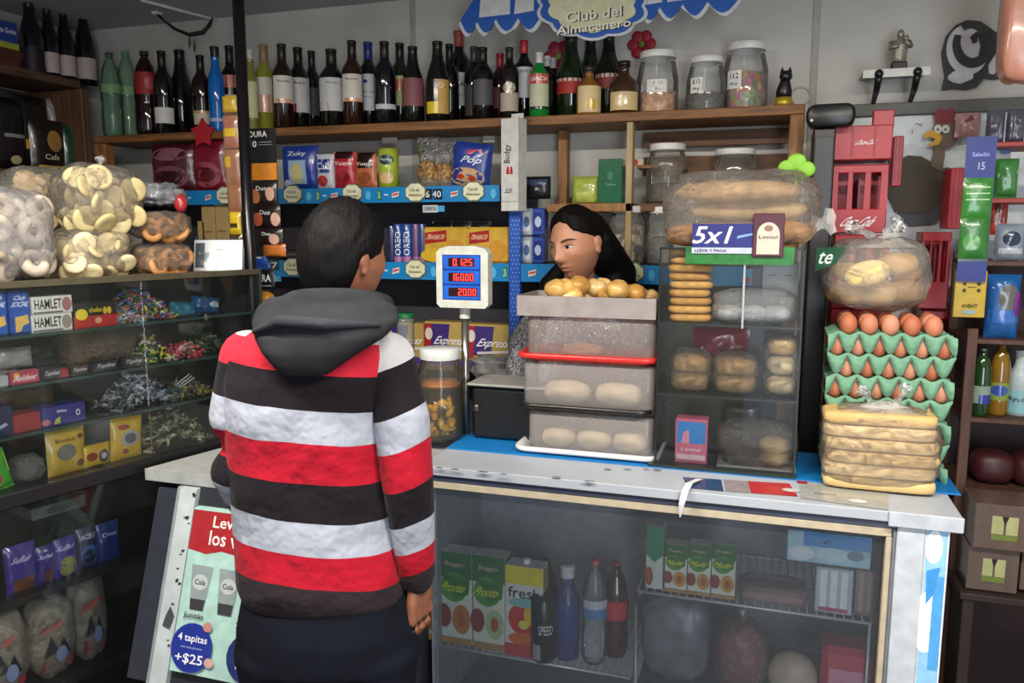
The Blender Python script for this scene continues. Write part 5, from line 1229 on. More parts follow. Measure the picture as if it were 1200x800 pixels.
# the tray bottom sits on the counter
_, zt2, w2 = tray('black_tray', 'black glossy tray in the middle of the bread stack', 606, 763, 480, '#1b1a18')
_, zt3, w3 = tray('red_tray', 'red plastic tray in the upper bread stack', 603, 770, 420, '#d02a26')
cxq = fit(SHOP, 606, 348, 769, 372, TY - TD + .01)
zt4 = cxq[1]
_, bx1, bw1 = clearbox('clear hazy food box of bread on the white tray', 618, 768, zt1 + .004, zt2 - .004)
_, bx2, bw2 = clearbox('clear hazy food box of buns on the black tray', 612, 768, zt2 + .004, zt3 - .006)
_, bx3, bw3 = clearbox('clear film wrapped food box with one bun on the red tray', 616, 768, zt3 + .004, zt4 - .002, True)
def bun(label, group, x, y, z, r, col, flat=.6, name='bread_roll', sd=0, sx_=1., rz=0.):
    fn = lambda q: 1 + .06 * noise.noise((q.x * 2 + sd, q.y * 2, q.z * 2))
    mb = MB().ell((0, 0, r[2]), r, 18, 12, 0, fn, .85)
    o = mb.build(name, M(col, .5, .4, 0, .18, 14., .1), None, (x, y, z), rz)
    return tag(o, label, 'bread', group)
for i in range(3): bun(['pale loaf at the left inside the lowest box', 'pale loaf in the middle inside the lowest box', 'pale loaf at the right inside the lowest box'][i], 'loaves in the lowest box', bx1 - bw1 * .29 + i * bw1 * .29, TY, zt1 + .006, (bw1 * .14, .07, .033), '#b5a487', sd=i)
for i in range(2): bun(['pale bun at the left inside the middle box', 'pale bun at the right inside the middle box'][i], 'buns in the middle box', bx2 - bw2 * .2 + i * bw2 * .4, TY, zt2 + .006, (bw2 * .18, .07, .04), '#b9a88c', sd=i + 5)
bun('orange brown bun alone inside the film wrapped box', None, bx3 - bw3 * .1, TY - .02, zt3 + .006, (bw3 * .17, .05, .020), '#b07a4c', sd=9)
tb = T('cardboard_tray', 'white cardboard tray of glazed rolls on top of the bread stack', 'tray', SHOP, (cxq[0], TY, zt4))
w_, h_ = cxq[2], cxq[3]
MB().box(-w_ / 2, w_ / 2, -TD + .01, TD - .01, 0, .003).build('tray_base', M('#958d8a', .6), tb)
for nm, a in (('front_wall', (-w_ / 2, w_ / 2, -TD + .008, -TD + .012)), ('back_wall', (-w_ / 2, w_ / 2, TD - .012, TD - .008)), ('side_wall', (-w_ / 2, -w_ / 2 + .004, -TD + .012, TD - .012)), ('side_wall', (w_ / 2 - .004, w_ / 2, -TD + .012, TD - .012))):
    MB().box(*a, 0, h_).build(nm, M('#8d8583', .6), tb)
rnd = random.Random(3); k = 0
rolls = [(657, 338, .045), (678, 334, .042), (702, 337, .046), (724, 339, .042), (744, 343, .040), (758, 347, .034), (668, 346, .036), (714, 346, .036), (692, 347, .036)]
for i, (px, py, r) in enumerate(rolls):
    q = SHOP.hit(px, py, y=TY - .04 + .05 * (i % 3) - .03)
    mb = MB().ell((0, 0, 0), (r * 1.1, r * .85, r * .70), 28, 16, 0, lambda q, i=i: 1 - .26 * max(0., q.z + .2) * math.exp(-((q.x + .12 * sin(3 * q.y + i)) / .2) ** 2) + .07 * noise.noise(q * 2 + Vector((i, 0, 0))))
    o = mb.build('glazed_roll', M(['#c49a56', '#b98a44', '#ceab70'][i % 3], .32, .5, 0, .35, 22., 0, .2), None, q); o.rotation_euler = (0, 0, rnd.uniform(0, 3))
    tag(o, 'glazed golden roll heaped in the cardboard tray', 'bread roll', 'glazed rolls in the tray')
for i in range(10):
    q = (cxq[0] + rnd.uniform(-.3, .42) * w_, TY + rnd.uniform(-.06, .07), zt4 + .022)
    o = bpy.data.objects.new('glazed_roll', bpy.data.objects['glazed_roll'].data); COL.objects.link(o); o.location = q; o.rotation_euler = (0, 0, rnd.uniform(0, 3))
    tag(o, 'glazed golden roll heaped in the cardboard tray', 'bread roll', 'glazed rolls in the tray')

# ------------------------------------------------------------------ small glass display case with bread and sweets
GX0 = SHOP.hit(771, 420, y=2.21).x; GX1 = SHOP.hit(937, 420, y=2.21).x; GD0, GD1 = 2.21, 2.40
GT = SHOP.hit(850, 290, y=GD0).z
gc = T('glass_bread_case', 'upright glass bread case with two shelves standing on the counter', 'display case', SHOP, (0, 0, 0))
m_g2 = clear('#e8f0ec', .006, .85, .03, name='bread_case_glass'); m_edge = M('#1c2422', .25, name='glass_edge')
gz = [MT + .008, (SHOP.hit(771, 378, y=GD0).z + SHOP.hit(937, 384, y=GD0).z) / 2, (SHOP.hit(771, 461, y=GD0).z + SHOP.hit(937, 470, y=GD0).z) / 2]
MB().box(GX0 - .02, GX1 + .006, GD0 - .008, GD1 + .01, MT, MT + .008, 0, .001).build('base_plate', M('#1e2a28', .3), gc)
MB().box(GX0, GX1, GD0, GD1, GT - .004, GT).build('top_pane', m_g2, gc)
for z in gz[1:]:
    MB().box(GX0 + .003, GX1 - .003, GD0 + .004, GD1 - .003, z - .005, z).build('glass_shelf', m_gs, gc)
    MB().box(GX0 + .002, GX1 - .002, GD0 + .001, GD0 + .0038, z - .006, z).build('shelf_edge', m_edge, gc)
MB().box(GX0 + .003, GX1 - .003, GD0, GD0 + .0008, gz[0], GT - .005).build('front_pane', m_g2, gc)
MB().box(GX0, GX0 + .0008, GD0 + .003, GD1, gz[0], GT - .005).build('side_pane', m_g2, gc)
MB().box(GX1 - .0008, GX1, GD0 + .003, GD1, gz[0], GT - .005).build('side_pane', m_g2, gc)
for x in (GX0, GX1):
    for y in (GD0, GD1): MB().box(x - .0025, x + .0025, y - .002, y + .003, MT + .008, GT).build('glass_edge', m_edge, gc)
MB().box(GX0, GX1, GD0 - .002, GD0 + .002, GT - .006, GT).build('glass_edge', m_edge, gc)
MB().box(GX0 + .003, GX1 - .003, GD1 - .002, GD1, gz[0], GT - .005).build('back_pane', clear('#c8d2ce', .05, .8, .05), gc)
q0 = SHOP.hit(873, 305, y=GD0 - .003); q1 = SHOP.hit(868, 385, y=GD0 - .003)
MB().box(q0.x - .003, q0.x + .003, GD0 - .006, GD0 - .001, q1.z, GT, 0, .001).build('door_handle', M('#c8ccd0', .2, .5, .6), gc)
# flat breads stack
cx, zb, w, h = fit(SHOP, 781, 290, 834, 378, GD0 + .02, gz[1])
for i in range(9):
    mb = MB().ell((0, 0, 0), (w / 2 * random.uniform(.94, 1.04), .045, h / 9 * .52), 22, 8, 0, lambda q, i=i: 1 + .05 * noise.noise((q.x * 3 + i, q.y * 3, 0)), .6)
    o = mb.build('flat_bread', M(['#b88a48', '#c29450', '#ae8040'][i % 3], .6, .3, 0, .22, 40., .3), None, (cx + random.uniform(-.004, .004), GD0 + .075, gz[1] + h / 9 * (i + .5)))
    tag(o, 'brown flat bread in the tall stack inside the glass case', 'bread', 'stacked flat breads')
# white sugared breads in bag, top shelf
e, dm = plastic_bag('sugar_bread_bag', 'clear bag of white sugared breads on the top case shelf', SHOP, (833, 340, 934, 378), GD0 + .02, .13, gz[1], clear('#e6e8ea', .16, .95, .08, .6, 30.), p=.6, seed=2)
for i in range(3): bun(['white sugared bread at left in the top bag', 'white sugared bread in the middle of the top bag', 'white sugared bread at right in the top bag'][i], 'sugared breads', dm[0] - dm[3] * .28 + i * dm[3] * .28, dm[1], gz[1] + .004, (dm[3] * .16, .045, .022), '#c2c3c6', sd=i, name='sugared_bread')
carton('blue_label_carton', 'narrow dark carton with blue label behind the sugared breads', 'carton', SHOP, (870, 312, 893, 345), GD0 + .13, .03, '#3a4248', (('r', 0, .3, .5, .9, '#3a86b0'), ('r', .1, .4, .4, .6, '#a83a30')), None)
carton('grey_carton', 'pale grey carton with printed dots behind the sugared breads', 'carton', SHOP, (893, 308, 936, 346), GD0 + .13, .03, '#8e9494', (('r', .2, .6, .4, .64, '#5a6264'), ('r', .6, .6, .8, .64, '#5a6264')), None)
# middle shelf
for i, bx in enumerate(((783, 412, 833, 461), (833, 416, 890, 465))):
    e, dm = plastic_bag('sliced_bread_bag', ['clear bag of brown sliced bread at left on middle shelf', 'clear bag of seeded brown bread at right on middle shelf'][i], SHOP, bx, GD0 + .02, .11, gz[2], clear('#e0d8cc', .07, .95, .06, .7, 26.), p=.6, seed=40 + i)
    for j in range(2):
        mb = MB().ell((0, 0, 0), (dm[3] * .42, .042, dm[5] * .21), 18, 10, 0, lambda q: 1 + .05 * noise.noise(q * 3), .6)
        o = mb.build('brown_bread', M('#9a7444' if j else '#a58050', .6, .3, 0, .25, 60., .2), None, (dm[0], dm[1], gz[2] + dm[5] * (.24 + .42 * j)))
        tag(o, ['brown bread half inside the left clear bag', 'seeded brown bread inside the right clear bag'][i], 'bread', ['breads in the left bag', 'breads in the right bag'][i])
pouch('magenta_bag', 'crumpled magenta bag at the back of the middle shelf', 'bag', SHOP, (812, 384, 878, 416), GD0 + .13, .05, '#7c1a3c', (('e', .3, .4, .2, .2, '#a84a68'),), gz[2] + .05, crimp=False, wr=.02)
e, dm = plastic_bag('white_bun_pack', 'clear pack of white buns standing at right of middle shelf', SHOP, (894, 394, 938, 470), GD0 + .03, .10, gz[2], clear('#e0d8cc', .06, .95, .06, .5, 26.), p=.5, seed=50)
for j in range(3): bun(['lowest white bun in the upright pack', 'middle white bun in the upright pack', 'top toasted bun in the upright pack'][j], 'buns in the upright pack', dm[0], dm[1], gz[2] + .004 + j * dm[5] * .32, (dm[3] * .40, .042, dm[5] * .155), ['#cbb48e', '#cdb997', '#c4a068'][j], sd=j + 30)
# bottom shelf
carton('pink_blue_box', 'small pink and blue picture box on the case floor', 'box', SHOP, (791, 491, 829, 543), GD0 + .03, .06, '#c2607a', (('r', .06, .45, .94, .94, '#2f7cc4'), ('p', [(.2, .45), (.45, .45), (.42, .75), (.25, .7)], '#d08aa0'), ('r', .06, .08, .94, .20, '#d8b0bc'), txt('Leche', .5, .32, .6, .07, '#e8d0d8')), gz[0], side='#2a3a7c')
e, dm = plastic_bag('dark_bun_tray', 'wrapped tray of dark and pale buns on the case floor', SHOP, (838, 497, 936, 556), GD0 + .012, .14, gz[0], clear('#e0d8cc', .08, .95, .06, .7, 24.), p=.6, seed=60)
for j, (dx, z, c, lb) in enumerate(((-.2, 0, '#3a2a24', 'dark chocolate bun in the wrapped tray'), (.22, 0, '#c0a070', 'lower pale bun in the wrapped tray'), (.22, .032, '#c4a678', 'upper pale bun in the wrapped tray'))):
    bun(lb, None, dm[0] + dx * dm[3], dm[1], gz[0] + .006 + z, (dm[3] * (.24 if j == 0 else .19), .05, .022 if j else .028), c, sd=j + 70)
MB().box(-dm[3] * .48, dm[3] * .48, -.062, .062, 0, .006, 0, .002).build('foam_tray', M('#9a9a94', .6), e)
pouch('black_slip', 'black folded slip behind the wrapped tray', 'paper', SHOP, (845, 475, 892, 505), GD0 + .14, .02, '#14181a', (), None, crimp=False)
# ads on top front edge of the case
FL = GD0 - .012
gp = T('shelf_talker', 'green edged purple 5x1 shelf sign on top of the bread case', 'sign', SHOP, (0, 0, 0))
cx, zb, w, h = fit(SHOP, 803, 289, 931, 310, FL)
b_ = MB().box(cx - w / 2, cx + w / 2, FL, FL + .004, zb, zb + h, 0, .0005).build('green_strip', M('#1f6a2a', .4, .5, 0, .4, 30.), gp)
cx2, zb2, w2_, h2_ = fit(SHOP, 811, 262, 886, 297, FL - .004)
b2 = MB().box(cx2 - w2_ / 2, cx2 + w2_ / 2, FL - .004, FL - .001, zb2, zb2 + h2_, 0, .0005).build('purple_card', M('#1f2470', .4), gp)
sf5 = lambda u, v, o: (cx2 + (u - .5) * w2_, FL - .004 - o, zb2 + v * h2_)
deco(b2, sf5, [('r', 0, 0, 1, .2, '#b5bccc'), txt('5x1', .32, .62, .56, .58, '#e4e4ec', .15), ('p', [(.7, .5), (.95, .62), (.98, .7), (.72, .6)], '#7aa0d0'), txt('LLEVA Y PAGA', .3, .1, .5, .1, '#2a2a5a')])
cx3, zb3, w3_, h3_ = fit(SHOP, 882, 250, 919, 301, FL - .010)
b3 = MB().box(cx3 - w3_ / 2, cx3 + w3_ / 2, FL - .010, FL - .005, zb3, zb3 + h3_, 0, .002).build('soap_card', M('#4a1a2c', .4), gp)
sf6 = lambda u, v, o: (cx3 + (u - .5) * w3_, FL - .010 - o, zb3 + v * h3_)
deco(b3, sf6, [('e', .5, .52, .36, .28, '#c4bdac'), ('r', .14, .06, .86, .5, '#c4bdac'), txt('Limol', .5, .46, .6, .08, '#5a3a3a'), ('e', .5, .66, .14, .07, '#8a6a5a')])
# big bag of long rolls on top of the case
e, dm = plastic_bag('bread_roll_bag', 'big clear bag of long bread rolls on top of the glass case', SHOP, (774, 198, 962, 288), GD0 + .0, .20, GT + .002, clear('#efe6da', .10, .98, .07, .8, 30.), [(.46, .28, .30, .16, 1.35)], p=.6, seed=70, wr=.14)
for i, (u, z, l, c) in enumerate(((-.05, .18, .42, '#b98a54'), (.05, .5, .38, '#c8ab7c'), (-.02, .74, .40, '#b9966a'), (.30, .2, .18, '#c08a4c'), (-.3, .16, .18, '#b87f40'))):
    mb = MB().ell((0, 0, 0), (dm[3] * l, .05, dm[5] * .15), 22, 10, 0, lambda q, i=i: 1 + .08 * noise.noise(q * 2.4 + Vector((i * 3, 0, 0))), .8)
    o = mb.build('long_roll', M(c, .55, .3, 0, .2, 20., .1), None, (dm[0] + u * dm[3], dm[1] + (.035 if i % 2 else -.025), GT + dm[5] * z))
    tag(o, ['lowest long bread roll in the big bag', 'pale middle long roll in the big bag', 'topmost long roll in the big bag', 'golden roll end at right in the big bag', 'golden roll end at left in the big bag'][i], 'bread roll', 'long rolls in the big bag')
# green clover ornament
q = SHOP.hit(933, 202, y=2.36)
e = T('clover_ornament', 'bright green clover ornament behind the bread bag', 'ornament', SHOP, q)
for a, r in ((pi * .9, .024), (pi / 2, .026), (.1, .024)):
    MB().ell((cos(a) * .026, 0, .006 + sin(a) * .022), (r, .005, r * .9), 16, 8).build('leaf', M('#7ab52a', .5), e)
MB().box(-.004, .004, -.003, .003, -.05, .0).build('stem', M('#7ab52a', .5), e)
# green "te" card
cx, zb, w, h = fit(SHOP, 956, 289, 990, 318, 2.33)
e = T('green_word_card', 'dark green card with white script letters by the bread case', 'card', SHOP, (cx, 2.33, zb), -.2)
MB().prism([(-w / 2, .0), (w * .2, .02), (w / 2, h), (-w / 2, h * .95)], -.002, .002).build('card', M('#0f4a30', .4), e)
deco(e, lambda u, v, o, w=w, h=h: ((u - .5) * w, -.002 - o, v * h), [('t', 'te', .35, .55, .5, .5, '#d8e4dc', .3)])

# ------------------------------------------------------------------ egg trays
EY = 2.295
ex0 = SHOP.hit(966, 470, y=EY).x; ex1 = SHOP.hit(1116, 470, y=EY).x; EW = ex1 - ex0
def egg_tray(label, pyrim, group, k, eggs=5, z=None):
    off_ = .5 if eggs == 5 else 0.
    zr = SHOP.hit(1040, pyrim, y=EY).z if z is None else z
    n = 6; cell = EW / n; hD = .05
    e = T('egg_tray', label, 'egg tray', SHOP, ((ex0 + ex1) / 2, EY, zr))
    # moulded pulp: a grid surface with cups and peaks
    nx, ny = 48, 40; dp = cell * 3.4
    def hz(x, y): return -.012 + .010 * (cos(2 * pi * (x / cell - off_)) * .5 + cos(2 * pi * y / cell) * .5)
    vs = []; fs = []
    for j in range(ny + 1):
        for i in range(nx + 1):
            x = i / nx * EW; y = j / ny * dp; vs.append((x - EW / 2, y, hz(x, y)))
    for j in range(ny):
        for i in range(nx): fs.append((j * (nx + 1) + i, j * (nx + 1) + i + 1, (j + 1) * (nx + 1) + i + 1, (j + 1) * (nx + 1) + i))
    MB().add(vs, fs, 0, True).build('moulded_cups', m_egg, e)
    # front skirt: scalloped lip hanging below the rim
    vs = []; fs = []
    N = 60
    for i in range(N + 1):
        x = i / N * EW; ph = abs(sin(pi * (x / cell - off_)))
        zz = hz(x, 0)
        vs += [(x - EW / 2, -.008, zz), (x - EW / 2, -.009 - .006 * ph, zz - .006 - .010 * ph), (x - EW / 2, -.002 - .014 * ph, zz - .010 - .024 * ph), (x - EW / 2, .006 - .010 * ph, zz - .014 - .036 * ph ** .7)]
    for i in range(N):
        for j in range(3): fs.append((i * 4 + j, i * 4 + 4 + j, i * 4 + 5 + j, i * 4 + 1 + j))
    MB().add(vs, fs, 0, True).build('front_lip', m_egg, e)
    for r_ in range(3):
        ne = eggs if r_ == 0 else 5
        for i in range(eggs):
            x = (i + 1) * cell if eggs == 5 else (i + .5) * cell
            y = cell * (.5 + r_)
            o = link('egg', EGG.data) if bpy.data.objects.get('egg') and EGG.users > 1 or True else None
            o.data = EGGM[(i + r_ + k) % 3]
            o.location = ((ex0 + ex1) / 2 - EW / 2 + x, EY + y, zr - .016); o.rotation_euler = (0, 0, i)
            tag(o, (['first', 'second', 'third', 'fourth', 'fifth', 'sixth'][i] + ' brown egg from the left, front row of the ' + group) if r_ == 0 else 'brown egg in the rear rows of the ' + group, 'egg', ('front' if r_ == 0 else 'rear') + ' eggs in the ' + group)
    return e
m_egg = M('#6f9a80', .85, .2, 0, .15, 60., .2, name='green_pulp')
EGGM = []
for c in ('#b5694a', '#c07a5c', '#c98a6e'):
    mb = MB().ell((0, 0, .030), (.0225, .0225, .030), 16, 12, 0, lambda q: 1 - .06 * q.z)
    o = mb.build('egg_source', M(c, .5, .4, 0, .06, 30.)); EGGM.append(o.data); bpy.data.objects.remove(o)
class _E: data = EGGM[0]; users = 2
EGG = _E
zt0 = SHOP.hit(1040, 388, y=EY).z; zt_last = MT + .05
NT = 7
for k in range(NT):
    z = zt0 - (zt0 - zt_last) * k / (NT - 1)
    egg_tray(['topmost', 'second', 'third', 'fourth', 'fifth', 'sixth', 'lowest'][k] + [' green egg tray under the clear bread bag', ' green egg tray counted from the top', ' green egg tray standing on the counter'][0 if k == 0 else 2 if k == NT - 1 else 1], 0, ['topmost', 'second', 'third', 'fourth', 'fifth', 'sixth', 'lowest'][k] + ' green tray', k, 5 if k % 2 == 0 else 6, z)
# bag of rolls on the eggs
ztop = zt0 + .046
e, dm = plastic_bag('roll_bag', 'knotted clear bag of bread pieces resting on the egg trays', SHOP, (966, 278, 1099, 366), EY + .01, .20, ztop, clear('#efeae0', .14, .95, .12, .5, 22.), [(.06, 1.02, .30, .16, .85), (-.02, 1.0, .42, .12, -1.15)], p=.72, seed=80, wr=.10)
cx, cy_, zb, w, t, h = dm
MB().loft([(.02, 0, h * .86, w * .30, t * .26), (.03, 0, h * 1.0, w * .12, t * .12), (.04, 0, h * 1.06, w * .05, t * .06)], 16).build('gathered_neck', clear('#f2f0ea', .45, .95, .15, .5, 30.), e)
o = MB().ell((0, 0, 0), (.058, .018, .034), 24, 12, 0, None, .9).build('bread_slice', M('#d6bc7e', .6, .3, 0, .08, 20.), None, (cx - .03, cy_ - t * .40, zb + h * .52), rot=(0, -.25, 0)); tag(o, 'big pale oval bread slice in front inside the roll bag', 'bread')
for i, (dx, dz, r) in enumerate(((-.27, .2, .046), (.02, .2, .05), (.29, .24, .046), (.2, .62, .045), (-.26, .5, .035), (.3, .48, .035), (-.08, .4, .04))):
    bun('golden bread piece inside the bag on the eggs', 'bread pieces on the eggs', cx + dx * w, cy_ + .0 + .02 * (i % 3), zb + dz * h - r * .6, (r * 1.15, r, r * .72), ['#b98e54', '#c09a62', '#b0824a'][i % 3], sd=90 + i)
# bag of sandwich bread in front
e, dm = plastic_bag('sandwich_bread_bag', 'knotted clear bag of six thin sandwich breads before the egg trays', SHOP, (963, 482, 1108, 566), 2.145, .135, FTOP + .001, clear('#f0ece2', .09, .95, .08, .5, 22.), [(-.06, 1.02, .26, .10, -.75), (.10, 1.02, .30, .10, .55)], p=.5, seed=95, wr=.05)
cx, cy_, zb, w, t, h = dm
MB().loft([(0, 0, h * .93, w * .36, t * .32), (.01, 0, h * 1.02, w * .16, t * .16), (.012, 0, h * 1.06, w * .05, t * .05)], 16).build('gathered_neck', clear('#f2f0ea', .4, .95, .15, .5, 30.), e)
for i in range(6):
    hh = h * .94 / 6
    mb = MB().ell((0, 0, hh * .48), (w * .475, t * .43, hh * .49), 32, 10, 0, lambda q, i=i: 1 + .02 * noise.noise(q * 3 + Vector((i * 2, 0, 0))), .32)
    o = mb.build('sandwich_bread', M(['#cfb078', '#d5b884', '#c9a86c'][i % 3], .65, .3, 0, .08, 30.), None, (cx + random.uniform(-.006, .006), cy_, zb + .004 + i * hh), random.uniform(-.02, .02))
    tag(o, ['bottom thin sandwich bread in the clear bag', 'second thin sandwich bread from the bottom', 'third thin sandwich bread from the bottom', 'fourth thin sandwich bread from the bottom', 'fifth thin sandwich bread from the bottom', 'top thin sandwich bread in the clear bag'][i], 'bread', 'sandwich breads')

# ------------------------------------------------------------------ goods in the fridge
FI = FD + .085
def juice(label, bx, y, z0, col='#2f7a3a', fr_c='#b06a3a', t=.06, brand='Pronto', group=None):
    return carton('juice_carton', label, 'juice carton', SHOP, bx, y, t, '#c3cabf', (('r', 0, .72, 1, 1, '#1f5f30'), ('e', .45, .62, .42, .16, '#3f8a34'), ('p', [(.1, .74), (.95, .74), (.9, .56), (.5, .5)], '#2a6a28'), txt(brand, .46, .62, .7, .10, '#c9d23a', .3), txt('Baggio', .5, .87, .6, .06, '#b89a90'), ('e', .15, .30, .22, .13, '#7a2c2c'), ('e', .68, .28, .28, .16, fr_c), ('e', .68, .28, .12, .08, '#9a4a24'), ('r', 0, 0, 1, .07, '#9a7a4a')), z0, group=group, side='#3a6a3c')
juice('green juice carton at the left half hidden by the hand', (478, 655, 513, 748), FI, RZ1 + .006)
juice('green juice carton with orange half, second on the rack', (515, 647, 553, 752), FI, RZ1 + .006)
juice('green juice carton with pale fruit, third on the rack', (554, 652, 592, 758), FI, RZ1 + .006, fr_c='#9ab08a')
e = carton('juice_carton', 'yellow topped fresh juice carton with red fruit print', 'juice carton', SHOP, (592, 664, 636, 768), FI - .01, .06, '#c9ccca', (('r', 0, .80, 1, 1, '#cdbf2a'), txt('fresh', .5, .71, .84, .12, '#1c2a34'), ('e', .5, .42, .42, .18, '#b5302c'), ('e', .72, .48, .22, .12, '#d0b02a'), ('e', .5, .36, .14, .05, '#c8c84a'), ('e', .5, .2, .42, .07, '#c0622a'), ('r', 0, 0, 1, .14, '#b03a3a'), ('e', .5, .6, .4, .05, '#7aaab0')), RZ1 + .006, side='#b5a83a')
MB().lathe([(.011, 0), (.011, .014), (0, .014)], 14, (.0, 0, fit(SHOP, 592, 664, 636, 768, FI - .01, RZ1 + .006)[3])).build('screw_cap', M('#d0d0cc', .4), e)
cx, zb, w, h = fit(SHOP, 621, 697, 650, 772, FI - .012, RZ1 + .006)
e = T('energy_drink_can', 'black energy drink can in front of the fresh carton', 'can', SHOP, (cx, FI + .0, RZ1 + .006), radians(10))
MB().lathe([(0, 0), (w * .4, 0), (w / 2, .008), (w / 2, h - .010), (w * .4, h), (w * .36, h - .003), (0, h - .003)], 24).build('can_body', M('#23262a', .25, .5, .5), e)
deco(e, s_cyl(w / 2, 0, h, 1.2), [('t', 'SPEED', .62, .52, .5, .14, '#c2c6ca'), ('r', .15, .06, .45, .3, '#8a9094')])
m_blue = M('#17267c', .15, .6, 0, .1, 20., 0, .4)
bottle('blue drink bottle with white cap on the fridge rack', SHOP, 665, 662, FI, RZ1 + .006, 31, 'slim', clear('#6a7ab8', .25, .95, .05), '#c3c8cc', None, (), ybase=770, liquid=(.60, m_blue))
bottle('clear water bottle with red cap and blue label in the fridge', SHOP, 697, 655, FI, RZ1 + .006, 30, 'pet', clear('#c8d0d8', .16, .95, .05), '#b52a34', (.46, .64, '#4a7aa8'), (('r', 0, .55, 1, 1, '#b5bcc4'),), ybase=772)
bottle('cola bottle with red cap and red label in the fridge', SHOP, 722, 658, FI, RZ1 + .006, 31, 'pet', '#3a1416', '#a3242c', (.42, .62, '#b52434'), (), ybase=785)
bottle('dark bottle standing behind the blue drink', SHOP, 640, 655, FI + .12, RZ1 + .006, 28, 'pet', '#14181a', '#1c2022', None, (), ybase=765)
carton('tall_green_carton', 'tall green and white carton at left of upper rack', 'juice carton', SHOP, (757, 616, 777, 690), FI, .05, '#b8bfb8', (('r', 0, .55, 1, 1, '#1f7a5a'), ('p', [(0, .55), (1, .55), (.5, .42)], '#1f7a5a'), ('e', .2, .2, .25, .15, '#8a4a3a')), RZ2 + .006)
for i, (x0, x1) in enumerate(((779, 805), (806, 833), (834, 862))):
    juice(['first small juice box on the upper fridge rack', 'middle small juice box on the upper fridge rack', 'last small juice box on the upper fridge rack'][i], (x0, 638, x1, 694 + 4 * i), FI, RZ2 + .006, t=.045, brand='Multi', group='small juice boxes', fr_c='#b5803a')
e, dm = plastic_bag('ham_pack', 'flat clear pack of pink ham slices on the upper rack', SHOP, (864, 690, 946, 720), FI - .005, .12, RZ2 + .006, clear('#c8b8b8', .3, .95, .08, .5), p=.55, seed=99)
MB().box(-dm[3] * .45, dm[3] * .45, -.05, .05, .003, dm[5] * .55, 0, .004).build('ham_slices', M('#8c5c5c', .5), e)
cx, zb, w, h = fit(SHOP, 922, 627, 1022, 664, FI - .03)
e = T('ice_box_card', 'blue and pale icy box hanging high in the fridge corner', 'box', SHOP, (cx, FI - .0, zb), 0)
MB().box(-w / 2, w / 2, -.02, .02, 0, h, 0, .003).build('box_body', M('#8fb4c4', .4, .5, 0, .2, 30.), e)
deco(e, s_box(w, h, .04), [('r', .2, .55, 1, 1, '#1f7ab8'), ('e', .18, .3, .16, .22, '#c2cfd2'), ('e', .55, .35, .2, .22, '#b0c8d0'), ('e', .82, .38, .1, .16, '#5a7a8c'), ('p', [(.42, .72), (.46, .66), (.52, .84), (.46, .74)], '#1c3a5a')])
e = carton('clear_pot_pack', 'pack of white tubes with red ends beside the ice box', 'packet', SHOP, (955, 666, 999, 732), FI, .05, '#a3adb4', (('r', .12, .1, .3, .95, '#ccd4da'), ('r', .4, .1, .58, .95, '#ccd4da'), ('r', .68, .1, .86, .95, '#ccd4da'), ('r', .1, .04, .9, .13, '#9a4050')), RZ2 + .006)
carton('brown_tube_pack', 'brownish upright pack at far right of the upper rack', 'packet', SHOP, (1001, 668, 1026, 734), FI + .01, .05, '#6c5a54', (('r', .2, .1, .4, .95, '#8a7a74'), ('r', .6, .1, .8, .95, '#8a7a74')), RZ2 + .006)
# lower right
FB = .132
zz = SHOP.hit(780, 800, y=FI).z
MB().box(xm + .012, gx1 - .01, FD + .07, 2.44, zz - .02, zz - .012, 0, .002).build('lower_shelf', M('#5a6068', .4), fg)
e, dm = plastic_bag('grey_milk_bag', 'grey crumpled bag in the lower right fridge shelf', SHOP, (748, 706, 832, 802), FI, .14, zz - .012, M('#5c646c', .35, .5, 0, .3, 16., .5), p=.7, seed=120)
e, dm = plastic_bag('salami_bag', 'tied bag of dark red salami in the fridge', SHOP, (834, 738, 902, 806), FI, .13, zz - .012, clear('#b08a90', .25, .95, .08, .5), [(.0, .95, .2, .12, .1)], p=.75, seed=121)
MB().ell((0, 0, dm[5] * .48), (dm[3] * .42, .052, dm[5] * .44), 20, 14, 0, lambda q: 1 + .06 * noise.noise(q * 3)).build('salami', speckle('salami_meat', ['#6a2c34', '#7c3a40', '#9a6a68', '#5a2028'], 70, .4), e)
cx, zb, w, h = fit(SHOP, 899, 752, 962, 812, FI)
solo(MB().ell((0, 0, w / 2), (w / 2, .05, w / 2), 28, 16), 'round_cheese', M('#a89a88', .5), 'round beige cheese beside the salami bag', 'cheese', SHOP, (cx, FI + .055, zz - .012))
carton('pink_tub', 'pink red tub in the lower right corner of fridge', 'tub', SHOP, (962, 762, 1026, 812), FI, .10, '#a82c44', (('r', .15, .45, .9, .7, '#b87a90'),), zz - .012, bev=.015)
# ================================================================== shop sign over the plank
SG = 2.80
sg = T('awning_sign', 'blue and white scalloped awning sign with cream lettered plaque', 'sign', SHOP, (0, 0, 0))
def sxz(px, py, d=SG): q = SHOP.hit(px, py, y=d); return (q.x, q.z)
def board(px_poly, y0, y1, mat, name, par):
    pts = [sxz(*p) for p in px_poly]
    n = len(pts); 
    return MB().prism(pts, y0, y1).build(name, mat, par)
m_blue_s = M('#124fa6', .5, .4, 0, .06, name='sign_blue'); m_wh = M('#b9bec4', .5)
def lobe_edge(xa, ya, xb, yb, drop, n=6):
    return [(xa + (xb - xa) * i / n, ya + (yb - ya) * i / n + drop * sin(pi * i / n)) for i in range(n + 1)]
lobesL = [(540, 24, 559, 25), (559, 25, 581, 22), (581, 22, 607, 21), (607, 21, 634, 18)]
lobesR = [(752, 10, 773, 8), (773, 8, 800, 5), (800, 5, 829, 2), (829, 2, 866, -2)]
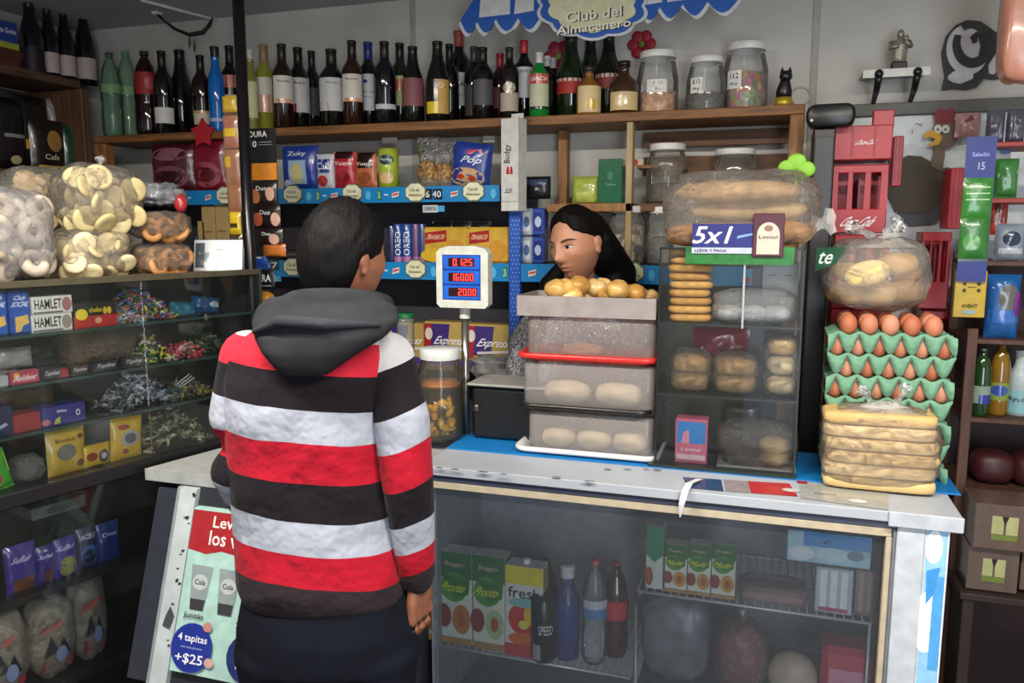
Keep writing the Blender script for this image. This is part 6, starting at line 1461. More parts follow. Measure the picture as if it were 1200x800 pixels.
for lobes, topx in ((lobesL, (572, 650)), (lobesR, (745, 858))):
    for off, mat, nm, dy in ((4, m_wh, 'white_border', 0), (0, m_blue_s, 'blue_valance', .003)):
        poly = []
        for (xa, ya, xb, yb) in lobes: poly += lobe_edge(xa, ya + off, xb, yb + off, 15)[:-1]
        xa, ya, xb, yb = lobes[-1]; poly.append((xb, yb + off))
        poly += [(topx[1] + 1, -28), (topx[0], -28)] if lobes is lobesL else [(topx[1] + 8, -28), (topx[0], -28)]
        if off: poly = [(x + (2.5 if x > (600 if lobes is lobesL else 800) else -2.5), y) for x, y in poly]
        board(poly, SG - dy, SG + .006, mat, nm, sg)
for poly in (((571, 0), (586, -26), (600, -26), (596, 21 - 5), (563, 22)), ((604, 0), (612, -26), (634, -26), (626, 16), (606, 18))):
    pass
for poly in (((566, -26), (599, -26), (598, 17), (562, 21)), ((607, -26), (626, -26), (626, 13), (603, 17)), ((757, -26), (776, -26), (776, 3), (758, 6)), ((786, -26), (812, -26), (806, 0), (782, 3)), ((814, -26), (838, -26), (834, -3), (812, 0))):
    board(poly, SG - .006, SG - .0035, M('#c0c4c6', .5), 'white_stripe', sg)
def cloud(cx, cy, rx, ry, n=10, amp=.10): return [(cx + rx * (1 + amp * abs(sin(n / 2 * a))) * cos(a), cy + ry * (1 + amp * abs(sin(n / 2 * a))) * sin(a)) for a in [2 * pi * i / 60 for i in range(60)]]
board(cloud(695, 8, 61, 37), SG - .012, SG - .008, m_wh, 'plaque_border', sg)
board(cloud(695, 8, 57, 34), SG - .015, SG - .012, m_blue_s, 'plaque_band', sg)
pq = board(cloud(695, 8, 48, 29), SG - .019, SG - .015, M('#c9c8a4', .5), 'plaque', sg)
a = sxz(640, 45, SG - .02); b = sxz(750, -20, SG - .02)
sfs = lambda u, v, o, a=a, b=b: (a[0] + u * (b[0] - a[0]), SG - .019 - o, a[1] + v * (b[1] - a[1]) + (u - .5) * .012)
deco(pq, sfs, [('t', 'Club del', .53, .42, .60, .22, '#2c2a18'), ('t', 'Club del', .515, .435, .60, .22, '#e4e2d2'), ('t', 'Almacenero', .53, .16, .80, .19, '#2c2a18'), ('t', 'Almacenero', .515, .175, .80, .19, '#e4e2d2')])

# ================================================================== right of the shelves
LZr = SHOP.hit(1095, 118, y=WALL_D - .05).z
lg = MB().box(.12, 2.55, WALL_D - .05, WALL_D, LZr - .042, LZr, 0, .003)
solo(lg, 'wall_ledge', M('#5f5f5a', .6), 'long grey wall ledge above the red crates', 'ledge', SHOP, (0, 0, 0))
# whiteboard behind with painted turkey
xw0 = SHOP.hit(985, 200, y=WALL_D - .03).x
wbd = T('white_board_panel', 'white panel behind the crates under the ledge', 'panel', SHOP, (0, 0, 0))
MB().box(xw0, 1.15, WALL_D - .03, WALL_D - .01, 1.35, LZr - .043).build('panel', M('#c4ccd0', .5), wbd)
# turkey cut-out
TD_ = WALL_D - .05
tk = T('turkey_cutout', 'flat cartoon turkey cutout with yellow beak behind the red crates', 'cutout', SHOP, (0, 0, 0))
def cut(poly, y0, y1, col, name, par=tk, d=TD_):
    return MB().prism([sxz(px, py, d) for px, py in poly], y0, y1).build(name, M(col, .6, .3, 0, .08, 12.), par)
def ell_px(cx, cy, rx, ry, n=24, a0=0, a1=2 * pi): return [(cx + rx * cos(a0 + (a1 - a0) * i / n), cy + ry * sin(a0 + (a1 - a0) * i / n)) for i in range(n)]
cut([(1052, 188), (1064, 182), (1080, 183), (1092, 190), (1098, 198), (1112, 196), (1118, 204), (1112, 222), (1104, 238), (1092, 248), (1072, 252), (1050, 248), (1040, 228), (1042, 204)], TD_, TD_ + .012, '#4c453c', 'body')
cut([(1060, 240), (1085, 246), (1108, 232), (1112, 246), (1095, 262), (1065, 264), (1052, 254)], TD_ + .002, TD_ + .010, '#565a60', 'tail_base')
cut([(1090, 195), (1095, 178), (1094, 166), (1107, 166), (1107, 182), (1104, 202)], TD_ - .006, TD_ - .0005, '#6b5d50', 'neck')
cut(ell_px(1108, 155, 15, 19), TD_ - .010, TD_ - .0065, '#6b5d50', 'head')
cut([(1095, 144), (1094, 132), (1100, 127), (1108, 130), (1114, 126), (1119, 134), (1116, 143), (1108, 145)], TD_ - .013, TD_ - .0105, '#7e343c', 'red_comb')
bk = cut([(1081, 163), (1084, 155), (1091, 153), (1099, 155), (1103, 162), (1099, 170), (1091, 172), (1085, 169), (1092, 168), (1095, 163), (1088, 161)], TD_ - .016, TD_ - .0135, '#c9a032', 'beak')
for cx_ in (1098, 1107):
    ey = cut(ell_px(cx_, 152, 4.6, 5), TD_ - .020, TD_ - .0165, '#c9ccc8', 'eye')
    cut(ell_px(cx_ - .5, 152.5, 1.3, 1.4, 10), TD_ - .0215, TD_ - .0203, '#1a1a1a', 'pupil', ey)
sft = lambda u, v, o: (sxz(1060 + 30 * u, 165 - 30 * v, WALL_D - .03)[0], WALL_D - .03 - o, sxz(1060 + 30 * u, 165 - 30 * v, WALL_D - .03)[1])
deco(wbd, sft, [('t', '~', .55, .65, .3, .08, '#4a4c50'), ('t', 'o', .62, .62, .12, .14, '#4a4c50'), ('t', ',', .3, .35, .08, .2, '#4a4c50')])
# pink cellophane bag top at the panel
pouch('pink_wrapper', 'crumpled pink and gold wrapper beside the turkey head', 'wrapper', SHOP, (1121, 131, 1151, 160), SH_D + .16, .04, '#b08a8a', (('p', [(.1, .3), (.6, .2), (.7, .45), (.2, .55)], '#c0a05a'), ('p', [(.3, .6), (.8, .7), (.6, .9)], '#8a4a50')), None, wr=.02, crimp=False)

# red bottle crates
m_red = M('#a81f2c', .4, .5, 0, .10, 10., name='red_crate_plastic')
def crate(label, box, y, dep, windows=True, logo=True, solid=False, z0=None, handle=False):
    cx, zb, w, h = fit(SHOP, *box, y, z0)
    e = T('bottle_crate', label, 'crate', SHOP, (cx, y + dep / 2, zb), 0, 'red bottle crates')
    t = .012; f = -dep / 2
    if solid:
        MB().box(-w / 2, w / 2, f, f + t, 0, h * .98, 0, .003).build('front_wall', m_red, e)
        for x in (-w * .18, w * .2): MB().box(x - .003, x + .003, f - .002, f, .01, h * .96, 0, .001).build('rib', M('#96202c', .4), e)
    else:
        MB().box(-w / 2, w / 2, f, f + t, 0, h * .36, 0, .003).build('front_band', m_red, e)
        MB().box(-w / 2, w / 2, f, f + t, h * .88, h, 0, .003).build('top_rim', m_red, e)
        for u0, u1 in ((-.5, -.38), (-.22, -.12), (.08, .2), (.36, .5)):
            MB().prism([(u0 * w, h * .34), (u1 * w, h * .34), (u1 * w - .002, h * .9), (u0 * w + .002, h * .9)], f + .001, f + t).build('slat', m_red, e)
    for s_ in (-1, 1):
        x0 = s_ * w / 2 - (t if s_ > 0 else 0)
        if solid: MB().box(x0, x0 + t, f + t, dep / 2, 0, h * .98, 0, .002).build('side_wall', m_red, e)
        else:
            MB().box(x0, x0 + t, f + t, dep / 2, 0, h * .36, 0, .002).build('side_band', m_red, e)
            MB().box(x0, x0 + t, f + t, dep / 2, h * .88, h, 0, .002).build('side_rim', m_red, e)
            for k in range(3):
                yy = f + t + (dep - t) * k / 2 * .92
                MB().box(x0 + .001, x0 + t - .001, yy, yy + .016, h * .34, h * .9).build('slat', m_red, e)
    MB().box(-w / 2 + t, w / 2 - t, dep / 2 - t, dep / 2, 0, h * .95).build('back_wall', m_red, e)
    MB().box(-w / 2 + t, w / 2 - t, f + t, dep / 2 - t, 0, .012).build('crate_floor', m_red, e)
    if not solid: MB().box(-.003, .003, f + t, dep / 2 - t, .012, h * .8).build('divider', M('#6a1420', .5), e)
    if logo: deco(e, lambda u, v, o: ((u - .5) * w, f - o, v * h), [('t', 'Coca-Cola', .52 if not solid else .56, .17 if not solid else .5, .56 if not solid else .32, .15 if not solid else .14, '#d8d4d2', .35)])
    if handle:
        MB().box(w * .16, w * .52, f + .02, f + .05, h * .9, h * 1.42, 0, .003).build('end_handle', m_red, e)
    return e, zb + h
CY = 2.72
zc0 = SHOP.hit(1012, 188, y=CY).z
c1, zt_ = crate('upper solid red crate with small white script', (977, 146, 1046, 187), CY, .16, solid=True, handle=True)
z_b = c1.location.z
zc1 = SHOP.hit(1010, 285, y=CY).z
def crate_stack(): pass
c2, _ = crate('open slatted red crate with large white script', (974, 193, 1040, 273), CY, .18)
c2.location.z = c2.location.z
c3, _ = crate('red crate below the script crate behind the bread bag', (976, 275, 1042, 362), CY, .18, logo=False)
zz_ = c3.location.z
k = 0
while zz_ > .30 and k < 5:
    k += 1
    c, _ = crate(['red crate fourth down behind the egg trays', 'red crate fifth down behind the egg trays', 'red crate sixth down behind the egg trays', 'red crate near the floor behind the counter', 'lowest red crate behind the counter'][k - 1], (976, 275, 1042, 362), CY, .18, logo=False)
    c.location.z = zz_ - .235; zz_ = c.location.z
solo(MB().box(-.15, .15, -.12, .12, 0, max(.02, zz_ - .002), 0, .004), 'crate_plinth', M('#2a2422', .6), 'dark block under the red crate stack', 'block', SHOP, (c2.location.x, CY + .1, 0))
# crates further right, only parts show
d2 = 2.86
prev = None
for i, (bx, lb) in enumerate((((1046, 158, 1058, 218), 'red crate edge beside the turkey body'), ((1078, 272, 1113, 362), 'slatted red crate beside the yellow card'), ((1078, 364, 1132, 452), 'dark red crate behind right of the egg trays'), ((1078, 454, 1132, 545), 'dark red crate low behind the egg trays'), ((1112, 195, 1128, 268), 'red crate edge behind the hanging green packets'))):
    crate(lb, bx, d2 + .02 * i if i != 4 else d2, .12, logo=False, solid=(i in (0, 4)))
# black rounded radio and dark column
cx, zb, w, h = fit(SHOP, 946, 121, 1004, 148, 2.66)
e = T('black_speaker', 'black rounded box speaker perched beside the crates', 'speaker', SHOP, (cx, 2.71, zb), radians(-4))
mb = MB(); vs = []; fs = []
sec = rrect(w / 2, h / 2, h * .42, 5); n = len(sec)
for y, s_ in ((-.045, .90), (-.05, .86), (-.045, 1.0), (.045, 1.0), (.05, .9)):
    vs += [(x * s_, y, h / 2 + z * s_) for x, z in sec]
for k_ in range(1, 4):
    for i in range(n): fs.append((k_ * n + i, k_ * n + (i + 1) % n, (k_ + 1) * n + (i + 1) % n, (k_ + 1) * n + i))
fs += [tuple(range(n, 2 * n)), tuple(range(4 * n, 5 * n))]
mb.add(vs, fs, 0, True).build('housing', M('#101415', .35), e)
MB().ell((-w * .38, -.052, h * .3), (.005, .003, .005), 10, 6).build('logo_dot', M('#c0c4c4', .4), e)
dc = T('dark_cabinet_column', 'narrow black cabinet column between shelf end and crates', 'cabinet', SHOP, (SHOP.hit(962, 240, y=2.67).x, 2.75, 0))
MB().box(-.032, .032, -.08, .08, 0, zb - .004, 0, .004).build('column', M('#17130f', .4), dc)
MB().box(-.026, .026, -.083, -.080, 1.2, zb - .03, 0, .001).build('door', M('#221c1a', .3), dc)
for i in range(3): MB().tube([(.018, -.086, 1.3 + .15 * i), (.018, -.086, 1.36 + .15 * i)], .003, 6).build('handle', M('#4a4a4c', .3, .5, .5), dc)

# statue on little glass shelf
cx, zb, w, h = fit(SHOP, 1011, 84, 1090, 101, WALL_D - .16)
gs = T('glass_wall_shelf', 'small glass wall shelf with two dark clamps', 'shelf', SHOP, (0, 0, 0))
zs = SHOP.hit(1050, 84, y=WALL_D - .10).z
MB().box(cx - w / 2, cx + w / 2, WALL_D - .16, WALL_D - .004, zs - .008, zs, 0, .001).build('glass_plate', clear('#a8b4b0', .45, .9, .05), gs)
MB().box(cx - w / 2, cx + w / 2, WALL_D - .163, WALL_D - .160, zs - .026, zs + .0, 0, 0).build('glass_edge', M('#7c8480', .2), gs)
for px in (1029, 1074):
    x = SHOP.hit(px, 95, y=WALL_D - .15).x
    mb = MB().ell((x, WALL_D - .165, zs - .016), (.014, .016, .016), 14, 8); mb.tube([(x, WALL_D - .165, zs - .02), (x, WALL_D - .12, zs - .06), (x, WALL_D - .02, zs - .10)], [.012, .011, .007], 10)
    mb.build('clamp', M('#17181a', .25), gs)
st_ = T('saint_statuette', 'small silver grey robed statuette on the glass shelf', 'statuette', SHOP, (SHOP.hit(1053, 80, y=WALL_D - .10).x, WALL_D - .10, zs + .001))
H_ = SHOP.hit(1053, 37, y=WALL_D - .1).z - zs
MB().box(-.024, .024, -.02, .02, 0, H_ * .22, 0, .004).build('plinth', M('#23221f', .5), st_)
mb = MB().loft([(0, 0, H_ * .22, .024, .018), (0, 0, H_ * .3, .021, .017), (0, 0, H_ * .5, .024, .018), (0, 0, H_ * .62, .028, .019), (0, 0, H_ * .74, .026, .016), (0, 0, H_ * .80, .010, .010), (0, 0, H_ * .84, .009, .009)], 18)
mb.ell((0, 0, H_ * .91), (.012, .013, .017), 14, 10)
mb.tube([(-.026, 0, H_ * .72), (-.03, -.014, H_ * .58), (-.006, -.024, H_ * .60)], [.009, .009, .006], 8)
mb.tube([(.026, 0, H_ * .72), (.03, -.014, H_ * .60), (.012, -.024, H_ * .72)], [.009, .009, .006], 8)
mb.ell((.016, -.018, H_ * .78), (.008, .008, .012), 10, 8)
mb.build('robed_figure', M('#8e8c80', .35, .5, .4, .3, 40., .3), st_)

# big ornamental letters on the wall
def qpt(u, v):    # letter drawn in photo crop units (1156x800 crop of 260x180 at 940,0)
    return (940 + u / 4.446, v / 4.446)
LD_ = WALL_D - .02
lt = T('wall_letter_sign', 'black and white ornamental letter sign on the upper right wall', 'sign', SHOP, (0, 0, 0))
def stroke(pts, widths, y0, y1, mat, name):
    """a ribbon with changing width following pts"""
    P_ = [Vector((*sxz(*qpt(*p), LD_), 0)) for p in pts]; P2 = [Vector((p.x, p.y)) for p in P_]
    L_, R_ = [], []
    for i, p in enumerate(P2):
        t = (P2[min(i + 1, len(P2) - 1)] - P2[max(i - 1, 0)]).normalized(); n_ = Vector((-t.y, t.x))
        wv = widths[i] * .00072
        L_.append(p + n_ * wv); R_.append(p - n_ * wv)
    mb = MB(); n = len(P2)
    vs = [(q.x, y0, q.y) for q in L_] + [(q.x, y0, q.y) for q in R_] + [(q.x, y1, q.y) for q in L_] + [(q.x, y1, q.y) for q in R_]
    fs = []
    for i in range(n - 1):
        fs += [(i, i + 1, n + i + 1, n + i), (2 * n + i, 3 * n + i, 3 * n + i + 1, 2 * n + i + 1), (i, 2 * n + i, 2 * n + i + 1, i + 1), (n + i, n + i + 1, 3 * n + i + 1, 3 * n + i)]
    fs += [(0, n, 3 * n, 2 * n), (n - 1, 3 * n - 1, 4 * n - 1, 2 * n - 1)]
    return mb.add(vs, fs).build(name, mat, lt)
def spiral():
    pts = []
    for i in range(40):
        a = -pi * .45 - (i / 39) * 3.45 * pi
        r = 1 - i / 39 * .93
        pts.append((868 + 118 * r * cos(a) * (1) + 14 * (1 - r), 245 + 140 * r * sin(a) * 1))
    return pts
m_bk = M('#1c2624', .5); m_lw = M('#c3c5cc', .5)
bk_poly = [(728, 470), (745, 400), (735, 340), (728, 270), (752, 185), (800, 130), (860, 102), (930, 108), (985, 145), (1010, 165), (1050, 165), (1062, 200), (1062, 400), (1000, 415), (950, 408), (910, 455), (850, 468), (790, 462)]
MB().prism([sxz(*qpt(*p), LD_) for p in bk_poly], LD_ + .004, LD_ + .012).build('letter_back', m_bk, lt)
MB().prism([sxz(*qpt(*p), LD_) for p in [(862 + 110 * cos(a), 258 + 132 * sin(a)) for a in [2 * pi * i / 30 for i in range(30)]]], LD_ + .001, LD_ + .004).build('letter_face', m_lw, lt)
stroke([(886 + 82 * cos(a), 228 + 100 * sin(a)) for a in [-2.2 + 2 * pi * i / 40 for i in range(38)]], [14 + 9 * sin(pi * i / 37) for i in range(38)], LD_ - .003, LD_ + .001, m_bk, 'letter_swirl')
stroke([(888, 222), (898, 214), (896, 200), (884, 196), (905, 178), (935, 190), (945, 240), (925, 290)], [8, 12, 12, 8, 10, 14, 12, 5], LD_ - .004, LD_ + .001, m_bk, 'letter_curl')
stroke([(760, 405), (790, 400), (830, 402), (890, 398)], [8, 26, 30, 10], LD_ - .001, LD_ + .004, m_lw, 'letter_tail')
stroke([(1052, 230), (1040, 290), (1000, 350), (985, 385)], [8, 26, 26, 10], LD_ - .001, LD_ + .004, m_lw, 'letter_stroke')
# hanging salmon bag at the right edge
cx, zb, w, h = fit(SHOP, 1175, -40, 1250, 93, 2.55)
e = T('salmon_hanging_bag', 'salmon pink plastic bag hanging at the upper right picture edge', 'bag', SHOP, (cx, 2.58, zb))
MB().ell((0, 0, h / 2), (w / 2, .05, h / 2), 26, 18, 0, lambda q: 1 + .08 * noise.noise(q * 2.5), .45).build('bag_film', M('#c98a74', .3, .5, 0, .12, 8., .3, .3), e)
MB().box(-w * .12, w * .5, -.056, -.051, h * .1, h * .95, 0, .002).build('clear_pouch', M('#b8a494', .2, .5, 0, .3, 20., .6, .4), e)
MB().tube([(0, 0, h * .98), (0, 0, CEIL - zb)], .003, 6).build('string', M('#8a8a88', .6), e)

# ------------------------------------------------------------------ right-hand goods rack
RX0 = SHOP.hit(1133, 480, y=2.58).x
rr = T('wooden_goods_rack', 'dark wooden goods rack at the right picture edge', 'rack', SHOP, (0, 0, 0))
RY = 2.58
m_rp = wood('#5a3a2c', '#3a241a', 5., .6, 2, 'rack_wood')
zr = [SHOP.hit(1165, py, y=RY).z for py in (306, 398, 491)]
zr3 = SHOP.hit(1165, 575, y=RY).z
for yy in (RY, RY + .26): MB().box(RX0 - .014, RX0 + .014, yy, yy + .02, .0, zr[0] + .02 if yy > RY else zr[1] + .03, 0, .002).build('post', m_rp, rr)
MB().box(1.28, 1.31, RY, RY + .28, 0, zr[0] + .02, 0, .002).build('post', m_rp, rr)
for z in zr + [zr3]: MB().box(RX0 - .014, 1.30, RY + .002, RY + .28, z - .014, z, 0, .002).build('shelf_board', m_rp, rr)
MB().box(RX0, 1.30, RY + .27, RY + .28, 0, zr[0]).build('back_board', M('#2a1414', .6), rr)
e = strip('dark blue hanging card reading 15 with green packets below', 1127, 1162, 160, 330, 2.52, '#1a2a78', [(.28, .56, -.02, 1.0, '#2f7a2c', (('r', .1, .6, .9, .63, '#b5d0a0'), ('r', .1, .45, .9, .48, '#b5d0a0'), ('r', .1, .75, .9, .78, '#b5d0a0'))), (.55, .84, -.02, 1.0, '#2a6a28', (('e', .4, .4, .3, .2, '#4a8a3a'),))])
cx, zb, w, h = fit(SHOP, 1127, 160, 1162, 330, 2.52)
deco(e, lambda u, v, o, w=w, h=h: ((u - .5) * w, -.001 - o, v * h), [('t', '15', .55, .80, .22, .05, '#9aa8cc'), ('t', 'Saladix', .5, .88, .6, .03, '#8a9ad0'), ('r', 0, .14, 1, .16, '#1c2a3a')])
pouch('green_packet', 'small green snack packet on the right rack top', 'packet', SHOP, (1168, 185, 1196, 230), RY + .02, .05, '#3a7a3c', (('p', [(.1, .5), (.9, .6), (.9, .7), (.1, .6)], '#b5d0a8'),), None)
MB().box(SHOP.hit(1162, 232, y=RY + .02).x, 1.30, RY + .02, RY + .2, SHOP.hit(1180, 232, y=RY + .02).z - .014, SHOP.hit(1180, 232, y=RY + .02).z, 0, .002).build('shelf_board', M('#8a2c24', .5), rr)
MB().box(SHOP.hit(1162, 232, y=RY + .02).x, 1.30, RY + .02, RY + .2, SHOP.hit(1180, 166, y=RY + .02).z - .014, SHOP.hit(1180, 166, y=RY + .02).z, 0, .002).build('shelf_board', M('#8a2c24', .5), rr)
for px in (1158, 1182): pouch('grey_foil_bag', 'grey foil bag on the top red shelf, ' + ('left' if px < 1170 else 'right'), 'bag', SHOP, (px, 128, px + 22, 165), RY + .05, .05, '#4a4a58', (), SHOP.hit(1180, 166, y=RY + .02).z, wr=.012)
carton('white_card_box', 'white and blue card box on the red shelf', 'box', SHOP, (1160, 172, 1184, 208), RY + .12, .04, '#b5bcc2', (('e', .7, .85, .3, .1, '#3a6aa8'),), None)
carton('yellow_card', 'yellow hanging card with dark print under the green packets', 'card', SHOP, (1118, 317, 1156, 372), 2.53, .008, '#b59a34', (('r', .1, .85, .9, 1., '#2a3a3a'), ('e', .3, .72, .06, .04, '#3a2a1a'), ('e', .75, .72, .06, .04, '#3a2a1a'), ('e', .3, .58, .06, .04, '#3a2a1a'), ('e', .75, .58, .06, .04, '#3a2a1a'), ('r', .4, .64, .65, .66, '#5a4a1a'), ('t', 'AVENT', .5, .25, .5, .08, '#4a3410'), ('r', .3, .08, .7, .16, '#8aa0a8')), None, rz=.06)
pouch('silver_packet', 'silver and blue detergent packet on the upper rack board', 'packet', SHOP, (1168, 262, 1204, 306), RY + .015, .05, '#7c8894', (('e', .5, .6, .3, .2, '#26344a'), ('r', .1, .2, .9, .35, '#b5bcc4')), zr[0])
pouch('blue_picture_bag', 'blue picture bag on the middle rack board', 'bag', SHOP, (1158, 322, 1198, 396), RY + .015, .06, '#1f5a9a', (('e', .6, .65, .3, .2, '#5c5a54'), ('r', .05, .25, .95, .45, '#3a6ab4'), ('p', [(.1, .8), (.4, .7), (.5, .9)], '#3a9a8a'), ('e', .9, .55, .15, .2, '#7a3a8a')), zr[1])
pouch('red_white_card', 'red printed card with white letters behind the packets', 'card', SHOP, (1162, 230, 1182, 275), RY + .14, .02, '#a83424', (('t', 'K', .5, .35, .5, .2, '#d8d0cc'), ('e', .4, .7, .2, .12, '#5a1c14')), None, crimp=False)
bottle('dark green detergent bottle with pale label on lower rack board', SHOP, 1150, 408, RY + .015, zr[2], 21, 'pet', dark_glass('#1c3a1c'), '#5a6a6a', (.20, .46, '#7c9484'), (('r', .4, 0, 1, .5, '#2a3a8a'),), ybase=488)
bottle('amber detergent bottle with blue and green label', SHOP, 1172, 400, RY + .015, zr[2], 22, 'pet', dark_glass('#7a5a18'), '#8a7a6a', (.22, .46, '#7a8a3a'), (('e', .5, .55, .4, .3, '#2f4a9a'),), ybase=488)
bottle('white plastic bottle with dark lettering at the right edge', SHOP, 1195, 410, RY + .015, zr[2], 28, 'slim', M('#9aa8aa', .4), '#c0c8c8', (.05, .40, '#7aa8b0'), (('t', 'Ayudin', .5, .6, .8, .3, '#2a3a40'),), ybase=490)
for i, px in enumerate((1160, 1185)):
    solo(MB().ell((0, 0, .05), (.06, .06, .05), 16, 10, 0, None, .7), 'dark_red_bundle', M('#3a1418', .5), 'dark red bundle on the low rack board, ' + ('left' if i == 0 else 'right'), 'bundle', SHOP, (SHOP.hit(px, 560, y=RY + .1).x + (.05 if i else 0), RY + .1, zr3))
for i, bx in enumerate(((1141, 592, 1212, 645), (1133, 642, 1194, 693))):
    carton('brown_carton', ['upper dark carton with pale printed marks near the floor', 'lower dark carton with pale printed marks near the floor'][i], 'carton', SHOP, bx, RY - .16 + .02 * i, .14, '#5f5048', (('r', .3, .35, .5, .75, '#a8a878'), ('r', .54, .35, .74, .75, '#a8a878'), ('r', .3, .22, .74, .34, '#6a7a3a'), ('p', [(.46, .75), (.58, .75), (.52, .55)], '#2a2420')), None)
carton('brown_carton', 'dark carton stub at the very right edge by the floor', 'carton', SHOP, (1196, 645, 1230, 693), RY - .12, .14, '#5f5048', (), None)
zl_ = SHOP.hit(1165, 694, y=RY - .14).z
e = T('low_bench', 'dark low bench carrying the cartons at right', 'bench', SHOP, (0, 0, 0))
xb0 = SHOP.hit(1122, 694, y=RY - .14).x
MB().box(xb0, 1.30, RY - .17, RY - .005, zl_ - .02, zl_ - .001, 0, .002).build('bench_top', M('#2a1c18', .6), e)
for x in (xb0 + .01, 1.26): MB().box(x, x + .03, RY - .16, RY - .02, 0, zl_ - .02, 0, .002).build('bench_leg', M('#2a1c18', .6), e)
# ================================================================== people
FH = Vector((-sin(YAW), cos(YAW), 0))
def person_frame(px, Y, rz):
    o = RT * ((px - 600) / FPX * Y) + FH * Y
    return Frame((o.x, o.y, 0), rz)
def fuse(mb, name, mat, par, voxel, smooth=6, loc=None, rz=0., fac=.5):
    """one continuous skin grown over the overlapping volumes"""
    o = mb.build(name, mat, par, loc, rz)
    r = o.modifiers.new('skin', 'REMESH'); r.mode = 'VOXEL'; r.voxel_size = voxel; r.use_smooth_shade = True
    if smooth:
        s_ = o.modifiers.new('soften', 'SMOOTH'); s_.factor = fac; s_.iterations = smooth
    return o
def skin_mat(name, col):
    m, nt, b, N, L = _new(name)
    tc = N.new('ShaderNodeTexCoord'); n = N.new('ShaderNodeTexNoise'); n.inputs['Scale'].default_value = 9.
    r = N.new('ShaderNodeValToRGB'); c = lin(col)
    r.color_ramp.elements[0].color = (c[0] * .86, c[1] * .80, c[2] * .78, 1); r.color_ramp.elements[1].color = (min(1, c[0] * 1.1), c[1] * 1.1, c[2] * 1.08, 1)
    L.new(tc.outputs['Object'], n.inputs['Vector']); L.new(n.outputs['Fac'], r.inputs[0]); L.new(r.outputs[0], b.inputs['Base Color'])
    b.inputs['Roughness'].default_value = .48
    b.inputs['Subsurface Weight'].default_value = .08; b.inputs['Subsurface Radius'].default_value = (.01, .004, .002)
    return m
def rotz(v, a, c=Vector((0, 0, 0))):
    d = Vector(v) - c
    return Vector((c.x + d.x * cos(a) - d.y * sin(a), c.y + d.x * sin(a) + d.y * cos(a), c.z + d.z))

# ---- head model: facing -y, centre at the origin, nose along -y
def head_fn(female=True):
    rx, ry, rz_ = (.0715, .092, .112)
    def g(x, s): return math.exp(-(x / s) ** 2)
    def f(az, el):
        """az 0 = straight ahead (-y), el from -pi/2 to pi/2"""
        x = rx * cos(el) * sin(az); y = -ry * cos(el) * cos(az); z = rz_ * sin(el)
        # jaw: narrower and flatter below
        if z < -.02:
            k = (-.02 - z) / .092; x *= 1 - .34 * k; 
            if y < 0: y *= 1 - .05 * k
            else: y *= 1 - .35 * k
        fr_ = max(0., cos(az)) ** .6 if cos(az) > 0 else 0.
        d = 0.
        d += .024 * g(x, .0115) * g(z + .024, .015) + .012 * g(x, .008) * g(z - .004, .022)      # nose tip and bridge
        d += .005 * (g(x - .011, .006) + g(x + .011, .006)) * g(z + .029, .008)                  # nostrils
        d -= .0085 * (g(x - .031, .015) + g(x + .031, .015)) * g(z - .010, .011)                 # sockets
        d += .0045 * (g(x - .030, .020) + g(x + .030, .020)) * g(z - .030, .009)                 # brow
        d += .0035 * (g(x - .030, .012) + g(x + .030, .012)) * g(z - .009, .007)                 # eyeball under lid
        d += .005 * (g(x - .045, .018) + g(x + .045, .018)) * g(z + .016, .018)                  # cheeks
        d += .0075 * g(x, .022) * g(z + .053, .006) + .0075 * g(x, .019) * g(z + .064, .006)     # lips
        d -= .004 * g(x, .024) * g(z + .0585, .0028)                                             # between lips
        d += .007 * g(x, .020) * g(z + .090, .014)                                               # chin
        y -= d * fr_
        return Vector((x, y, z))
    f.at = lambda x, z, off=0.: _hs(f, x, z, off, rx, rz_)
    return f
def _hs(f, x, z, off, rx, rz_):
    el = asin(max(-.98, min(.98, z / rz_)))
    lo, hi = -1.5, 1.5
    for _ in range(24):
        m = (lo + hi) / 2
        if f(m, el).x < x: lo = m
        else: hi = m
    p = f(lo, el); n = Vector((p.x / .0051, p.y / .0085 - .3, 0)).normalized()
    return p + n * off
def head_mesh(mb, f, place, nu=72, nv=56):
    vs = []; fs = []
    for k in range(nv + 1):
        e_ = -pi / 2 + pi * k / nv
        for i in range(nu): vs.append(place(f(2 * pi * i / nu, e_)))
    for k in range(nv):
        for i in range(nu):
            j = (i + 1) % nu; fs.append((k * nu + i, k * nu + j, (k + 1) * nu + j, (k + 1) * nu + i))
    mb.add(vs, fs, 0, True)
def ear(mb, s_, place):
    c = Vector((s_ * .070, .012, -.006))
    def blob(c_, r):
        sub = MB().ell((0, 0, 0), r, 14, 10)
        mb.add([place(Vector(v) + c_) for v in sub.v], sub.f, 0, True)
    blob(c + Vector((s_ * .004, .004, .008)), (.007, .016, .020)); blob(c + Vector((s_ * .003, .0, -.014)), (.006, .010, .014))
def patch(f, place, pts, off, name, mat, par):
    """closed outline of (x, z) points laid on the head surface"""
    n = len(pts); cx_ = sum(p[0] for p in pts) / n; cz_ = sum(p[1] for p in pts) / n
    vs = [place(f.at(cx_, cz_, off))]; fs = []
    for s_ in (.5, 1.):
        for x, z in pts: vs.append(place(f.at(cx_ + (x - cx_) * s_, cz_ + (z - cz_) * s_, off)))
    for i in range(n):
        j = (i + 1) % n; fs += [(0, 1 + i, 1 + j), (1 + i, 1 + n + i, 1 + n + j, 1 + j)]
    return MB().add(vs, fs, 0, True).build(name, mat, par)
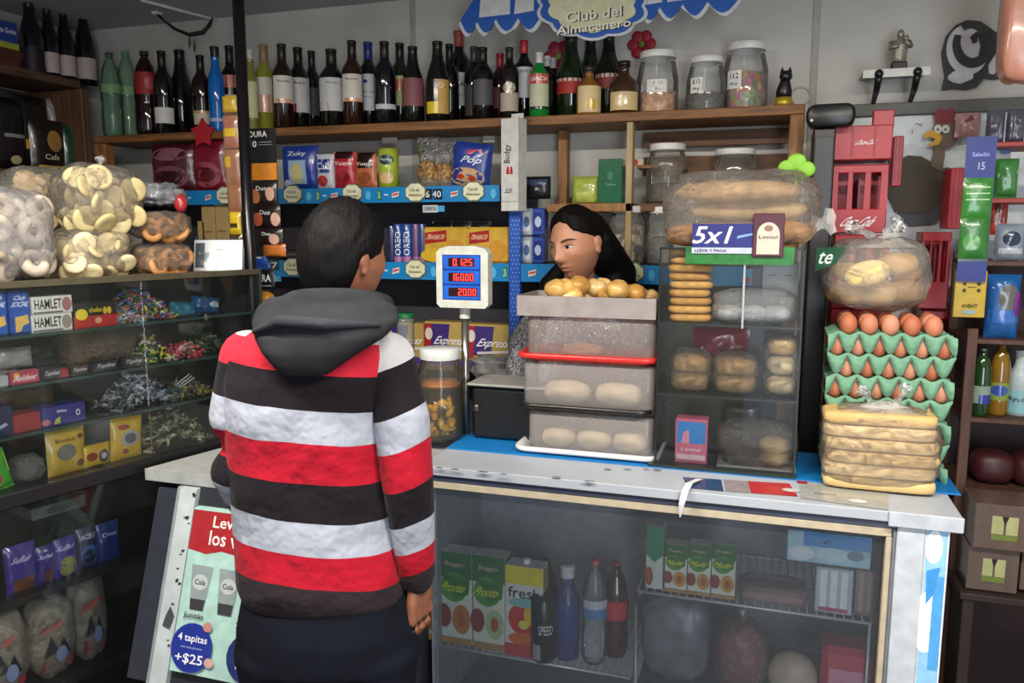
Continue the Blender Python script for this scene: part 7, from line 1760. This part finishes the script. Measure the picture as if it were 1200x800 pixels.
def face_parts(f, place, par, lipcol, far_scale=1.):
    for s_ in (-1, 1):
        c = .031 * s_
        eye = [(c + .0135 * cos(a), .0085 + .0040 * sin(a) * (1.0 if sin(a) > 0 else .85)) for a in [2 * pi * i / 20 for i in range(20)]]
        e_ = patch(f, place, eye, .0012, 'eye', M('#b8aca4', .25, .5, 0, .05), par)
        patch(f, place, [(c - .003 + .0050 * cos(a), .0078 + .0045 * sin(a)) for a in [2 * pi * i / 14 for i in range(14)]], .0018, 'iris', M('#140c0a', .15), e_)
        lid = [(c + .0150 * cos(a), .0085 + .0062 * sin(a)) for a in [pi * i / 12 for i in range(13)]] + [(c + .0135 * cos(a), .0085 + .0030 * sin(a)) for a in [pi - pi * i / 12 for i in range(13)]]
        patch_ring(f, place, lid, .0022, 'eyelash', M('#1a1210', .6), par)
        br = [(s_ * x, z) for x, z in ((.011, .0250), (.020, .0295), (.032, .0335), (.044, .0310), (.052, .0255), (.043, .0262), (.032, .0275), (.020, .0240))]
        patch_ring(f, place, [br[i] for i in range(5)] + [br[i] for i in range(5, 8)], .0015, 'eyebrow', M('#1c120e', .7), par)
    up_ = [(-.023, -.0585), (-.012, -.0530), (-.004, -.0505), (0, -.0520), (.004, -.0505), (.012, -.0530), (.023, -.0585), (.012, -.0580), (0, -.0585), (-.012, -.0580)]
    lo_ = [(-.023, -.0590), (-.012, -.0595), (0, -.0600), (.012, -.0595), (.023, -.0590), (.013, -.0660), (0, -.0685), (-.013, -.0660)]
    patch(f, place, up_, .0008, 'upper_lip', M(lipcol, .4), par); patch(f, place, lo_, .0008, 'lower_lip', M(lipcol, .4), par)
def patch_ring(f, place, pts, off, name, mat, par):
    n = len(pts); h_ = n // 2
    top = pts[:h_ + n % 2]; bot = pts[h_ + n % 2:][::-1]
    m_ = min(len(top), len(bot)); 
    # two rows: outer edge and inner edge
    def res(r, k): 
        t = k * (len(r) - 1); i = int(t); fr_ = t - i
        if i >= len(r) - 1: return r[-1]
        return (r[i][0] + (r[i + 1][0] - r[i][0]) * fr_, r[i][1] + (r[i + 1][1] - r[i][1]) * fr_)
    N_ = 10; vs = []
    for k in range(N_ + 1):
        for r in (top, bot):
            x, z = res(r, k / N_); vs.append(place(f.at(x, z, off)))
    return MB().add(vs, [(2 * k, 2 * k + 1, 2 * k + 3, 2 * k + 2) for k in range(N_)], 0, True).build(name, mat, par)
def capsule(mb, pts, rs, seg=12):
    """tube with round ends"""
    pts = [Vector(p) for p in pts]
    mb.tube(pts, rs, seg)
    for p, r in zip(pts, rs): mb.ell(p, (r, r, r), seg, 8)
def hand(mb, wrist, d, palm_n, s_, curl=.5, sc=1.):
    """d: direction of the fingers, palm_n: palm normal, s_: +1 thumb on d x palm_n side"""
    d = Vector(d).normalized(); n = Vector(palm_n).normalized(); n = (n - d * n.dot(d)).normalized(); b = d.cross(n) * s_
    w = Vector(wrist)
    for k in range(4):
        u = (k - 1.5) / 1.5
        capsule(mb, [w + b * u * .012 * sc, w + d * .045 * sc + b * u * .024 * sc, w + d * .085 * sc + b * u * .030 * sc], [.014 * sc, .014 * sc, .0115 * sc], 10)
    lens = [.072, .082, .076, .060]
    for k in range(4):
        u = (1.5 - k) / 1.5
        p = w + d * .085 * sc + b * u * .031 * sc; dirv = d; pts = [p]; L_ = lens[k] * sc
        for j, fr_ in enumerate((.45, .32, .23)):
            ang = curl * (.55 + .35 * j)
            dirv = (dirv * cos(ang) + n * sin(ang)).normalized()
            p = p + dirv * L_ * fr_; pts.append(p)
        capsule(mb, pts, [.0095 * sc, .0088 * sc, .008 * sc, .007 * sc], 10)
    p = w + d * .022 * sc + b * .026 * sc
    t = (d * .7 + b * .6 + n * .35).normalized()
    capsule(mb, [w + d * .012 * sc + b * .012 * sc, p + t * .020 * sc, p + t * .046 * sc + d * .006, p + t * .062 * sc + d * .016], [.014 * sc, .0125 * sc, .010 * sc, .008 * sc], 10)

# ------------------------------------------------------------------ the customer, seen from behind
MAN = person_frame(382, 1.66, YAW)
def mp(px, py, y=0.): return MAN.hit(px, py, y=y)
man = T('person', 'customer in red white and dark striped hooded sweater seen from behind', 'person', MAN, (0, 0, 0))
m_skin = skin_mat('customer_skin', '#8a5a44')
hc = mp(402, 303); hc = Vector((hc.x, .015, hc.z))
HA = pi - radians(38)
fm = head_fn(False)
plc = lambda v: rotz(Vector((v.x * 1.04, v.y * .98, v.z * 1.02)), HA) + hc
bm_ = MB()
head_mesh(bm_, fm, plc)
for s_ in (-1, 1): ear(bm_, s_, plc)
neckb = mp(392, 372); 
capsule(bm_, [(neckb.x, .01, neckb.z - .03), (neckb.x + .005, .01, neckb.z + .03), (hc.x, hc.y + .0, hc.z - .05)], [.068, .058, .056], 16)
def wd(pl, pr, py): a_ = mp(pl, py); b_ = mp(pr, py); return (a_.x + b_.x) / 2, (b_.x - a_.x) / 2, a_.z
tors = []
for py, pl, pr, dp in ((690, 298, 466, .100), (640, 290, 456, .095), (580, 286, 446, .095), (500, 280, 440, .100), (440, 280, 450, .100), (405, 284, 458, .090), (380, 312, 440, .065), (362, 345, 425, .055)):
    c_, r_, z_ = wd(pl, pr, py); tors.append((c_, 0, z_, r_ * .94, dp * .92))
hipz = tors[0][2]; hipc = tors[0][0]
legs = [(hipc, 0, hipz - .12, .155, .10)]
bm_.loft(list(reversed(tors)) [::-1][::-1])
capsule(bm_, [(hipc - .07, 0, hipz), (hipc - .09, .0, hipz - .12)], [.085, .085], 16); capsule(bm_, [(hipc + .07, 0, hipz), (hipc + .09, 0, hipz - .12)], [.085, .085], 16)
for s_ in (-1, 1): capsule(bm_, [(hipc + s_ * .095, 0, hipz - .10), (hipc + s_ * .10, .005, .44), (hipc + s_ * .105, -.005, .10)], [.082, .052, .038], 14); capsule(bm_, [(hipc + s_ * .105, -.01, .05), (hipc + s_ * .115, .13, .035)], [.034, .026], 12)
RS, RE, RW = mp(456, 420), mp(477, 556, -.035), mp(489, 676, -.01)
LS, LE = mp(288, 418), mp(277, 552, -.005)
LWr = mp(296, 604, .20)
RS = Vector((RS.x, 0, RS.z)); 
capsule(bm_, [RS, RE, RW], [.050, .040, .026], 14); capsule(bm_, [LS, LE, LWr], [.050, .040, .026], 14)
hd_dir = (mp(493, 722, .0) - RW).normalized()
hand(bm_, RW + hd_dir * .008, hd_dir, (-.55, .35, -.1), 1, .42, 1.0)
hand(bm_, LWr, (.35, .9, -.12), (.1, -.1, -1), 1, .25, .95)
fuse(bm_, 'body', m_skin, man, .0042, 4)
# hair: a close cap over skull
def hair_cap(mb, place, grow, line, nu=40, nv=22, rx=.0715, ry=.092, rz_=.112, soft=3.5, rough_=.0):
    """line(az) gives the lowest elevation of the hair around the head (az 0 is the face)"""
    vs = []; fs = []
    for lay in (0, 1):
        for k in range(nv + 1):
            for i in range(nu):
                az = 2 * pi * i / nu; e0 = line(az); e_ = e0 + (pi / 2 - e0) * k / nv
                edge = min(1., k / soft) ** .8
                g_ = grow * edge * (1 - lay) + (-.004) * lay + .0015 * (1 - lay)
                nn = rough_ * noise.noise((az * 6, e_ * 8, 3.)) * (1 - lay)
                p = Vector(((rx + g_ + nn) * cos(e_) * sin(az), -(ry + g_ + nn) * cos(e_) * cos(az), (rz_ + g_ + nn) * sin(e_)))
                vs.append(place(p))
    n1 = (nv + 1) * nu
    for lay in (0, 1):
        for k in range(nv):
            for i in range(nu):
                j = (i + 1) % nu; a_ = lay * n1
                fs.append((a_ + k * nu + i, a_ + k * nu + j, a_ + (k + 1) * nu + j, a_ + (k + 1) * nu + i))
    for i in range(nu): fs.append((i, (i + 1) % nu, n1 + (i + 1) % nu, n1 + i))
    mb.add(vs, fs, 0, True)
def lerp_line(tab):
    def f(az):
        a_ = abs((az + pi) % (2 * pi) - pi)
        for (x0, y0), (x1, y1) in zip(tab, tab[1:]):
            if x0 <= a_ <= x1: t = (a_ - x0) / (x1 - x0); t = t * t * (3 - 2 * t); return y0 + (y1 - y0) * t
        return tab[-1][1]
    return f
def hair_mat(name, col, streak):
    m, nt, b, N, L = _new(name)
    tc = N.new('ShaderNodeTexCoord'); mp_ = N.new('ShaderNodeMapping'); mp_.inputs['Scale'].default_value = (streak, streak, streak * .12)
    n = N.new('ShaderNodeTexNoise'); n.inputs['Scale'].default_value = 8; n.inputs['Detail'].default_value = 5
    r = N.new('ShaderNodeValToRGB'); c = lin(col)
    r.color_ramp.elements[0].color = (c[0] * .5, c[1] * .5, c[2] * .5, 1); r.color_ramp.elements[1].color = (c[0] * 1.7, c[1] * 1.7, c[2] * 1.7, 1)
    bp = N.new('ShaderNodeBump'); bp.inputs['Strength'].default_value = .5; bp.inputs['Distance'].default_value = .006
    L.new(tc.outputs['Object'], mp_.inputs[0]); L.new(mp_.outputs[0], n.inputs['Vector']); L.new(n.outputs['Fac'], r.inputs[0]); L.new(r.outputs[0], b.inputs['Base Color'])
    L.new(n.outputs['Fac'], bp.inputs['Height']); L.new(bp.outputs[0], b.inputs['Normal']); b.inputs['Roughness'].default_value = .62; b.inputs['Specular IOR Level'].default_value = .12
    return m
m_hair = hair_mat('black_short_hair', '#080708', 14)
mb = MB()
hair_cap(mb, plc, .011, lerp_line(((0, .62), (.7, .55), (1.15, .10), (1.42, .02), (1.75, -.05), (2.15, -.62), (pi, -.82))), 48, 24, rough_=.006)
mb.build('short_hair', m_hair, man)
# sweater
sw = MB()
secs = []
for py, pl, pr, dp in ((697, 288, 476, .112), (688, 284, 476, .118), (676, 280, 474, .122), (640, 278, 466, .116), (590, 274, 458, .112), (540, 270, 452, .112), (480, 264, 450, .116), (440, 264, 458, .116), (412, 270, 462, .104), (394, 286, 452, .088), (378, 312, 440, .072), (364, 338, 424, .06)):
    c_, r_, z_ = wd(pl, pr, py); secs.append((c_, 0, z_, r_, dp))
sw.loft(secs[::-1][::-1], 32, 0, True, .85)
slr = MB(); sll = MB()
capsule(slr, [RS + Vector((-.004, 0, -.002)), (RS + RE) / 2 + Vector((.008, -.012, 0)), RE, (RE + RW) / 2, RW - hd_dir * .012, RW + hd_dir * .004], [.060, .061, .056, .049, .041, .035], 18)
capsule(sll, [LS + Vector((.006, 0, -.002)), (LS + LE) / 2 + Vector((-.004, -.006, 0)), LE, (LE + LWr) / 2, LWr], [.060, .060, .054, .046, .038], 18)
def sweater_mat(bands, tilt, x0, nm):
    m, nt, b, N, L = _new(nm)
    tc = N.new('ShaderNodeTexCoord'); sp_ = N.new('ShaderNodeSeparateXYZ'); L.new(tc.outputs['Object'], sp_.inputs[0])
    def mth(op, a_, b_=None, c_=None):
        n_ = N.new('ShaderNodeMath'); n_.operation = op
        for i, v in enumerate((a_, b_, c_)):
            if v is None: continue
            if isinstance(v, (int, float)): n_.inputs[i].default_value = v
            else: L.new(v, n_.inputs[i])
        return n_.outputs[0]
    # the bands run a little aslant
    t = mth('ADD', sp_.outputs['Z'], mth('MULTIPLY', mth('SUBTRACT', sp_.outputs['X'], mp(x0, 500).x), tilt))
    nz = N.new('ShaderNodeTexNoise'); nz.inputs['Scale'].default_value = 7.; L.new(tc.outputs['Object'], nz.inputs['Vector'])
    t = mth('ADD', t, mth('MULTIPLY', mth('SUBTRACT', nz.outputs['Fac'], .5), .014))
    def zz_(py): return mp(x0, py).z
    zlo, zhi = zz_(720), zz_(330)
    mr = N.new('ShaderNodeMapRange'); mr.inputs[1].default_value = zlo; mr.inputs[2].default_value = zhi; L.new(t, mr.inputs[0])
    r = N.new('ShaderNodeValToRGB'); r.color_ramp.interpolation = 'CONSTANT'
    while len(r.color_ramp.elements) < len(bands): r.color_ramp.elements.new(.5)
    for el_, (py, c) in zip(r.color_ramp.elements, bands):
        el_.position = max(0, (zz_(py) - zlo) / (zhi - zlo)); el_.color = lin(c)
    L.new(mr.outputs[0], r.inputs[0]); L.new(r.outputs[0], b.inputs['Base Color'])
    b.inputs['Roughness'].default_value = .9; b.inputs['Specular IOR Level'].default_value = .15
    b.inputs['Sheen Weight'].default_value = .04
    # fine knit ribs and soft folds
    wv = N.new('ShaderNodeTexWave'); wv.bands_direction = 'X'; wv.inputs['Scale'].default_value = 90.; L.new(tc.outputs['Object'], wv.inputs['Vector'])
    n2 = N.new('ShaderNodeTexNoise'); n2.inputs['Scale'].default_value = 11.; n2.inputs['Detail'].default_value = 3; L.new(tc.outputs['Object'], n2.inputs['Vector'])
    b1 = N.new('ShaderNodeBump'); b1.inputs['Strength'].default_value = .12; b1.inputs['Distance'].default_value = .002; L.new(wv.outputs['Fac'], b1.inputs['Height'])
    b2 = N.new('ShaderNodeBump'); b2.inputs['Strength'].default_value = .5; b2.inputs['Distance'].default_value = .04; L.new(n2.outputs['Fac'], b2.inputs['Height']); L.new(b1.outputs[0], b2.inputs['Normal'])
    L.new(b2.outputs[0], b.inputs['Normal'])
    return m
DKK, RED_, WHT = '#18141a', '#a01226', '#999eac'
fuse(sw, 'striped_sweater', sweater_mat([(720, '#2a2226'), (662, RED_), (626, WHT), (590, DKK), (549, RED_), (504, WHT), (467, DKK), (426, '#b32434'), (392, '#b0b1b4')], .11, 360, 'striped_knit'), man, .0075, 6)
fuse(slr, 'right_sleeve', sweater_mat([(720, '#2a2226'), (664, RED_), (638, WHT), (606, DKK), (562, RED_), (516, WHT), (476, DKK), (422, '#b0b1b4')], -.36, 478, 'striped_knit_sleeve'), man, .006, 5)
fuse(sll, 'left_sleeve', sweater_mat([(720, '#2a2226'), (605, WHT), (560, DKK), (530, RED_), (497, WHT), (457, DKK), (420, '#b32434'), (388, '#b0b1b4')], .15, 270, 'striped_knit_left_sleeve'), man, .006, 5)
# hood lying on the back
hd_ = MB()
hs_ = []
for py, pl, pr, yc, dp in ((428, 350, 398, -.122, .012), (418, 340, 412, -.122, .026), (402, 326, 436, -.116, .040), (386, 316, 462, -.104, .050), (370, 310, 476, -.084, .056), (356, 312, 470, -.060, .054), (346, 322, 448, -.045, .042)):
    c_, r_, z_ = wd(pl, pr, py); hs_.append((c_, yc, z_, r_, dp))
hd_.loft(hs_, 28, 0, True, .9)
col = mp(396, 362)
ring = []
for i in range(17):
    a_ = -pi * 1.02 - pi * .02 + (2 * pi) * i / 16
    ring.append((col.x + .095 * cos(a_), .005 + .082 * sin(a_), col.z + .006 - .02 * sin(a_)))
hd_.tube(ring, .026, 12)
fuse(hd_, 'hood', M('#2a2b2f', .95, .1, 0, .25, 10., .4, name='grey_fleece'), man, .006, 6)
# a fold across the hood
fd = MB(); q0, q1, q2, q3 = mp(318, 380), mp(352, 366), mp(400, 372), mp(458, 372)
fd.tube([(q0.x, -.125, q0.z), (q1.x, -.150, q1.z), (q2.x, -.152, q2.z + .004), (q3.x, -.125, q3.z)], [.006, .013, .013, .006], 10)
fuse(fd, 'hood_fold', M('#2e2f34', .95, .1, 0, .25, 10., .3), man, .004, 4)
# trousers and shoes
tr = MB()
c_, r_, z_ = wd(284, 497, 690)
tr.loft([(hipc + .0, 0, hipz - .16, .198, .118), (hipc, 0, hipz - .08, .198, .120), (hipc, 0, z_ + .0, r_ * .90, .110), (hipc, 0, z_ + .03, r_ * .82, .10)], 28, 0, True, .9)
for s_ in (-1, 1):
    capsule(tr, [(hipc + s_ * .105, 0, hipz - .14), (hipc + s_ * .108, .0, .60), (hipc + s_ * .110, .005, .42), (hipc + s_ * .110, -.002, .12)], [.102, .088, .074, .062], 18)
    tr.loft([(hipc + s_ * .110, -.002, .065, .062, .066), (hipc + s_ * .110, -.002, .12, .060, .064)], 18)
fuse(tr, 'dark_trousers', M('#10131d', .85, .15, 0, .25, 9., .3, name='navy_cloth'), man, .008, 6)
for s_ in (-1, 1):
    sh_ = MB(); sh_.loft([(hipc + s_ * .110, .05, .0, .046, .135), (hipc + s_ * .110, .05, .025, .046, .135), (hipc + s_ * .110, .045, .05, .043, .12), (hipc + s_ * .110, .0, .085, .040, .062)], 22)
    sh_.build('shoe', M('#17171a', .5), man)

# ------------------------------------------------------------------ the woman behind the counter
WOM = person_frame(684, 2.69, YAW)
def wp(px, py, y=0.): return WOM.hit(px, py, y=y)
wom = T('person', 'woman with long black hair behind the counter looking down to the side', 'person', WOM, (0, 0, 0))
m_ws = skin_mat('woman_skin', '#b07e62')
hc2 = wp(676, 287); hc2 = wp(676, 287, -.06)
FA = radians(-45)
ff = head_fn(True)
def plw(v):
    q = Vector((v.x * 1.07, v.y * 1.03, v.z * 1.06))
    # tip the chin down a little and lean
    a_ = radians(11); q = Vector((q.x, q.y * cos(a_) - q.z * sin(a_), q.y * sin(a_) + q.z * cos(a_)))
    b_ = radians(-5); q = Vector((q.x * cos(b_) + q.z * sin(b_), q.y, -q.x * sin(b_) + q.z * cos(b_)))
    return rotz(q, FA) + hc2
wb = MB()
head_mesh(wb, ff, plw, 96, 76)
for s_ in (-1, 1): ear(wb, s_, plw)
shz = wp(690, 372).z; sx0 = hc2.x + .02
capsule(wb, [(sx0 + .0, .04, shz - .01), (hc2.x + .012, hc2.y + .03, hc2.z - .06)], [.055, .050], 16)
wb.loft([(sx0, .055, shz - .52, .15, .10), (sx0, .055, shz - .40, .13, .095), (sx0, .055, shz - .22, .14, .105), (sx0, .055, shz - .08, .16, .095), (sx0, .055, shz - .02, .11, .07), (sx0, .055, shz + .02, .05, .05)], 28)
for s_ in (-1, 1): capsule(wb, [(sx0 + s_ * .09, .055, shz - .50), (sx0 + s_ * .095, .06, .46), (sx0 + s_ * .10, .06, .08)], [.095, .055, .04], 14); capsule(wb, [(sx0 + s_ * .10, .05, .04), (sx0 + s_ * .11, -.05, .03)], [.034, .026], 12)
# her right arm shows between scale and trays, left arm behind the trays
ra = [Vector((sx0 - .155, .055, shz - .05)), wp(611, 402, .02), wp(604, 452, -.01)]
la = [Vector((sx0 + .155, .055, shz - .05)), Vector((sx0 + .19, .02, shz - .29)), Vector((sx0 + .11, -.02, shz - .42))]
for a_ in (ra, la): capsule(wb, a_, [.045, .036, .025], 12)
hand(wb, ra[2], (.2, -.1, -.9), (.9, 0, 0), -1, .35, .85)
hand(wb, la[2], (-.5, -.4, -.5), (-.3, .3, -.6), 1, .35, .85)
fuse(wb, 'body', m_ws, wom, .0034, 2, fac=.4)
face_parts(ff, plw, wom, '#a3645a')
m_wh_ = hair_mat('long_black_hair', '#080605', 10)
hw = MB()
hair_cap(hw, plw, .013, lerp_line(((0, .84), (.40, .76), (.85, .46), (1.2, .34), (1.5, .24), (1.75, .10), (2.0, -.35), (2.3, -.75), (pi, -.95))), 64, 26, soft=9., rough_=.0015)
hw.build('parted_hair', m_wh_, wom)
hl = MB()
bk0 = plw(Vector((0, .07, .02)))
capsule(hl, [plw(Vector((0, .055, .03))), plw(Vector((.02, .085, -.04))), wp(726, 320, .04), wp(732, 355, .04), wp(735, 400, .05)], [.075, .072, .058, .052, .035], 16)
capsule(hl, [plw(Vector((.060, .066, .0))), wp(718, 318, .0), wp(728, 350, -.03), wp(736, 385, -.03)], [.030, .036, .036, .022], 14)
capsule(hl, [plw(Vector((-.060, .05, -.04))), wp(645, 335, .05), wp(636, 362, .02), wp(634, 390, .0)], [.030, .040, .036, .022], 14)
fuse(hl, 'long_hair', m_wh_, wom, .005, 5)
m_sw = speckle('marled_knit', ['#1c1c1e', '#8a8a90', '#2c2c30', '#a5a5aa', '#5a5a60'], 55, .9, 'noise', .3)
ws = MB()
ws.loft([(sx0, .055, shz - .56, .170, .118), (sx0, .055, shz - .40, .150, .112), (sx0, .055, shz - .22, .158, .12), (sx0, .055, shz - .08, .172, .105), (sx0, .055, shz - .025, .12, .08), (sx0, .055, shz + .012, .066, .06)], 30)
for a_ in (ra, la): capsule(ws, [a_[0], (a_[0] + a_[1]) / 2, a_[1], (a_[1] + a_[2]) / 2, a_[1] + (a_[2] - a_[1]) * .93], [.062, .056, .050, .044, .036], 16)
fuse(ws, 'marled_sweater', m_sw, wom, .007, 6)
wt = MB(); wt.loft([(sx0, .055, shz - .72, .175, .12), (sx0, .055, shz - .54, .162, .115)], 24)
for s_ in (-1, 1): capsule(wt, [(sx0 + s_ * .092, .055, shz - .70), (sx0 + s_ * .096, .06, .44), (sx0 + s_ * .10, .06, .10)], [.10, .068, .055], 16)
fuse(wt, 'dark_trousers', M('#1a1c24', .85), wom, .009, 5)
for s_ in (-1, 1):
    sh_ = MB(); sh_.loft([(sx0 + s_ * .10, +.02, .0, .042, .12), (sx0 + s_ * .10, .02, .025, .042, .12), (sx0 + s_ * .10, .03, .05, .039, .10), (sx0 + s_ * .10, .06, .085, .036, .055)], 22)
    sh_.build('shoe', M('#1c1a1a', .5), wom)
flush_text()
